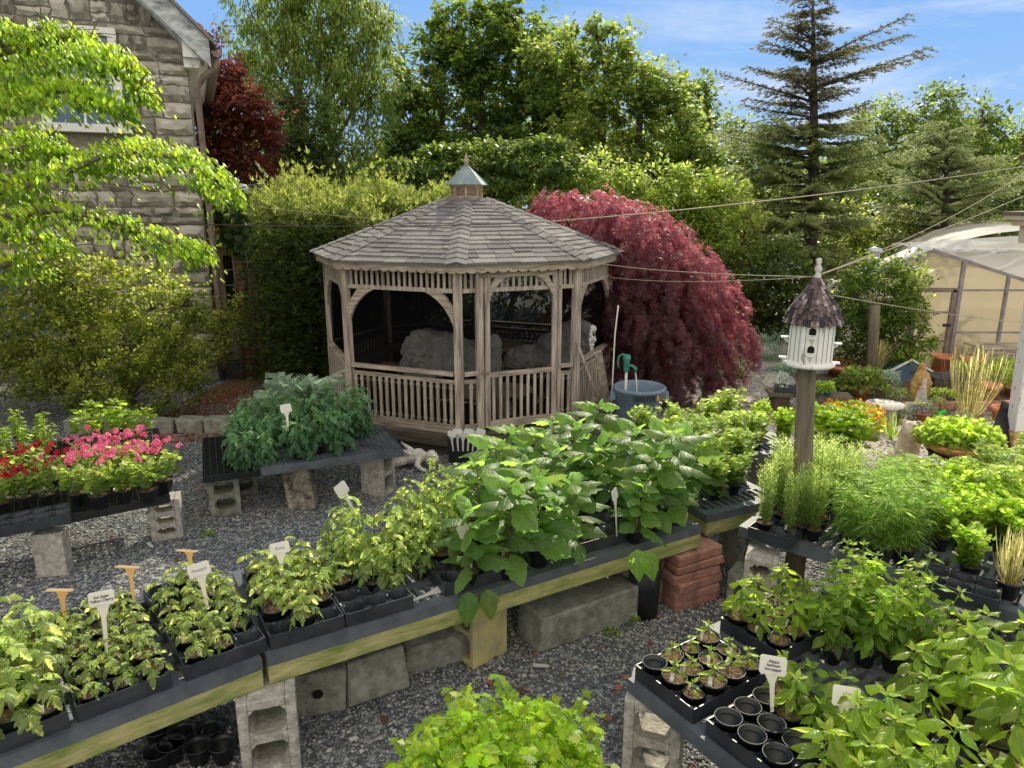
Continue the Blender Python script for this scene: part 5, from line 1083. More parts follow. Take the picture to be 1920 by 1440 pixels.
# vine on brick wing
v = FM(); r = np.random.default_rng(61); n = 1500; c = [(425,385,44,22),(440,420,32,36),(460,440,22,40),(400,378,26,14),(455,380,30,20)]; P_ = []
for (a, b, rx, ry) in c:
    for i in range(n//4): q = Q(a+r.normal(0,rx*.5), b+r.normal(0,ry*.5), 12.0-abs(r.normal(0,.12))-.05); P_.append(tuple(q))
P_ = np.array(P_); v.add(T_GER, P_, np.stack([r.normal(0,.6,len(P_)), -.4+0*P_[:,0], -1+r.normal(0,.3,len(P_))],1), r.normal(0,.3,P_.shape)+[0,-1,.5], r.uniform(.09,.15,len(P_)), r.random(len(P_))*.6)
vt = thing('wall_vine', 'round leaved green vine draping the top of the brick wing', 'vine', (0,0,0)); v.build('foliage', M['l_maple'], vt)
MB().tube([Q(455,560,11.9)-Vector((0,0,.8)), Q(458,470,11.95), Q(440,400,11.98), Q(400,378,11.98)], [.03,.025,.02,.01], 6).build('stem', M['bark'], vt, True)

# red weeping maple
def redmaple():
    Y = 9.9; base = Vector((Q(1200, 720, Y).x, Y, 0)); t = thing('weeping_red_maple', 'domed weeping japanese maple with feathery dark red leaves right of the gazebo', 'tree', base); fm = FM(); r = np.random.default_rng(70); rp = random.Random(70); A = [[] for _ in range(5)]; tr = MB()
    # dome sections: (px,py,rx,ry,dy)
    B = [(1100,430,105,75,.3),(1180,480,115,95,0),(1235,545,115,110,-.1),(1280,605,100,105,0),(1225,650,110,110,-.35),(1160,560,110,120,.0),(1300,670,70,85,-.2),(1180,690,80,70,-.3),(1365,640,48,42,.2),(1050,395,50,38,.5)]
    for (px, py, rx, ry, dy) in B:
        c = Q(px, py, Y+dy); s_ = depth(c)/FPX; RX, RZ = rx*s_, ry*s_; RY = min(RX, RZ)*1.0; ns = int(230*RX*RZ/.6)
        for i in range(ns):
            u = unit(r, 1)[0]
            if u[2] < -.5 : u[2] *= -1
            p_ = np.array(c)+u*np.array([RX,RY,RZ])*r.uniform(.7,1.1); L_ = r.uniform(.16,.42); o_ = nrm(np.array([u[0],u[1],0.05]))
            d = nrm(o_*(.55+.4*u[2])+np.array([0,0,-.4])+r.normal(0,.12,3)); m_ = int(L_/.022)
            for k in range(m_):
                d = nrm(d+np.array([0,0,-.06])); p_ = p_+d*L_/m_
                if p_[2] < .05: break
                for h in range(2):
                    A[0].append(p_+r.normal(0,.018,3)-np.array(base)); A[1].append(d+r.normal(0,.45,3)+[0,0,-.15]); A[2].append(nrm(np.array([0,0,1])+o_*.6+r.normal(0,.3,3))); A[3].append(r.uniform(.06,.105)); A[4].append(-.05+.5*max(0,u[2])+.4*max(0,u[0])+r.normal(.0,.1)+.25*(c.z-1.3))  # tint paints the sunlit top and right side into the leaves
        tr.tube([(0,0,.2), (Vector(c)-base)*.5+Vector((0,0,.4)), Vector(c)-base], [.06,.04,.015], 6)
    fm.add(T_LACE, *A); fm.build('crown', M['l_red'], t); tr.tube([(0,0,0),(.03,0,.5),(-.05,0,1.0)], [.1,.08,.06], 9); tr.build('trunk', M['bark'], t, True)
redmaple()
# dogwood at left
def dogwood():
    Y = 7.4; base = Vector((-7.0, 7.6, 0)); t = thing('dogwood_tree', 'bright backlit dogwood with arching layered branches hanging in from the left edge', 'tree', base); fm = FM(); tr = MB(); rp = random.Random(80); A = [[] for _ in range(5)]
    tr.tube([(0,0,0),(.1,0,1.2),(-.05,0,2.6),(.1,0,4.6)], [.13,.11,.09,.05], 9)
    # arches: polyline of the upper edge in pixels with thickness
    arcs = [([(-60,60),(10,40),(60,75),(95,110)],50,.2), ([(-60,150),(40,120),(100,100),(170,85),(225,95),(252,125),(268,165)],55,0), ([(30,70),(80,40),(110,45),(130,80)],26,.4), ([(60,70),(140,50),(180,75),(190,120)],40,.3),
            ([(-60,210),(30,170),(110,150),(180,165),(240,190)],60,-.1), ([(-60,290),(0,270),(70,245),(120,260)],66,.1), ([(-60,350),(30,335),(110,310),(190,275),(270,262),(340,280),(390,305),(420,332),(436,350)],54,-.2),
            ([(-60,400),(30,390),(110,380),(190,395),(270,418),(330,445),(370,458),(388,470)],38,-.35), ([(-60,440),(20,420),(80,440),(130,450)],40,.1), ([(140,300),(220,290),(300,300)],34,.3), ([(-60,100),(0,100),(40,130)],60,.2), ([(-40,500),(20,480),(90,490)],40,.0), ([(-60,330),(-10,320),(50,350)],60,.4)]
    for ai, (pl_, th, dy) in enumerate(arcs):
        pts = [Q(x, y+th*.35, Y+dy) for x, y in pl_]; ln = sum((pts[i+1]-pts[i]).length for i in range(len(pts)-1)); s_ = Y/FPX; TH = th*s_
        j = Vector((base.x, base.y, max(1.0, pts[0].z-.8))); tr.tube([Vector(q)-base for q in [j, j.lerp(pts[0], .6)+Vector((0,0,.1))]+pts[:-1]], [.05,.04]+[.03*(1-i/len(pts))+.006 for i in range(len(pts)-1)], 6)
        for i in range(14):
            f = rp.random()*(len(pts)-1); i0 = min(int(f), len(pts)-2); p_ = pts[i0].lerp(pts[i0+1], f-i0)-base; e_ = p_+Vector((rp.uniform(.05,.3), rp.choice((-1,1))*rp.uniform(.15,.4), rp.uniform(-.05,.14))); tr.tube([p_, p_.lerp(e_,.5)+Vector((0,0,.03)), e_], [.008,.006,.003], 4, False)
        n = int(ln*TH*4300)
        for i in range(n):
            f = rp.random()**.9*(len(pts)-1); i0 = min(int(f), len(pts)-2); p_ = pts[i0].lerp(pts[i0+1], f-i0); tang = (pts[i0+1]-pts[i0]).normalized(); taper = 1 if f < len(pts)-2 else (1.25-(f-len(pts)+2))
            lat = rp.gauss(0, .24)*taper; q = p_+Vector((tang.y*.2*lat, lat, -abs(lat)**1.5*.55)); lv_ = rp.random()**1.3; q.z += TH*.5*taper*(1-1.5*lv_)*(1 if abs(lat) < .3 else .6)+rp.gauss(0,.02); q.x += rp.gauss(0, .035)
            # clumps: leave gaps
            if mnoise.noise(q*5.0+Vector((ai*3,0,0))) < -.03-.2*(1-lv_): continue
            o_ = Vector((rp.gauss(0,.5)+tang.x*.7, lat*1.2+rp.gauss(0,.5), -.55-.6*lv_)); A[0].append(tuple(q-base)); A[1].append(tuple(o_)); A[2].append((rp.gauss(.2,.35), rp.gauss(-.1,.35), .9)); A[3].append(rp.uniform(.035,.078)); A[4].append(min(1, max(0, 1.0-1.15*lv_+rp.gauss(0,.1))))  # tint paints lit tops and shaded undersides into each branch layer
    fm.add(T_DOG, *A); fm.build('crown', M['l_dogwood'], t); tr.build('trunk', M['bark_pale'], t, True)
dogwood()

# ------------------------------------------------------------------ benches
BH = {}
def slab_table(name, label, origin, u, length, width, z, beam=.1, top=.06, mat='table_plastic', slots='rect', beams=True, group='plant benches', end_beam=True):
    """plastic lattice bench top on a timber frame; origin = near-left corner, u = direction of the front edge"""
    u = Vector((u[0], u[1], 0)).normalized(); n = Vector((-u.y, u.x, 0)); rz = math.atan2(u.y, u.x)
    t = thing(name, label, 'plant bench', (origin[0], origin[1], 0), rz, group); m = MB(); zt = z+beam+top
    if slots == 'grid':
        p_ = .052
        nx, ny = int(length/p_), int(width/p_)
        for i in range(nx+1): m.box((i*length/nx, width/2, zt-.012), (.009, width, .022))
        for j in range(ny+1): m.box((length/2, j*width/ny, zt-.0125), (length, .009, .022))
        for (a, b) in (((0,0),(length,0)), ((0,width),(length,width))): m.bar((a[0],a[1],zt-top/2), (b[0],b[1],zt-top/2), .02, top)
        for x in (0, length): m.bar((x,.01,zt-top/2), (x,width-.01,zt-top/2), .02, top-.002)
    else:
        rows_y = [0, .05]; sl = .035; gp = .03
        # solid rim, then ribs with rectangular openings
        m.bar((0,.025,zt-top/2), (length,.025,zt-top/2), .05, top); m.bar((0,width-.025,zt-top/2), (length,width-.025,zt-top/2), .05, top)
        x = 0; m.box((.02, width/2, zt-top/2), (.04, width-.1, top-.001)); m.box((length-.02, width/2, zt-top/2), (.04, width-.1, top-.001))
        cols = max(2, int(round(width/.24))); cw = (width-.1)/cols
        for c in range(cols+1): m.box((length/2, .05+c*cw, zt-.0145), (length-.08, .06, .026))
        nx = int((length-.08)/.062)
        for i in range(nx+1):
            m.box((.04+(length-.08)*i/nx, width/2, zt-.014), (.026, width-.1, .0255))
    m.build('tabletop', M[mat], t)
    if beams and beam:
        for y in (.02, width-.02):
            q = MB(); q.box((length/2, y, z+beam/2), (length-.005, .04, beam-.002)); q.build('beam', M['beam'], t, bevel=.004)
        if end_beam:
            for x in (.02, length-.02): MB().box((x, width/2, z+beam/2), (.038, width-.085, beam-.006)).build('cross_beam', M['beam'], t)
    def loc(a, b, dz=0): return Vector((origin[0], origin[1], 0))+u*a+n*b+Vector((0,0,zt+dz))
    def inv(p): d = Vector((p[0]-origin[0], p[1]-origin[1], 0)); return d.dot(u), d.dot(n)
    return dict(t=t, loc=loc, inv=inv, rz=rz, u=u, n=n, z=zt, L=length, W=width, base=z)
def block(label, loc, rz, w_=.26, d_=.24, h=.43, holes='front', nh=2, mat='concrete', lying=False, group='concrete blocks', tilt=0):
    """cinder block standing on end; its hollow cores open towards the local -Y side"""
    t = thing('cinder_block', label, 'cinder block', loc, rz, group); m = MB(); wl_ = .036*w_/.2
    if holes == 'none': m.box((0,0,h/2), (w_, d_, h))
    else:
        hx = w_-2*wl_; cell = (h-wl_*(nh+1))/nh
        def ring(y):
            pts = [(-w_/2, y, 0), (w_/2, y, 0), (w_/2, y, h), (-w_/2, y, h)]; inner = []
            for k in range(nh):
                z0 = wl_+k*(cell+wl_); i_ = .012; inner.append([(-hx/2+i_, y, z0), (hx/2-i_, y, z0), (hx/2, y, z0+i_), (hx/2, y, z0+cell-i_), (hx/2-i_, y, z0+cell), (-hx/2+i_, y, z0+cell), (-hx/2, y, z0+cell-i_), (-hx/2, y, z0+i_)])
            return pts, inner
        # walls: two sides, webs
        for sx in (-1, 1): m.box((sx*(w_/2-wl_/2), 0, h/2), (wl_, d_, h))
        for k in range(nh+1): m.box((0, 0, wl_/2+k*(cell+wl_)), (hx, d_-.004, wl_))
        for k in range(nh):
            z0 = wl_+k*(cell+wl_)
            for sx in (-1, 1):
                for sz, zz in ((1, z0), (-1, z0+cell)):
                    m.prism([(0,0), (.03,0), (0,.03)][::(1 if sx*sz > 0 else -1)], lambda x, z, w2: Vector((sx*(hx/2-x), w2-d_/2+.003, zz+sz*z)), d_-.006)
    o = m.build('block_body', M[mat], t, bevel=.006)
    if tilt: t.rotation_euler = (tilt, 0, rz)
    return t
# ---- bench A: long front bench in three lengths
ZB = .43; ZT = .59
a0 = P(-90, 1484, ZB+.1); a1 = P(497, 1253, ZB+.1); a2 = P(1316, 1000, ZB+.1); a3 = P(1409, 951, ZB+.1)
uA = (a1-a0).normalized(); uB = (a2-a1).normalized(); uC = Vector((.9, .44, 0))
TA = slab_table('plant_bench', 'near bench of tomato seedlings, left length, black slatted top on mossy timber', a0, uA, (a1-a0).length-.01, .98, ZB)
TB = slab_table('plant_bench', 'near bench, long right length carrying tomatoes and eggplants, mossy timber front', a1+uB*.012, uB, (a2-a1).length-.02, .95, ZB)
a2b = P(1322, 985, ZB+.1)
TC = slab_table('plant_bench', 'short bench section right of the eggplants, behind the red pavers', a2b+Vector((.02,.03,0)), uC, .72, .9, ZB)
rzA, rzB = TA['rz'], TB['rz']
block('upright two-core cinder block under the joint of the near bench', P(497, 1455, 0)+Vector((0,.12,0)), R(18), .27, .25, .428)
block('mustard stained cinder block under the middle of the near bench', P(905, 1252, 0)+Vector((-.02,.14,0)), R(-48), .2, .27, .428, mat='concrete_moss')
block('solid block holding up the far left end of the near bench', TA['loc'](.15, .5, 0)*1 - Vector((0,0,TA['z'])), rzA, holes='none', h=.428)
block('block propping the back of the near bench under the seedlings', TA['loc'](TA['L']-.2, .8, 0)-Vector((0,0,TA['z'])), rzA, h=.428)
block('dark upright block under the far end of the eggplant bench', TB['loc'](TB['L']-.35, .22, 0)-Vector((0,0,TB['z'])), rzB+.2, h=.428, mat='concrete_dark')
block('block under the rear of the eggplant bench', TB['loc'](TB['L']-.9, .8, 0)-Vector((0,0,TB['z'])), rzB, h=.428, mat='concrete_dark')
block('block under the outer end of the short bench section', TC['loc'](.55, .2, 0)-Vector((0,0,TC['z'])), TC['rz'], h=.428, mat='concrete_dark')
dp = MB(); dp.lathe([(.1,0), (.11,.42)], 18, capt=True); q = dp.build('black_drum', M['black_plastic'], None, True); q.location = P(1205, 1150, 0); tag(q, 'tall dark cylinder standing under the eggplant bench beside the red pavers', 'drum')
# loose blocks on the ground
def rubble(name, label, loc, rz, d, mat, hole=False, seed=0, cat='concrete block', tx=0):
    rp = random.Random(seed); m = MB(); m.box((0,0,d[2]/2), d, jit=.012, rnd=rp, taper=.97)
    t = thing(name, label, cat, loc, rz); t.rotation_euler = (tx, 0, rz); o = m.build('block_body', M[mat], t, bevel=.014)
    if hole: MB().lathe([(.03,0), (.026,.003)], 14, capt=True).build('core_hole', M['dark'], t, loc=(.0, -d[1]/2-.001, d[2]*.55)).rotation_euler = (PI/2, 0, 0)
    return t
c1, c2 = P(1010, 1228, 0), P(1185, 1165, 0); rz = math.atan2((c2-c1).y, (c2-c1).x)
rubble('concrete_kerb', 'long rough concrete kerb length lying under the eggplant bench', (c1+c2)/2+Vector((-.04,.12,0)), rz, (.78,.27,.25), 'concrete_dark', seed=1)
rubble('solid_block', 'concrete block with a small round hole under the near bench', P(592, 1340, 0)+Vector((0,.1,0)), R(12), (.3,.24,.26), 'concrete_dark', True, 2)
rubble('solid_block', 'tilted grey block leaning right of the block with the round hole', P(695, 1312, 0)+Vector((0,.1,0)), R(30), (.36,.24,.24), 'concrete_dark', False, 3, tx=-.18)
rubble('solid_block', 'low wedge of concrete beside the mustard stained block', P(805, 1252, 0)+Vector((0,.15,0)), R(24), (.42,.3,.2), 'concrete_dark', False, 4, tx=.12)
# red pavers
pc = P(1268, 1138, 0)+Vector((.08,.14,0)); rp = random.Random(6)
for i in range(6):
    m = MB(); m.box((0,0,.034), (.4+rp.uniform(-.02,.02),.3,.066), jit=.008, rnd=rp)
    q = m.build('red_paver', M['paver'], None, bevel=.009); q.location = pc+Vector((rp.uniform(-.015,.015), rp.uniform(-.015,.015), i*.069)); q.rotation_euler = (0,0,R(28)+rp.uniform(-.07,.07))
    tag(q, ['bottom', 'second lowest', 'third lowest', 'fourth', 'fifth', 'topmost'][i]+' worn red paver of the stack beside the eggplant bench', 'paver', 'stacked red pavers')
# ---- bench B left (geraniums)
zb = .35
b0 = P(-160, 1040, zb); b1 = P(318, 942, zb); u = (b1-b0).normalized()
TBn = slab_table('plant_bench', 'low left bench with crimson and pink geraniums on black grid top', b0, u, (b1-b0).length, .62, zb, beam=0, top=.07, slots='grid', mat='black_plastic', beams=False)
block('plain upright block under the left geranium bench', P(93, 1084, 0)+Vector((0,.08,0)), R(12), .21, .13, .348, holes='none')
block('upright three-core cinder block at the right end of the geranium bench', P(303, 1016, 0)+Vector((0,.13,0)), R(20), .24, .19, .348, nh=3)
# bench C behind left
c0 = P(-150, 905, .42); c1 = P(305, 838, .42); u = (c1-c0).normalized()
TCn = slab_table('plant_bench', 'dark bench behind the geraniums carrying peppers and a broad leaved plant', c0, u, (c1-c0).length, .7, .36, beam=0, top=.06, slots='grid', mat='black_plastic', beams=False)
for f in (.2, .93): block('block under the bench behind the geraniums, '+('left' if f < .5 else 'right')+' one', TCn['loc'](TCn['L']*f, .3, 0)-Vector((0,0,TCn['z'])), TCn['rz'], h=.358, mat='concrete_dark')
# bench D by the gazebo
d0 = P(548, 884, .43); d1 = P(752, 856, .43); u = (d1-d0).normalized(); 
TD = slab_table('plant_bench', 'black grid bench in front of the gazebo under dark tomato plants', d0-u*.25, u, (d1-d0).length+.27, .8, .43, beam=0, top=.07, slots='grid', mat='table_plastic', beams=False)
TD2 = slab_table('plant_bench', 'dark grid bench left of the gazebo holding the rear tomato plants', TD['loc'](-.47, .2, 0)-Vector((0,0,TD['z'])), u, .45, 1.15, .36, beam=0, top=.06, slots='grid', mat='black_plastic', beams=False)
q = block('pitted black and tan stone block under the left corner of the gazebo bench', P(565, 957, 0)+Vector((0,.1,0)), R(6), .24, .22, .428, holes='none', mat='rough_stone'); q.rotation_euler = (0,R(-6),R(6))
block('cinder block under the right end of the bench in front of the gazebo', P(706, 932, 0)+Vector((0,.13,0)), R(62), .2, .26, .428)
for a_, b_ in ((.15,.2), (.15,1.0), (.32,.6)): block('support block beneath the rear tomato bench at its '+{.15:'left',.32:'right'}[a_]+(' front' if b_ < .5 else ' back')+' corner', TD2['loc'](a_, b_, 0)-Vector((0,0,TD2['z'])), u.to_track_quat('X','Z').to_euler().z, h=.358, mat='concrete_dark')
wl_ = MB(); rp = random.Random(8)
for i in range(7): wl_.box((i*.34+rp.uniform(-.02,.02), rp.uniform(-.03,.03), .09), (.32,.2,.18), jit=.02, rnd=rp)
q = wl_.build('stone_edging', M['concrete_dark'], None, bevel=.02); q.location = (-5.3, 8.35, 0); tag(q, 'low dark stone edging at the foot of the big shrub', 'stone edging')
# ---- bench E right-middle
ze = .55
e0 = P(1384, 1004, ze); e1 = P(1835, 1150, ze); u = (e1-e0).normalized(); EL = (e1-e0).length
TE = slab_table('plant_bench', 'right bench with rosemary and feathery plants, black slotted top', e0, u, EL+.9, .78, ze-.0, beam=0, top=.07, beams=False)
TE2 = slab_table('plant_bench', 'second right bench behind the rosemary, covered in leafy herbs', TE['loc'](.12, .84, 0)-Vector((0,0,TE['z'])), u, EL+1.2, .8, ze, beam=0, top=.06, beams=False)
TE3 = slab_table('plant_bench', 'third right bench nearest the garden path, covered in bright herbs', TE['loc'](.4, 1.75, 0)-Vector((0,0,TE['z'])), u, EL+1.4, .8, ze-.05, beam=0, top=.06, beams=False)
for (tt, f, lab) in ((TE, 2.4, 'right outer'), (TE2, .4, 'second right'), (TE2, 2.4, 'far second right'), (TE3, .3, 'third right'), (TE3, 2.3, 'far third right')):
    block('support block under the '+lab+' bench', tt['loc'](f, .3, 0)-Vector((0,0,tt['z'])), tt['rz'], h=tt['base']-.002, mat='concrete_dark')
q = block('block lying flat on the gravel under the left corner of the rosemary bench', P(1450, 1150, 0)+Vector((0,.16,0)), TE['rz']+.35, .27, .19, .5, nh=2, mat='concrete_dark'); q.rotation_euler = (0, PI/2, TE['rz']+.12); q.location.z = .135; q.location.x -= .25
block('upright cinder block standing on the flat one under the rosemary bench', P(1430, 1130, .27)+Vector((.02,.12,0)), TE['rz']+.32, .2, .22, .278)
block('upright block under the middle of the rosemary bench', P(1740, 1215, 0)+Vector((.02,.12,0)), TE['rz']+.2, .22, .24, .545, holes='none', mat='concrete')
# ---- bench F bottom right
zf = .44; f0 = P(1176, 1296, zf); u = Vector((.56, -.83, 0)).normalized()
f1 = P(1338, 1430, zf); u = (f1-f0).normalized()
TF = slab_table('plant_bench', 'bottom right bench of pepper plants, black slotted top', f0, u, 1.9, .62, zf, beam=0, top=.07, beams=False)
TF2 = slab_table('plant_bench', 'pepper bench beside the front one, shiny slotted top showing at right', TF['loc'](-.1, .66, 0)-Vector((0,0,TF['z'])), u, 1.95, .64, zf, beam=0, top=.065, beams=False)
block('pale upright cinder block under the corner of the pepper bench', P(1215, 1475, 0)+Vector((.05,.14,0)), TF['rz']+R(38), .27, .26, .438, nh=2)
for (tt, f) in ((TF, 1.7), (TF2, .3), (TF2, 1.7)): block('support block under the '+('front' if tt is TF else 'second')+' pepper bench, '+('near' if f > 1 else 'far')+' end', tt['loc'](f, .3, 0)-Vector((0,0,tt['z'])), tt['rz'], h=.438)
# bench H under the celery
TH = slab_table('plant_bench', 'small bench under the bright celery at the bottom edge', (-.62, 1.45, 0), (1,0,0), 1.2, .85, .4, beam=0, top=.06, beams=False)
for x in (.2, 1.0): block('block under the celery bench, '+('left' if x < .5 else 'right'), (-.62+x, 1.9, 0), 0, h=.398)

# ------------------------------------------------------------------ plants: one of each kind
SZ = 1
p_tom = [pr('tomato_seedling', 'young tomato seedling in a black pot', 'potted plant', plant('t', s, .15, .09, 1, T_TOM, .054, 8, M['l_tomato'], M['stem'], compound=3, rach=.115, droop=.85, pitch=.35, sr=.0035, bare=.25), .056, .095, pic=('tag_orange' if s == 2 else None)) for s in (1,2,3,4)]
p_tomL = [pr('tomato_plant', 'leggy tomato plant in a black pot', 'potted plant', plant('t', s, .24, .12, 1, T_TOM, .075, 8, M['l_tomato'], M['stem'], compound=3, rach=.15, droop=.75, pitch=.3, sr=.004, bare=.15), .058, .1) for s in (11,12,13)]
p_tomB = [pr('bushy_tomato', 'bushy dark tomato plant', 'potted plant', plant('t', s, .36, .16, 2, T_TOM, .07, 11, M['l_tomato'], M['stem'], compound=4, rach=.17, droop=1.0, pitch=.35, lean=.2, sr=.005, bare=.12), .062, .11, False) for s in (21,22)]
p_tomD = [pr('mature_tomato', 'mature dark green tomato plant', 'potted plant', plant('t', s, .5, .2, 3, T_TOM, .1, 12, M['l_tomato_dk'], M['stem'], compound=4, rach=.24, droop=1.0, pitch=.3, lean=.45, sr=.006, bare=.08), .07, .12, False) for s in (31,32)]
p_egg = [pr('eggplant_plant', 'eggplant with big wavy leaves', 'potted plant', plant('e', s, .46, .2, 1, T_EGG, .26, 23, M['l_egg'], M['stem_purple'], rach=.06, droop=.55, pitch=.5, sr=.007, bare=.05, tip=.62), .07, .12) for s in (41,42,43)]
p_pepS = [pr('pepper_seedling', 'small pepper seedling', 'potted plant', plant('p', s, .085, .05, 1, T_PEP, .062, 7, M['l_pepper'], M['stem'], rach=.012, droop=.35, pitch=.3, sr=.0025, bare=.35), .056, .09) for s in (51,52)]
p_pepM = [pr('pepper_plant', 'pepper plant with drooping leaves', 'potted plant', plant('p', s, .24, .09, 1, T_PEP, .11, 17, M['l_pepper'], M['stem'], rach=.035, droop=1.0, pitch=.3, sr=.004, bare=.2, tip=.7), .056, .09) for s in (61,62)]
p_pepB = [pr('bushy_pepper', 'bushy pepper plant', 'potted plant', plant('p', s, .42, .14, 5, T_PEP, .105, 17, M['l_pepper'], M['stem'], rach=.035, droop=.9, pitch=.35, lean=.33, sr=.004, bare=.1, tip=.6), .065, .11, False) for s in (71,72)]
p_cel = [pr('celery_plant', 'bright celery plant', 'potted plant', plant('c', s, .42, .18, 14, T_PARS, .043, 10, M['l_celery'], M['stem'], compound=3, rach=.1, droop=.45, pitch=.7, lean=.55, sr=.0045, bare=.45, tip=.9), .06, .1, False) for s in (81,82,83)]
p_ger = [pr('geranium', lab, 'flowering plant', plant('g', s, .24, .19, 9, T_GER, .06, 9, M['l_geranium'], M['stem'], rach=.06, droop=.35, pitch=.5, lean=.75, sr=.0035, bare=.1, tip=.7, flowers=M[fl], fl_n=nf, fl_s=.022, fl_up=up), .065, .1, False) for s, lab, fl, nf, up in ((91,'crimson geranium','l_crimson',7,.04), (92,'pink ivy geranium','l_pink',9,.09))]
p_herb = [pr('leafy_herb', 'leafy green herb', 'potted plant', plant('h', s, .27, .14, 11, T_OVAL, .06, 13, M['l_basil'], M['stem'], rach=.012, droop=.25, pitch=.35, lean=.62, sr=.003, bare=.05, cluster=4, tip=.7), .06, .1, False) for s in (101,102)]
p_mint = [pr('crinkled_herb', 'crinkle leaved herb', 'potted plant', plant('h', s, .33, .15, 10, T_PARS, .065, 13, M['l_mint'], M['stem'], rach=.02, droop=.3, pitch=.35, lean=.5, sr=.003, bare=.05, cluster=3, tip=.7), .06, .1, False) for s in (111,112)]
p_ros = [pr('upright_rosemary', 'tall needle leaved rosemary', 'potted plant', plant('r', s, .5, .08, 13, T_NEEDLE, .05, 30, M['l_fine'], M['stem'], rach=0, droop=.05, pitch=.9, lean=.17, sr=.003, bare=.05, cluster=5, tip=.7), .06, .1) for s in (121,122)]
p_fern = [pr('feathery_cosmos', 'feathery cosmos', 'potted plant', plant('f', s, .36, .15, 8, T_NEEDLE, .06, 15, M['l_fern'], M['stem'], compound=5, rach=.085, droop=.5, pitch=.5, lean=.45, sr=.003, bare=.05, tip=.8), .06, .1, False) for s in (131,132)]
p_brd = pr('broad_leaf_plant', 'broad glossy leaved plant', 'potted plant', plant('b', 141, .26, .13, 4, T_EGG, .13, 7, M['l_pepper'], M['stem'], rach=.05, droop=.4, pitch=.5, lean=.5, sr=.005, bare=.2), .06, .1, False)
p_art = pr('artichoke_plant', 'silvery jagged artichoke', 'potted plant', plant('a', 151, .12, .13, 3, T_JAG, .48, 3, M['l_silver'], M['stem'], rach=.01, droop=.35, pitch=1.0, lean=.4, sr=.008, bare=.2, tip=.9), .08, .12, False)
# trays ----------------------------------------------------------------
def tray(name, label, nx, ny, pitch, loc, rz, group=None, cups=True, h=.075, skipcups=()):
    t = thing(name, label, 'pot tray', loc, rz, group); W, D_ = nx*pitch, ny*pitch; m = MB()
    # base web with round openings formed by octagonal cups
    for (a, b) in (((0,0),(W,0)), ((W,0),(W,D_)), ((W,D_),(0,D_)), ((0,D_),(0,0))):
        a3_, b3_ = Vector((a[0]-W/2, a[1]-D_/2, h/2)), Vector((b[0]-W/2, b[1]-D_/2, h/2)); m.bar(a3_, b3_, .006, h)
    m.box((0,0,.006), (W-.01, D_-.01, .008))
    n_ = 16
    for i in range(nx):
        for j in range(ny):
            cx_, cy_ = (i+.5)*pitch-W/2, (j+.5)*pitch-D_/2; o = len(m.v); r_ = pitch*.455
            for k in range(n_): a = 2*PI*k/n_; q = pitch/2/max(abs(math.cos(a)), abs(math.sin(a)))*.985; sad = .022*(1 if q > pitch*.6 else 0); m.v.append((cx_+math.cos(a)*q, cy_+math.sin(a)*q, h-.02+sad))
            for k in range(n_): a = 2*PI*k/n_; m.v.append((cx_+math.cos(a)*r_, cy_+math.sin(a)*r_, h-.008))
            for k in range(n_): a = 2*PI*k/n_; m.v.append((cx_+math.cos(a)*r_*.72, cy_+math.sin(a)*r_*.72, .014))
            for l_ in range(2):
                for k in range(n_): m.f.append((o+l_*n_+k, o+l_*n_+(k+1) % n_, o+(l_+1)*n_+(k+1) % n_, o+(l_+1)*n_+k))
            m.f.append(tuple(o+2*n_+k for k in range(n_)))
    m.build('tray_body', M['tray_plastic'], t); return t
def tray_pos(T, a, b, nx, ny, pitch, i, j, dz=.016):
    return T['loc'](a+(i+.5)*pitch, b+(j+.5)*pitch, dz)
cupp = thing('empty_pot', 'empty black pot set in a tray', 'plant pot', FARAWAY); pot_parts(cupp, .056, .09)
for c in list(cupp.children):
    if c.name.startswith('soil'): bpy.data.objects.remove(c)
proto(cupp); protos.append(cupp)
def fill(T, a, b, nx, ny, pitch, protos_, empties, label, group, traylabel, tg, s=1.0, none=(), rnd_s=.12, pad=0):
    tray('pot_tray', traylabel, nx, ny, pitch, T['loc'](a+nx*pitch/2, b+ny*pitch/2, .001), T['rz'], tg)
    for i in range(nx):
        for j in range(ny):
            if (i, j) in none: continue
            loc = tray_pos(T, a, b, nx, ny, pitch, i, j)
            if (i, j) in empties and T in (TA, TB): continue
            if (i, j) in empties: place(cupp, loc, 0, 1, 'empty black pot, in the '+traylabel.split(',')[0][:60], group+' empties'); continue
            o_ = place(RND.choice(protos_), loc, None, s*RND.uniform(1-rnd_s*1.6, 1+rnd_s*1.4), label, group); o_.rotation_euler[0] = RND.gauss(0,.035); o_.rotation_euler[1] = RND.gauss(0,.035)
def uat(T, px, py, z=None): return T['inv'](P(px, py, T['z'] if z is None else z))
pt_ = .122
uA1 = uat(TA, 160, 1400)[0]; uA2 = uat(TA, 370, 1315)[0]
TG = 'seedling trays on the near bench'
fill(TA, uA1-.40, .03, 3, 6, pt_, p_tomL, set(), 'leggy pale tomato plant, in the leftmost tray of the near bench', 'leggy tomatoes far left', 'leftmost tray, full of tall pale tomatoes', TG, 1.05)
if uA1-.8 > -.1: fill(TA, uA1-.80, .03, 3, 6, pt_, p_tomL, set(), 'leggy pale tomato plant, cut off by the left edge of the photo', 'leggy tomatoes at the edge', 'tray cut off by the left edge of the photo', TG, 1.05)
fill(TA, uA1+.0, .04, 3, 7, pt_, p_tom, {(0,6),(1,6)}, 'young tomato seedling, in the tray under the yellow cherry sign', 'seedlings under the yellow cherry sign', 'tray under the yellow cherry sign, near the slotted gap', TG, .84)
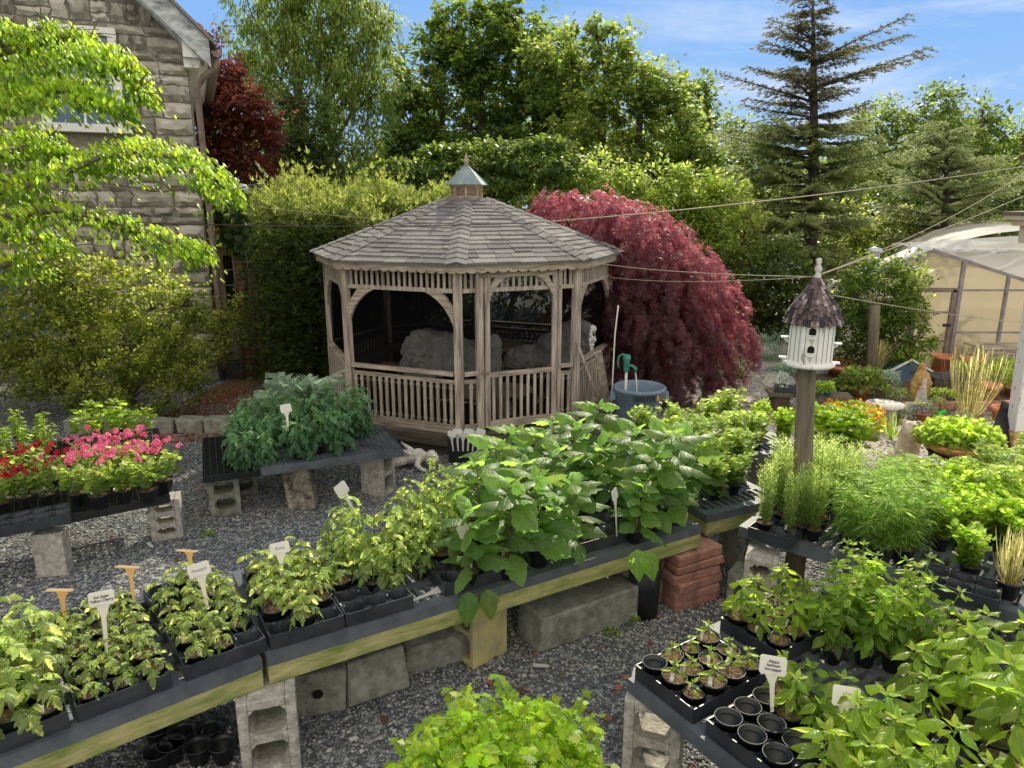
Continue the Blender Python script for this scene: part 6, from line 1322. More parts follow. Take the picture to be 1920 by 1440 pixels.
fill(TA, uA2+.0, .04, 3, 7, pt_, p_tom, {(2,0),(0,6)}, 'young tomato seedling, in the tray in front of the Pineapple sign', 'seedlings in front of the Pineapple sign', 'tray in front of the Pineapple sign, right of the slotted gap', TG, .86)
uB1 = .02; uB4 = uat(TB, 735, 1165)[0]-.37
fill(TB, .03, .04, 3, 6, pt_, p_tom, {(0,0),(2,0)}, 'young tomato seedling, in the tray left of the Roma sign', 'seedlings left of the Roma sign', 'tray left of the Roma sign', TG)
fill(TB, max(uB4, .41), .04, 3, 5, pt_, p_tom, {(0,0),(1,0),(2,0),(1,1),(2,1),(0,1)}, 'young tomato seedling, in the tray with six empty pots in front', 'seedlings behind six empty pots', 'tray with six empty cups beside the lying stake', TG)
# bushy tomatoes in the back of bench B
k = 0
for (px, py) in ((655,1085),(700,1105),(745,1095),(790,1075),(640,1050),(690,1060),(740,1050),(790,1040),(830,1055),(840,1010),(800,990),(760,1005),(850,980),(820,955),(880,960)):
    place(RND.choice(p_tomB), P(px, py+8, TB['z']), None, (.72 if k < 4 else .95)*RND.uniform(.9,1.1), 'bushy tomato, in the clump between the Roma sign and the eggplants', 'bushy tomatoes left of the eggplants'); k += 1
# eggplants
tray('pot_tray', 'black tray under the front eggplants', 3, 3, .15, TB['loc'](uat(TB, 935, 1130)[0], .28, .001), rzB, 'eggplant trays'); tray('pot_tray', 'black tray under the right eggplants, beside the white stake', 4, 3, .15, TB['loc'](uat(TB, 1160, 1050)[0], .3, .001), rzB, 'eggplant trays')
eg = [(880,1092,.85,'small front eggplant beside the bright stake sign'),(950,1075,1.0,'front eggplant, second from the bright stake sign'),(1010,1052,1.05,'third front eggplant from the bright stake sign'),(1065,1030,.95,'fourth front eggplant from the bright stake sign'),
      (900,1020,1.05,'eggplant in the second row behind the bright stake sign'),(975,1000,1.05,''),(1040,975,1.0,''),(930,960,1.1,''),(1000,940,1.1,''),(1070,930,1.05,''),(1130,950,1.0,''),(1190,1010,.85,''),(1215,985,1.0,'eggplant with leaves hanging over the front beam'),(1250,975,1.05,'rightmost front eggplant above the red pavers'),(1180,935,1.0,''),(1240,925,1.05,''),(1290,930,1.0,'far right eggplant at the bench end'),(960,915,1.05,''),(1030,900,1.0,''),(1110,895,1.0,'')]
for px, py, s, lab in eg:
    place(RND.choice(p_egg), P(px, py+6, TB['z']), None, s*RND.uniform(.93,1.07), lab or 'tall eggplant in the crowded middle of the eggplant bench', 'eggplants on the near bench')
hl = FM(); hl.add(T_EGG, [tuple(P(1195,1030,.66)), tuple(P(1215,1035,.64)), tuple(P(880,1110,.64)), tuple(P(915,1105,.63))], [(.1,-.5,-1),(.25,-.45,-1),(-.1,-.6,-1),(.1,-.6,-1)], [(0,-1,.3)]*4, [.2,.19,.19,.17], [.6,.55,.3,.3]); q = thing('hanging_leaves', 'four big eggplant leaves hanging over the front beam', 'leaves', (0,0,0)); hl.build('foliage', M['l_egg'], q)
# bench C/behind TC: herbs left of the rosemary
for i, (px, py, pk, s) in enumerate([(1290,905,'m',1),(1340,900,'m',1),(1385,890,'m',1),(1260,880,'m',1.05),(1310,870,'m',1.05),(1360,860,'m',1.05),(1400,850,'m',.95),(1340,935,'m',.8),(1375,925,'m',.8)]):
    place(RND.choice(p_mint), P(px, py, .6 if py > 868 else .58), None, s, 'crinkle leaved herb, in the clump between the eggplants and the rosemary', 'crinkled herbs by the eggplants')
TK = slab_table('plant_bench', 'bench behind the crinkled herbs, nearest the trash can', P(1235, 882, .5), (.94,.34,0), 1.6, .75, .45, beam=0, top=.06, beams=False)
for f in (.2, 1.4): block('block under the bench nearest the trash can, '+('left' if f < 1 else 'right')+' end', TK['loc'](f, .3, 0)-Vector((0,0,TK['z'])), TK['rz'], h=.448, mat='concrete_dark')
for i in range(5):
    for j in range(2): place(RND.choice(p_mint+p_herb), TK['loc'](.15+i*.32, .15+j*.36, 0), None, RND.uniform(.95,1.15), 'herb in the far row nearest the trash can and the path', 'far herbs by the path')
# E benches
for (px, py, s) in ((1500,1004,.82),(1478,1010,.75),(1524,1012,.82),(1432,1000,.85),(1462,985,1),(1490,968,1.02),(1535,990,1.0),(1570,985,.98),(1450,965,.95),(1550,962,.95),(1590,965,.9),(1515,960,.95)):
    place(RND.choice(p_ros), P(px, py, TE['z']), None, s*1.0, 'tall needle leaved rosemary, in the clump around the birdhouse post', 'rosemary around the birdhouse post')
tray('pot_tray', 'black tray holding the rosemary at the bench corner', 2, 3, .13, P(1462, 1000, TE['z']+.001), TE['rz'], None)
for (px, py, s) in ((1590,1030,1.1),(1640,1045,1.2),(1690,1055,1.1),(1610,1000,1.1),(1660,1010,1.15),(1710,1025,1.1),(1640,975,1.1),(1690,985,1.0)):
    place(RND.choice(p_fern), P(px, py, TE['z']), None, s, 'feathery cosmos spilling over the bench right of the rosemary', 'feathery cosmos clump')
for i, (px, py) in enumerate([(x, y) for y in (1000, 1030, 1058) for x in (1760, 1810, 1860, 1910)]):
    if py > 1040 and px < 1900: continue
    place(RND.choice(p_herb), P(px, py, TE['z']), None, RND.uniform(.85,1.05), 'leafy herb behind the small bright bush on the rosemary bench', 'leafy herbs on the rosemary bench')
place(p_herb[0], P(1815, 1085, TE['z']), None, .95, 'small bright bush alone at the front of the rosemary bench, beside empty trays')
tray('pot_tray', 'empty upturned black tray at the front of the rosemary bench', 3, 2, .12, P(1800, 1112, TE['z']+.001), TE['rz']+.1, None)
gsm = FM(); rg = np.random.default_rng(8)
T_THIN = t_strip([(0,.0035),(.3,.004),(.6,.0035),(.88,.003),(.9,.007),(.97,.007),(1,.0)], .3, .45)
def grass(name, label, loc, n, ln, mt='l_grass', spread=.5, seed=1, w=1.0, cat='ornamental grass', potr=None, tpl=None):
    r = np.random.default_rng(seed); a = r.uniform(0, 6.28, n); k = r.random(n)*spread; f = FM(); t = thing(name, label, cat, loc)
    f.add(tpl or T_BLADE, np.stack([np.cos(a)*.03*r.random(n), np.sin(a)*.03*r.random(n), np.full(n, .08 if potr else .0)], 1), np.stack([np.cos(a)*k, np.sin(a)*k, np.ones(n)], 1), np.stack([np.cos(a), np.sin(a), .3+0*a], 1), ln*r.uniform(.55,1.1,n), r.random(n)); f.build('blades', M[mt], t)
    if potr: pot_parts(t, potr, potr*1.7)
    return t
grass('variegated_grass', 'pale striped grass in a pot at the right end of the rosemary bench', P(1888, 1120, TE['z']), 150, .3, spread=.9, seed=2, potr=.06)
LB = {0: 'leafy herb in the second right bench behind the rosemary', 1: 'bright herb on the third right bench beside the garden path'}
for ti, T in enumerate((TE2, TE3)):
    nx = int(T['L']/.2)
    for i in range(nx):
        for j in range(4):
            lc = T['loc'](.1+i*.2, .1+j*.2, 0); 
            if (Vector((lc.x, lc.y, 0))-Vector((bp0.x, bp0.y, 0))).length < .14: continue
            tp_ = pix(lc+Vector((0,0,.3)))
            if tp_[1] < 872-(tp_[0]-1600)*.1: continue
            if ti == 0: pk = p_herb if (i+j) % 3 else p_mint
            else: pk = p_herb if i > 4 else (p_mint if i > 2 else p_herb)
            place(RND.choice(pk), lc, None, RND.uniform(.8,1.1)*(1.05 if ti == 0 else .95), LB[ti], LB[ti].replace('herb', 'herbs', 1))
# extra light celery-like herb behind post
for (px, py) in ((1560,900),(1590,885),(1540,890)): place(RND.choice(p_cel), P(px, py, .61), None, 1.1, 'lobed bright herb just right of the birdhouse post', 'lobed herbs by the post')
# F benches: peppers
FG = 'pepper trays'
fill(TF, .02, .03, 3, 4, pt_, p_pepS, {(0,0)}, 'small pepper seedling, in the corner tray of the pepper bench', 'pepper seedlings in the corner tray', 'corner tray of small pepper seedlings', FG)
fill(TF, .46, .03, 3, 4, pt_, p_pepM, {(0,0),(1,0),(2,0),(0,1),(1,1),(2,1),(0,2)}, 'drooping pepper plant, in the tray with seven empty pots', 'peppers behind empty pots', 'tray with seven empty pots, right of the corner tray', FG, .9)
fill(TF, .88, .03, 3, 4, pt_, p_pepM, set(), 'pepper plant near the bottom edge, in front of the half hidden sign', 'peppers at the bottom edge', 'third tray along the pepper bench', FG, 1.1)
fill(TF, 1.28, .03, 3, 4, pt_, p_pepM, set(), 'pepper plant cut by the bottom right corner', 'peppers in the bottom right corner', 'last tray along the pepper bench', FG, 1.15)
fill(TF2, .06, .03, 3, 4, pt_, p_pepS+p_pepM+p_pepM, {(2,3)}, 'pepper behind the corner tray, with white name tags', 'peppers behind the corner tray', 'rear tray behind the corner tray', FG, .95)
for (px, py, s) in ((1590,1200,.85),(1640,1195,.9),(1690,1205,.9),(1730,1240,.85),(1560,1240,.8),(1620,1245,.85),(1670,1255,.85),(1600,1160,.85),(1560,1190,.8)):
    place(RND.choice(p_pepB), P(px, py, TF2['z']), None, s, 'bushy pepper in the dense clump left of the tall right hand peppers', 'bushy peppers in the middle')
for (px, py, s) in ((1800,1330,1.4),(1850,1400,1.5),(1900,1330,1.5),(1880,1460,1.5),(1930,1400,1.55)):
    place(RND.choice(p_pepM), P(px, py+30, TF2['z']), None, s*1.15, 'tall leggy pepper at the right edge of the photo', 'tall peppers at the right edge')
for (px, py, s) in ((1700,1330,1.1),(1750,1300,1.15),(1790,1275,1.2),(1830,1270,1.2),(1720,1390,1.1),(1790,1380,1.2)):
    place(RND.choice(p_pepM), P(px, py, TF2['z']), None, s, 'leggy pepper between the bushy clump and the right edge, above the shiny slats', 'leggy peppers above the shiny slats')
# celery
k = 0
for (x, y, s) in ((-.22,2.02,.9),(-.06,2.1,1.08),(.12,2.06,1.05),(.28,1.95,.85),(-.34,1.82,.85),(-.18,1.82,1.05),(.0,1.85,1.1),(.2,1.8,1.0),(.36,1.76,.8),(-.1,1.6,1),(.14,1.6,1),(-.28,1.6,.9)):
    place(RND.choice(p_cel), (x-.02, y, TH['z']), None, s*1.0, 'bright yellow green celery in the clump at the bottom edge', 'celery at the bottom edge')
# B geraniums
gr = p_ger[0]; gpk = p_ger[1]
for (px, py, s) in ((10,955,.95),(50,945,1),(90,940,.95),(25,915,1),(65,905,.95),(100,912,.95),(-30,950,1)):
    place(gr, P(px, py+6, TBn['z']), None, s, 'crimson flowered geranium on the left bench', 'crimson geraniums')
for (px, py, s) in ((150,940,1.05),(190,945,1.1),(235,935,1.1),(280,935,1.1),(170,905,1.05),(215,905,1.1),(260,900,1.1),(310,915,1.05)):
    place(gpk, P(px, py+6, TBn['z']), None, s*1.05, 'pink flowered geranium at the right half of the left bench', 'pink geraniums')
tray('pot_tray', 'empty dusty black tray in front of the crimson geraniums', 4, 2, .13, P(55, 985, TBn['z']+.001), TBn['rz'], None)
for (px, py) in ((10,860),(50,862),(90,858),(-10,830),(35,828),(75,832)): place(RND.choice(p_pepB), P(px, py, TCn['z']), None, .62, 'small dark pepper bush at the left edge behind the geraniums', 'pepper bushes at the left edge')
for (px, py) in ((165,835),(200,835),(240,832),(270,828),(185,812),(230,808)): place(p_brd, P(px, py, TCn['z']), None, RND.uniform(.95,1.15), 'broad glossy leaved plant in the tray behind the pink geraniums', 'broad leaved plants')
tray('pot_tray', 'black tray under the broad leaved plants', 5, 2, .14, P(212, 838, TCn['z']+.001), TCn['rz'], None)
# D dark tomatoes
for (px, py, s) in ((560,860,.8),(600,850,.85),(640,845,.85),(590,825,.95),(640,820,.95),(680,818,.85),(550,830,.9),(620,800,.95),(670,798,.9)): place(RND.choice(p_tomD), P(px, py, TD['z']), None, s*.85, 'dark tomato plant on the grid bench in front of the gazebo', 'dark tomatoes by the gazebo')
for (px, py, s) in ((452,856,.8),(442,874,.7),(455,836,.85),(468,852,.95),(495,862,.95),(525,850,.9),(475,822,.95),(510,820,.95),(470,878,.75),(505,880,.75)): place(RND.choice(p_tomD), P(px, py, TD2['z']), None, s*.82, 'dark tomato plant on the rear bench left of the grid bench', 'dark tomatoes on the rear bench')
place(p_art, P(572, 790, .55), .6, 1.35, 'silvery jagged artichoke rising behind the dark tomatoes')
place(p_art, P(535, 785, .5), 2.2, 1.0, 'smaller silvery artichoke left of the tall one')

def mound(name, label, px, py, rxp, ryp, lm, tpl=T_OVAL, ls=.03, fl=None, nf=0, fs=.012, seed=1, dens=1.3, z0=0.0, pot=None, potmat='terracotta', cat='garden plant', up=.3, rise=0):
    """low rounded plant standing on the ground; py = its foot"""
    b = P(px, py, z0); s_ = depth(b)/FPX; RX = rxp*s_; RZ = ryp*s_*1.9 if not rise else rise; r = np.random.default_rng(seed); t = thing(name, label, cat, b); f = FM(); zoff = 0
    if pot: zoff = pot*1.1; MB().lathe([(pot*.7,0), (pot*.95,zoff*.92), (pot*1.05,zoff*.92), (pot*1.05,zoff), (pot*.9,zoff*.98), (pot*.8,zoff*.8)], 20, capt=True).build('pot', M[potmat], t, True)
    area = 2*PI*RX*max(RX, RZ); n = int(dens*area/(ls*ls*.4)); u = unit(r, n); u[:,2] = np.abs(u[:,2]); lump = 1+.14*np.sin(u[:,0]*7+seed)*np.sin(u[:,1]*6+2*seed)+.08*np.sin(u[:,2]*11); k = r.uniform(.72,1.04,(n,1))*lump[:,None]
    pos = u*k*np.array([RX,RX*.9,RZ])+[0,0,zoff]; f.add(tpl, pos, u+r.normal(0,.5,(n,3))+[0,0,up], u+r.normal(0,.4,(n,3))+[0,0,.6], ls*r.uniform(.7,1.2,n), .25+.5*u[:,2]+r.normal(0,.15,n)); f.build('foliage', lm, t)
    st = MB(); [st.tube([(0,0,zoff*.9), (RX*.5*math.cos(a), RX*.5*math.sin(a), zoff+RZ*.7)], .006, 4) for a in np.arange(0,6.2,1.2)]; st.build('stem', M['stem'], t)
    if fl:
        u = unit(r, nf); u[:,2] = np.abs(u[:,2]); pos = u*np.array([RX,RX*.9,RZ])*r.uniform(.98,1.12,(nf,1))+[0,0,zoff]; g = FM(); g.add(T_FLOW, pos, np.cross(u, r.normal(size=(nf,3))), u+r.normal(0,.3,(nf,3))+[0,0,.4], fs*r.uniform(.7,1.2,nf), r.random(nf)); g.build('flower_head', M[fl], t)
    return t
# ------------------------------------------------------------------ signs and tags
def stake(label, base, top, w_=.135, h_=.085, mat='white_card', face=(0,-1,.25), roll=0.0, text=None, tm='ink', tsize=.024, name='plant_sign', card=True):
    """T shaped plastic marker: tapered stake from base to top with a card at the top"""
    w_ *= .86; h_ *= .86; tsize *= .86
    base, top = Vector(base), Vector(top); t = thing(name, label, 'plant sign', base); n_ = Vector(face).normalized(); ax = (top-base).normalized()
    sx = ax.cross(n_); sx.normalize(); rx = (sx*math.cos(roll)+ax*math.sin(roll)).normalized()*-1; nn2 = n_; up = nn2.cross(rx).normalized()
    if up.z < 0: up = -up; 
    rx = up.cross(nn2).normalized()
    st = MB(); L_ = (top-base).length
    q = [Vector((0,0,0))-sx*.007, Vector((0,0,0))+sx*.007, ax*L_*.72+sx*.011, ax*L_+sx*.03, ax*L_-sx*.03, ax*L_*.72-sx*.011]; off = n_*.003
    st.poly([p_+off*0 for p_ in q]+[p_-off for p_ in q], [(0,1,2,3,4,5), (11,10,9,8,7,6)]+[(i, (i+1) % 6, 6+(i+1) % 6, 6+i)[::-1] for i in range(6)]); so_ = st.build('stake', M[mat], t)
    if card:
        c = ax*L_+up*h_*.4; m = MB(); m.prism([(-w_/2+.008,-h_/2), (w_/2-.008,-h_/2), (w_/2,-h_/2+.008), (w_/2,h_/2-.008), (w_/2-.008,h_/2), (-w_/2+.008,h_/2), (-w_/2,h_/2-.008), (-w_/2,-h_/2+.008)], lambda x, y, z: c+rx*x+up*y+nn2*(z-.001), .004); co_ = m.build('card', M[mat], t)
        if text:
            rot = Matrix((rx, up, nn2)).transposed().to_4x4(); e = rot.to_euler(); text_mesh('handwriting', text, tsize, M[tm], co_, c+nn2*.0045, e, shear=.25, extrude=.0002, off=.0003, spacing=.95)
    return t
def st_px(label, bpx, bpy, tpx, tpy, z, **k):
    b = P(bpx, bpy, z); tp = Q(tpx, tpy, b.y-.02); return stake(label, b, tp, **k)
ZP = ZT+.09
st_px('white sign reading Sun Sugar Yellow Cherry', 200, 1222, 192, 1133, ZP, w_=.128, h_=.078, text='Sun Sugar\nYellow Cherry', roll=.25, face=(.15,-1,.3), tsize=.021)
st_px('white sign reading Pineapple', 390, 1145, 376, 1078, ZP, w_=.125, h_=.08, text='Pineapple', tm='ink_grey', roll=.22, face=(.15,-1,.3), tsize=.024)
st_px('white sign reading Roma', 529, 1098, 526, 1036, ZP, w_=.12, h_=.072, text='Roma', tm='ink_grey', roll=.22, face=(.15,-1,.3), tsize=.026)
for (a, b, c, d, r_, lab) in ((123,1175,115,1105,.35,'yellow edge-on stake furthest left'), (252,1130,243,1062,.2,'yellow edge-on stake between the two white signs'), (362,1085,354,1032,.2,'yellow edge-on stake behind the Pineapple sign')):
    st_px(lab, a, b, c, d, ZP, mat='yellow_card', w_=.13, h_=.06, face=(.1,.42,1.3), roll=r_)
st_px('bright backlit blank sign on a bent stake above the bushy tomatoes', 668, 965, 645, 925, ZP+.18, mat='white_card', face=(.75,-.7,.3), w_=.1, h_=.09)
st_px('bright backlit blank sign beside the small front eggplant', 885, 1055, 872, 1003, ZP+.05, face=(.75,-.7,.3), w_=.09, h_=.09)
st_px('sign turned almost sideways on a tall white stake among the eggplants', 1157, 1005, 1154, 935, ZP, face=(.85,-.45,.2), w_=.1, h_=.08)
st_px('small blank sign among the dark tomatoes by the gazebo', 540, 800, 537, 772, .95, face=(.4,-.8,.4), w_=.1, h_=.08)
st_px('white sign reading Aleppo heirloom hot pepper', 1448, 1335, 1448, 1262, TF['z']+.12, w_=.13, h_=.088, text='Aleppo\nheirloom\nhot pepper', roll=-.35, face=(.0,-1,.45), tsize=.019)
st_px('half hidden white sign among the front peppers', 1580, 1385, 1585, 1322, TF['z']+.14, w_=.13, h_=.09, text='Hot\nCurly', tm='ink_grey', roll=-.4, face=(.1,-1,.45), tsize=.024)
q = stake('white stake sign lying flat on the bench beside the eggplants', P(738, 1140, ZT+.004), P(826, 1104, ZT+.012), face=(0,-.2,1), w_=.05, h_=.05)
for i in range(6):
    b = P(850+i*9, 846, .3); stake(['leftmost','second','third','fourth','fifth','rightmost'][i]+' of the six spare white stakes bundled before the gazebo door', b, Q(846+i*11, 818-(i%2)*4, b.y), face=(.25*(i-2.5),-1,.6), w_=.115, h_=.07, roll=.12*((i*7)%5-2))
bk = MB(); bk.box((0,0,.14), (.34,.2,.28), taper=1.05); q = bk.build('stake_bin', M['black_plastic'], None, bevel=.01); q.location = P(872, 862, 0); tag(q, 'dark tub holding the spare white stakes before the gazebo', 'tub')
for (px, py, rz, lab) in ((1015,1248,.0,'white plant tag lying on the gravel behind the celery'), (663,1385,.5,'small white tag scrap on the gravel near the bench'), (282,1022,-.7,'white tag lying beside the three-core block'), (775,1090,.3,'blank tag')):
    if lab == 'blank tag': continue
    m = MB(); k_ = 1 if px != 663 else .45; m.prism([(-.05*k_,-.013), (.035*k_,-.013), (.055*k_,0), (.035*k_,.013), (-.05*k_,.013)], lambda x, y, z: Vector((x, y, z)), .002); q = m.build('dropped_tag', M['white_card']); q.location = P(px, py, .03); q.rotation_euler = (.08, .1, rz); tag(q, lab, 'plant tag')

for i, (px, py, s) in enumerate(((1188,1168,.5),(1148,1190,.3),(390,1005,.25))):
    t = mound('weed', ['small green weed growing at the foot of the concrete kerb','tiny weed on the gravel before the concrete kerb','tiny weed on the gravel right of the three-core block'][i], px, py, 12, 8, M['l_basil'], T_OVAL, .03, seed=60+i, dens=.5, cat='weed', rise=.05)
# pots under the bench at bottom left
for i, (px, py) in enumerate([(300,1395),(345,1400),(395,1395),(325,1425),(375,1428),(300,1440),(420,1425)]): place(cupp, P(px, py, 0), 0, 1.15, 'empty black pot on the ground in shade under the near bench', 'empty pots under the bench')

# ------------------------------------------------------------------ garden to the right
PL = M
mound('white_edging_plant', 'frothy white flowered plant on the plank table left of the birdhouse post', 1460, 728, 28, 15, M['l_silver'], T_NEEDLE, .05, 'l_white', 300, .022, 2, z0=.28, up=.8)
# plank table with stone legs
ptb = thing('plank_table', 'rough wooden plank on round log supports behind the birdhouse post', 'plank table', P(1512, 772, 0), R(-14))
MB().box((0,0,.25), (1.05,.34,.05), jit=.01, rnd=random.Random(2)).build('plank', M['post_wood'], ptb, bevel=.008)
for x in (-.36, .36): MB().lathe([(.13,0), (.14,.1), (.12,.225)], 12, c=(x,0,0), capt=True).build('log_leg', M['bark'], ptb)
q = tray('pot_tray', 'shiny black tray on the plank table left of the birdhouse post', 3, 2, .11, ptb.location+Vector((-.28,.02,.28)), R(-14))
for i, (px, lab) in enumerate(((1533,'green plastic pot on the plank, left one'),(1551,'green plastic pot on the plank, right one'))):
    o = mound('potted_herb', lab, px, 742, 11, 10, M['l_basil'], T_OVAL, .03, seed=5+i, z0=.28, pot=.055, potmat='green_metal', cat='potted plant', dens=1.6)
mound('heuchera', 'yellow green plant with tiny pink flowers right of the birdhouse post', 1612, 745, 42, 22, M['l_olive'], T_GER, .06, 'l_palepink', 90, .018, 3, pot=.12)
mound('heuchera', 'second yellow green mound just behind the green pots', 1575, 735, 22, 14, M['l_olive'], T_GER, .055, 'l_palepink', 30, .016, 13)
mound('burgundy_plant', 'dark burgundy leaved plant under the big terracotta bowl', 1590, 702, 30, 8, M['l_darkred'], T_GER, .06, seed=4)
mound('bronze_spirea', 'bronze and gold mound left of the strappy dark plant', 1610, 800, 48, 24, M['l_gold'], T_OVAL, .035, 'l_palepink', 120, .012, 5)
mound('bronze_spirea', 'narrow bronze shrub against the birdhouse post side of the garden', 1556, 795, 18, 24, M['l_gold'], T_OVAL, .035, seed=15)
mound('white_alyssum', 'white flowering mound below the ornamental grass', 1662, 735, 22, 15, M['l_silver'], T_OVAL, .025, 'l_white', 260, .014, 6, pot=.1)
mound('white_alyssum', 'white flowering ball in front of the purple flowers', 1702, 788, 24, 16, M['l_silver'], T_OVAL, .025, 'l_white', 420, .016, 7)
mound('pink_alyssum', 'pale pink flowering mound left of the gold statue foot', 1683, 752, 26, 13, M['l_geranium'], T_OVAL, .025, 'l_palepink', 330, .015, 8)
mound('purple_flowers', 'purple flowers spilling from a round terracotta pot', 1728, 792, 20, 11, M['l_geranium'], T_OVAL, .025, 'l_lilac', 300, .017, 9, pot=.13)
mound('pink_alyssum', 'pale pink flowering mound right of the purple flowers', 1755, 765, 20, 11, M['l_geranium'], T_OVAL, .025, 'l_palepink', 220, .015, 10)
mound('cream_mound', 'creamy grey mound at the foot of the tall grass', 1800, 800, 26, 15, M['l_silver'], T_NEEDLE, .045, 'l_white', 160, .014, 11, up=.5)
mound('cream_mound', 'creamy yellow mound right of the tall grass, by the round stone', 1845, 812, 26, 16, M['l_olive'], T_NEEDLE, .045, 'l_white', 130, .014, 12, up=.5)
for i, (px, py, lab) in enumerate(((1700,712,'leafy bush left of the gold statue'),(1815,728,'first leafy bush in the planter row before the greenhouse'),(1860,735,'middle leafy bush in the planter row before the greenhouse'),(1900,745,'last leafy bush in the planter row beside the white column'))):
    mound('planter_bush', lab, px, py, 26, 17, M['l_basil'], T_OVAL, .05, 'l_palepink' if i > 1 else None, 70, .018, 30+i, pot=.14, dens=1.1, up=.7)
mound('planter_bush', 'spiky green bush with upright shoots in front of the wooden planter', 1880, 722, 36, 16, M['l_basil'], T_PEP, .08, seed=36, pot=.15, dens=.9, up=1.1)
grass('fountain_grass', 'ornamental grass tuft with tall seed stalks in front of the leaning post', P(1640, 722, 0), 320, .62, 'l_grass', .55, 3, tpl=T_THIN)
grass('reed_grass', 'tall arching straw coloured grass right of the gold statue', P(1815, 790, 0), 170, .85, 'l_grass', 1.15, 4, tpl=T_THIN)
grass('strappy_plant', 'dark strappy plant beside the bronze mound', P(1670, 825, 0), 60, .36, 'l_fern', 1.3, 5)
mound('ground_plants', 'low silver green plants behind the plank table', 1480, 700, 34, 10, M['l_silver'], T_OVAL, .04, seed=40)
tree('greenhouse_shrub', 'large dark rounded shrub growing against the left end of the greenhouse', 'shrub', 11.2, [(1640,560,70,65),(1610,620,60,50),(1680,620,55,50),(1660,510,50,35),(1700,560,40,50),(1600,550,40,45),(1640,660,80,30)], .055, M['l_maple'], T_OVAL, 1.0, .16, .05, trunks=[(1640,600,.03)], seed=90, tintb=.12, limb_r=.012)
tree('golden_sapling', 'yellow leaved sapling sprays reaching over the greenhouse wall', 'shrub', 10.9, [(1715,530,24,40),(1728,590,18,36),(1725,655,30,22),(1750,640,18,14),(1700,665,26,16)], .07, M['l_olive'], T_OVAL, .6, .12, .1, trunks=[(1712,560,.015)], seed=91, tintb=.3, limb_r=.008, shell=(.3,1))
# leaning wooden post
a, b = P(1632, 722, 0), Q(1641, 572, P(1632,722,0).y); tag(MB().tube([a, a.lerp(b,.5), b], [.085,.08,.075], 10).build('leaning_post', M['post_wood'], None, True), 'leaning weathered grey wooden post behind the ornamental grass', 'post')
# terracotta bowl
tb2 = MB(); tb2.lathe([(.2,0), (.38,.16), (.42,.165), (.42,.22), (.39,.225), (.36,.17)], 28, capt=True); q = tb2.build('terracotta_bowl', M['terracotta'], None, True); q.location = P(1590, 706, 0); tag(q, 'wide shallow terracotta bowl behind the birdhouse', 'planter bowl')
# cold frame roof
cf = thing('cold_frame', 'low glazed cold frame with pale pitched lid left of the gold statue', 'cold frame', P(1690, 712, 0)); MB().poly([(-.32,-.2,.18),(0,-.2,.36),(.34,-.2,.18),(-.32,.4,.18),(0,.4,.36),(.34,.4,.18),(-.32,-.2,0),(.34,-.2,0)], [(0,2,1),(0,1,4,3),(1,2,5,4),(0,6,7,2)]).build('panel', M['blue_glass'], cf); f_ = MB(); f_.bar((-.34,-.215,.18),(0,-.215,.375),.03,.03); f_.bar((0,-.215,.375),(.36,-.215,.18),.03,.03); f_.build('lid_frame', M['white_paint'], cf)
# statue of a veiled woman
vp = P(1720, 754, 0); vs = thing('veiled_statue', 'weathered gold statue of a veiled standing woman with open cloak', 'statue', vp); h_ = .58
vb = blob('figure', [((0,0,.05),(0,0,.3),.105,.12), ((0,0,.3),(0,0,.42),.12,.075), ((-.09,-.02,.1),(-.115,-.03,.28),.045,.04), ((.09,-.02,.1),(.115,-.03,.28),.045,.04), ((-.11,-.03,.28),(-.06,-.02,.4),.04,.045), ((.11,-.03,.28),(.06,-.02,.4),.04,.045), ((0,-.01,.42),(0,-.01,.47),.04,.04), ((0,-.015,.5),(0,-.012,.525),.048,.042), ((0,.02,.44),(0,.015,.53),.05,.048), ((-.04,.01,.42),(-.03,.01,.5),.035,.03), ((.04,.01,.42),(.03,.01,.5),.035,.03)], M['gold'], vs, .011, .006, 14, smooth=3)
blob('robe', [((-.01,-.07,.04),(0,-.085,.32),.06,.04), ((.04,-.07,.04),(.02,-.08,.25),.05,.03), ((-.05,-.07,.04),(-.03,-.08,.25),.045,.03), ((.0,-.1,.33),(-.0,-.105,.36),.022,.018)], M['statue'], vs, .009, .006, 22)
MB().lathe([(.14,-.02), (.15,0), (.14,.04)], 20, capt=True).build('base', M['gold'], vs, True)
# lion statue
ln = thing('lion_statue', 'small tan sitting lion statue left of the bowl of bright herbs', 'statue', P(1698, 868, 0), R(-25))
blob('body', [((.0,0,.14),(0,.1,.12),.11,.12), ((0,-.02,.3),(0,.0,.16),.11,.12), ((-.06,-.1,.02),(-.05,-.06,.2),.035,.045), ((.06,-.1,.02),(.05,-.06,.2),.035,.045), ((0,-.06,.39),(0,-.05,.38),.1,.1), ((0,-.14,.37),(0,-.17,.36),.055,.042), ((-.07,-.03,.47),(-.075,-.03,.48),.03,.02), ((.07,-.03,.47),(.075,-.03,.48),.03,.02), ((-.06,-.12,.02),(-.06,-.16,.02),.035,.03), ((.06,-.12,.02),(.06,-.16,.02),.035,.03), ((-.1,.08,.05),(-.1,-.02,.03),.05,.035), ((.1,.08,.05),(.1,-.02,.03),.05,.035)], M['tan_stone'], ln, .012, .012, 22)
rb_ = MB(); rb_.lathe([(.0,0)]+[(.095*math.sin(a), .095-.095*math.cos(a)) for a in np.arange(.2, 3.1, .2)]+[(0,.19)], 20, capb=False); q = rb_.build('gazing_ball', M['red_ball'], None, True); q.location = P(1714, 818, 0); tag(q, 'faded red ball lying behind the lion statue', 'ball')
hb = thing('herb_bowl', 'terracotta bowl overflowing with bright green curly herbs on a dark stand', 'planter bowl', P(1783, 905, 0))
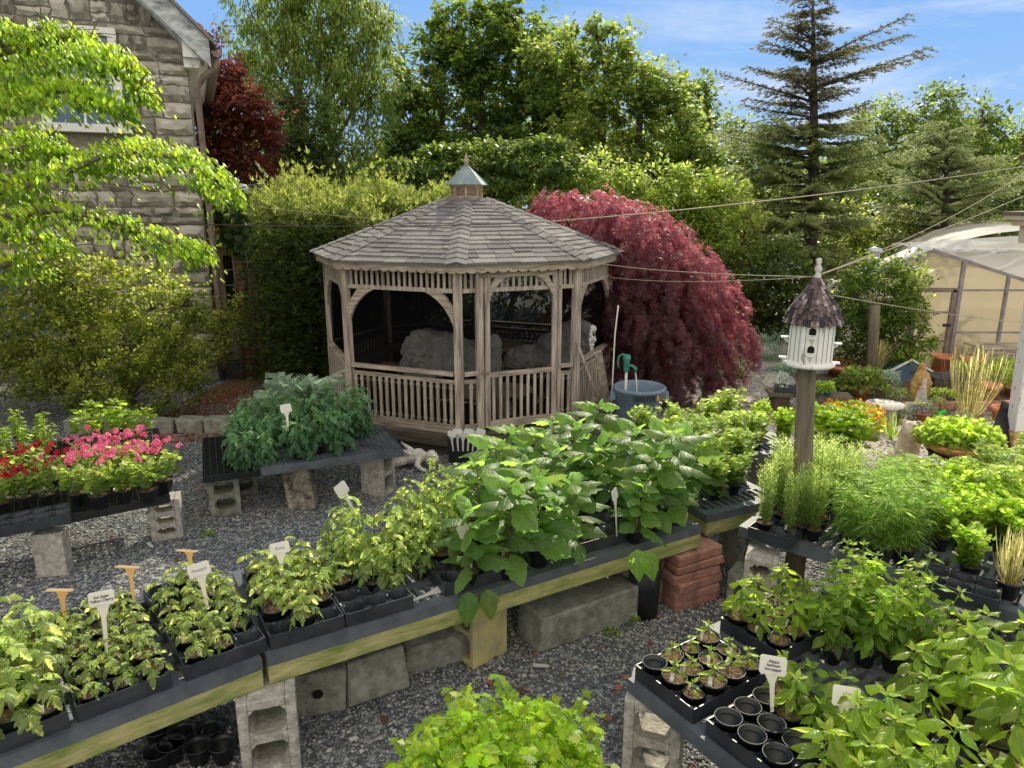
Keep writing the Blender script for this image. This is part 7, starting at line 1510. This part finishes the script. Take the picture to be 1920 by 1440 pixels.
MB().lathe([(.2,0), (.24,.3), (.26,.32)], 16, capt=True).build('stand', M['wood_dark'], hb); MB().lathe([(.2,.32), (.34,.41), (.37,.42), (.37,.45), (.33,.45), (.3,.4)], 28, capt=True).build('bowl', M['terracotta'], hb, True)
r = np.random.default_rng(4); n = 2600; u = unit(r, n); u[:,2] = np.abs(u[:,2]); f = FM(); f.add(T_PARS, u*np.array([.38,.34,.2])*r.uniform(.6,1.06,(n,1))+[0,0,.44]+r.normal(0,.012,(n,3)), u+r.normal(0,.5,(n,3)), u+[0,0,.7]+r.normal(0,.35,(n,3)), r.uniform(.04,.065,n), .2+.6*u[:,2]+r.normal(0,.15,n)); f.build('foliage', M['l_basil'], hb)
# stone bird bath slab
sbt = thing('stone_slab', 'round pale stone slab on a short stone foot beyond the bronze mound', 'stone slab', P(1655, 790, 0)); MB().lathe([(.18,.2), (.23,.215), (.225,.24), (.0,.245)], 26).build('slab', M['statue'], sbt, True); MB().lathe([(.14,0), (.11,.2)], 12).build('foot', M['concrete'], sbt)
fg = thing('lime_watering_toy', 'bright lime green plastic sprayer lying before the cream mound', 'toy', P(1765, 800, 0)); blob('body', [((0,0,.06),(.12,-.02,.05),.055,.05), ((-.02,0,.1),(-.05,0,.17),.035,.028), ((.12,0,.04),(.2,-.03,.03),.03,.02), ((-.05,0,.17),(.0,-.01,.2),.03,.03)], M['frog'], fg, .01)
wk = thing('wicker_planter', 'dark wicker box planter right of the gold statue', 'planter', P(1768, 745, 0)); m = MB(); m.box((0,0,.17), (.5,.34,.34), taper=1.06)
for z in np.arange(.03, .33, .035): m.box((0,0,z), (.52+z*.08,.36+z*.06,.012))
m.build('box', M['wood_dark'], wk); mound('wicker_fill', 'thin green sprigs trailing from the dark wicker planter', 1768, 742, 22, 7, M['l_basil'], T_OVAL, .03, seed=44, z0=.33, dens=.8)
wpn = thing('wooden_planter', 'grey wooden planter box bench standing against the greenhouse wall', 'planter', P(1885, 722, 0)+Vector((.6,.9,0)))
wpn.scale = (.95, 1, .8); m = MB()
for z in (.1,.24,.38): m.box((0,-.24,z+.1), (1.15,.03,.13))
wpn2 = m.build('side_board', M['wood_h'], wpn, bevel=.004); m = MB(); [m.box((x,-.26,.32), (.1,.03,.44)) for x in (-.53,0,.53)]; m.box((0,0,.55), (1.25,.55,.03)); m.build('top_frame', M['wood_h'], wpn, bevel=.004); m = MB(); [m.box((x,y,.16), (.08,.08,.32)) for x in (-.5,.5) for y in (-.15,.2)]; m.build('leg', M['wood_v'], wpn)
for i, (px, py, r_, lab) in enumerate(((1762,700,.17,'terracotta pot at the greenhouse door'),(1815,706,.17,'terracotta pot under the left end of the wooden planter'),(1850,755,.15,'terracotta pot in the planter row, left of the tipped one'),(1878,800,.14,'tipped terracotta pot near the black board'))):
    q = MB(); q.lathe([(r_*.7,0), (r_*.93,r_*1.5), (r_*1.05,r_*1.5), (r_*1.05,r_*1.85), (r_*.93,r_*1.85), (r_*.85,r_*1.5)], 22, capt=True); o = q.build('terracotta_pot', M['terracotta'], None, True); o.location = P(px, py, 0); tag(o, lab, 'flower pot')
bb = MB(); a, b = P(1875, 842, 0), Q(1902, 762, P(1875,842,0).y+.2); bb.bar(a, b, .3, .02, (0,-1,.3)); tag(bb.build('black_board', M['black_plastic']), 'black board leaning against the white column', 'board')
rs2 = random.Random(33)
for i, (px, py, s, lab) in enumerate([(1872,810,.2,'large round pale stone beside the black board'),(1690,812,.13,'flat stone behind the red ball'),(1660,800,.12,'flat stone under the white flowering ball'),(1740,812,.15,'stone right of the purple flower pot'),(1790,820,.14,'stone in front of the cream mound'),(1842,840,.16,'stone near the edge of the herb bowl'),(1620,815,.12,'stone in front of the bronze mound'),(1830,862,.2,'flat grey stone right of the herb bowl')]):
    m = MB(); m.lathe([(0,0), (s*.7,.01), (s,.05), (s*.9,s*.4), (s*.5,s*.55), (0,s*.58)], 9); 
    m.v = [(x*rs2.uniform(.85,1.1), y*rs2.uniform(.75,1.05), z) for x, y, z in m.v]; o = m.build('garden_stone', M['concrete'] if i != 0 else M['statue'], None, True); o.location = P(px, py, 0); tag(o, lab, 'stone')
# brick edging behind the planter row
m = MB(); 
for i in range(16): m.box((i*.23,(i%3)*.01,.05), (.21,.1,.1), jit=.005, rnd=rs2)
q = m.build('brick_edging', M['paver'], None, bevel=.006); q.location = P(1650, 770, 0); q.rotation_euler = (0,0,R(4)); tag(q, 'low row of red bricks edging the flower bed', 'brick edging')
m = MB(); m.poly([(0,0,.008),(3.4,0,.008),(4.2,2.6,.008),(.4,2.9,.008)], [(0,1,2,3)]); q = m.build('flower_bed_soil', M['mulch']); q.location = P(1570, 800, 0); tag(q, 'brown mulch of the flower bed', None, None, 'structure')
m = MB(); m.poly([(-.1,.7,.006),(.5,.7,.006),(.7,3.2,.006),(.1,3.2,.006)], [(0,1,2,3)]); q = m.build('earth_path', M['mulch']); q.location = (-4.55, 8.9, 0); tag(q, 'worn brown earth path between shrub and hedge', None, None, 'structure')

# drop the kinds that were never placed
for t in protos:
    if t.name not in USED: remove_tree(t)
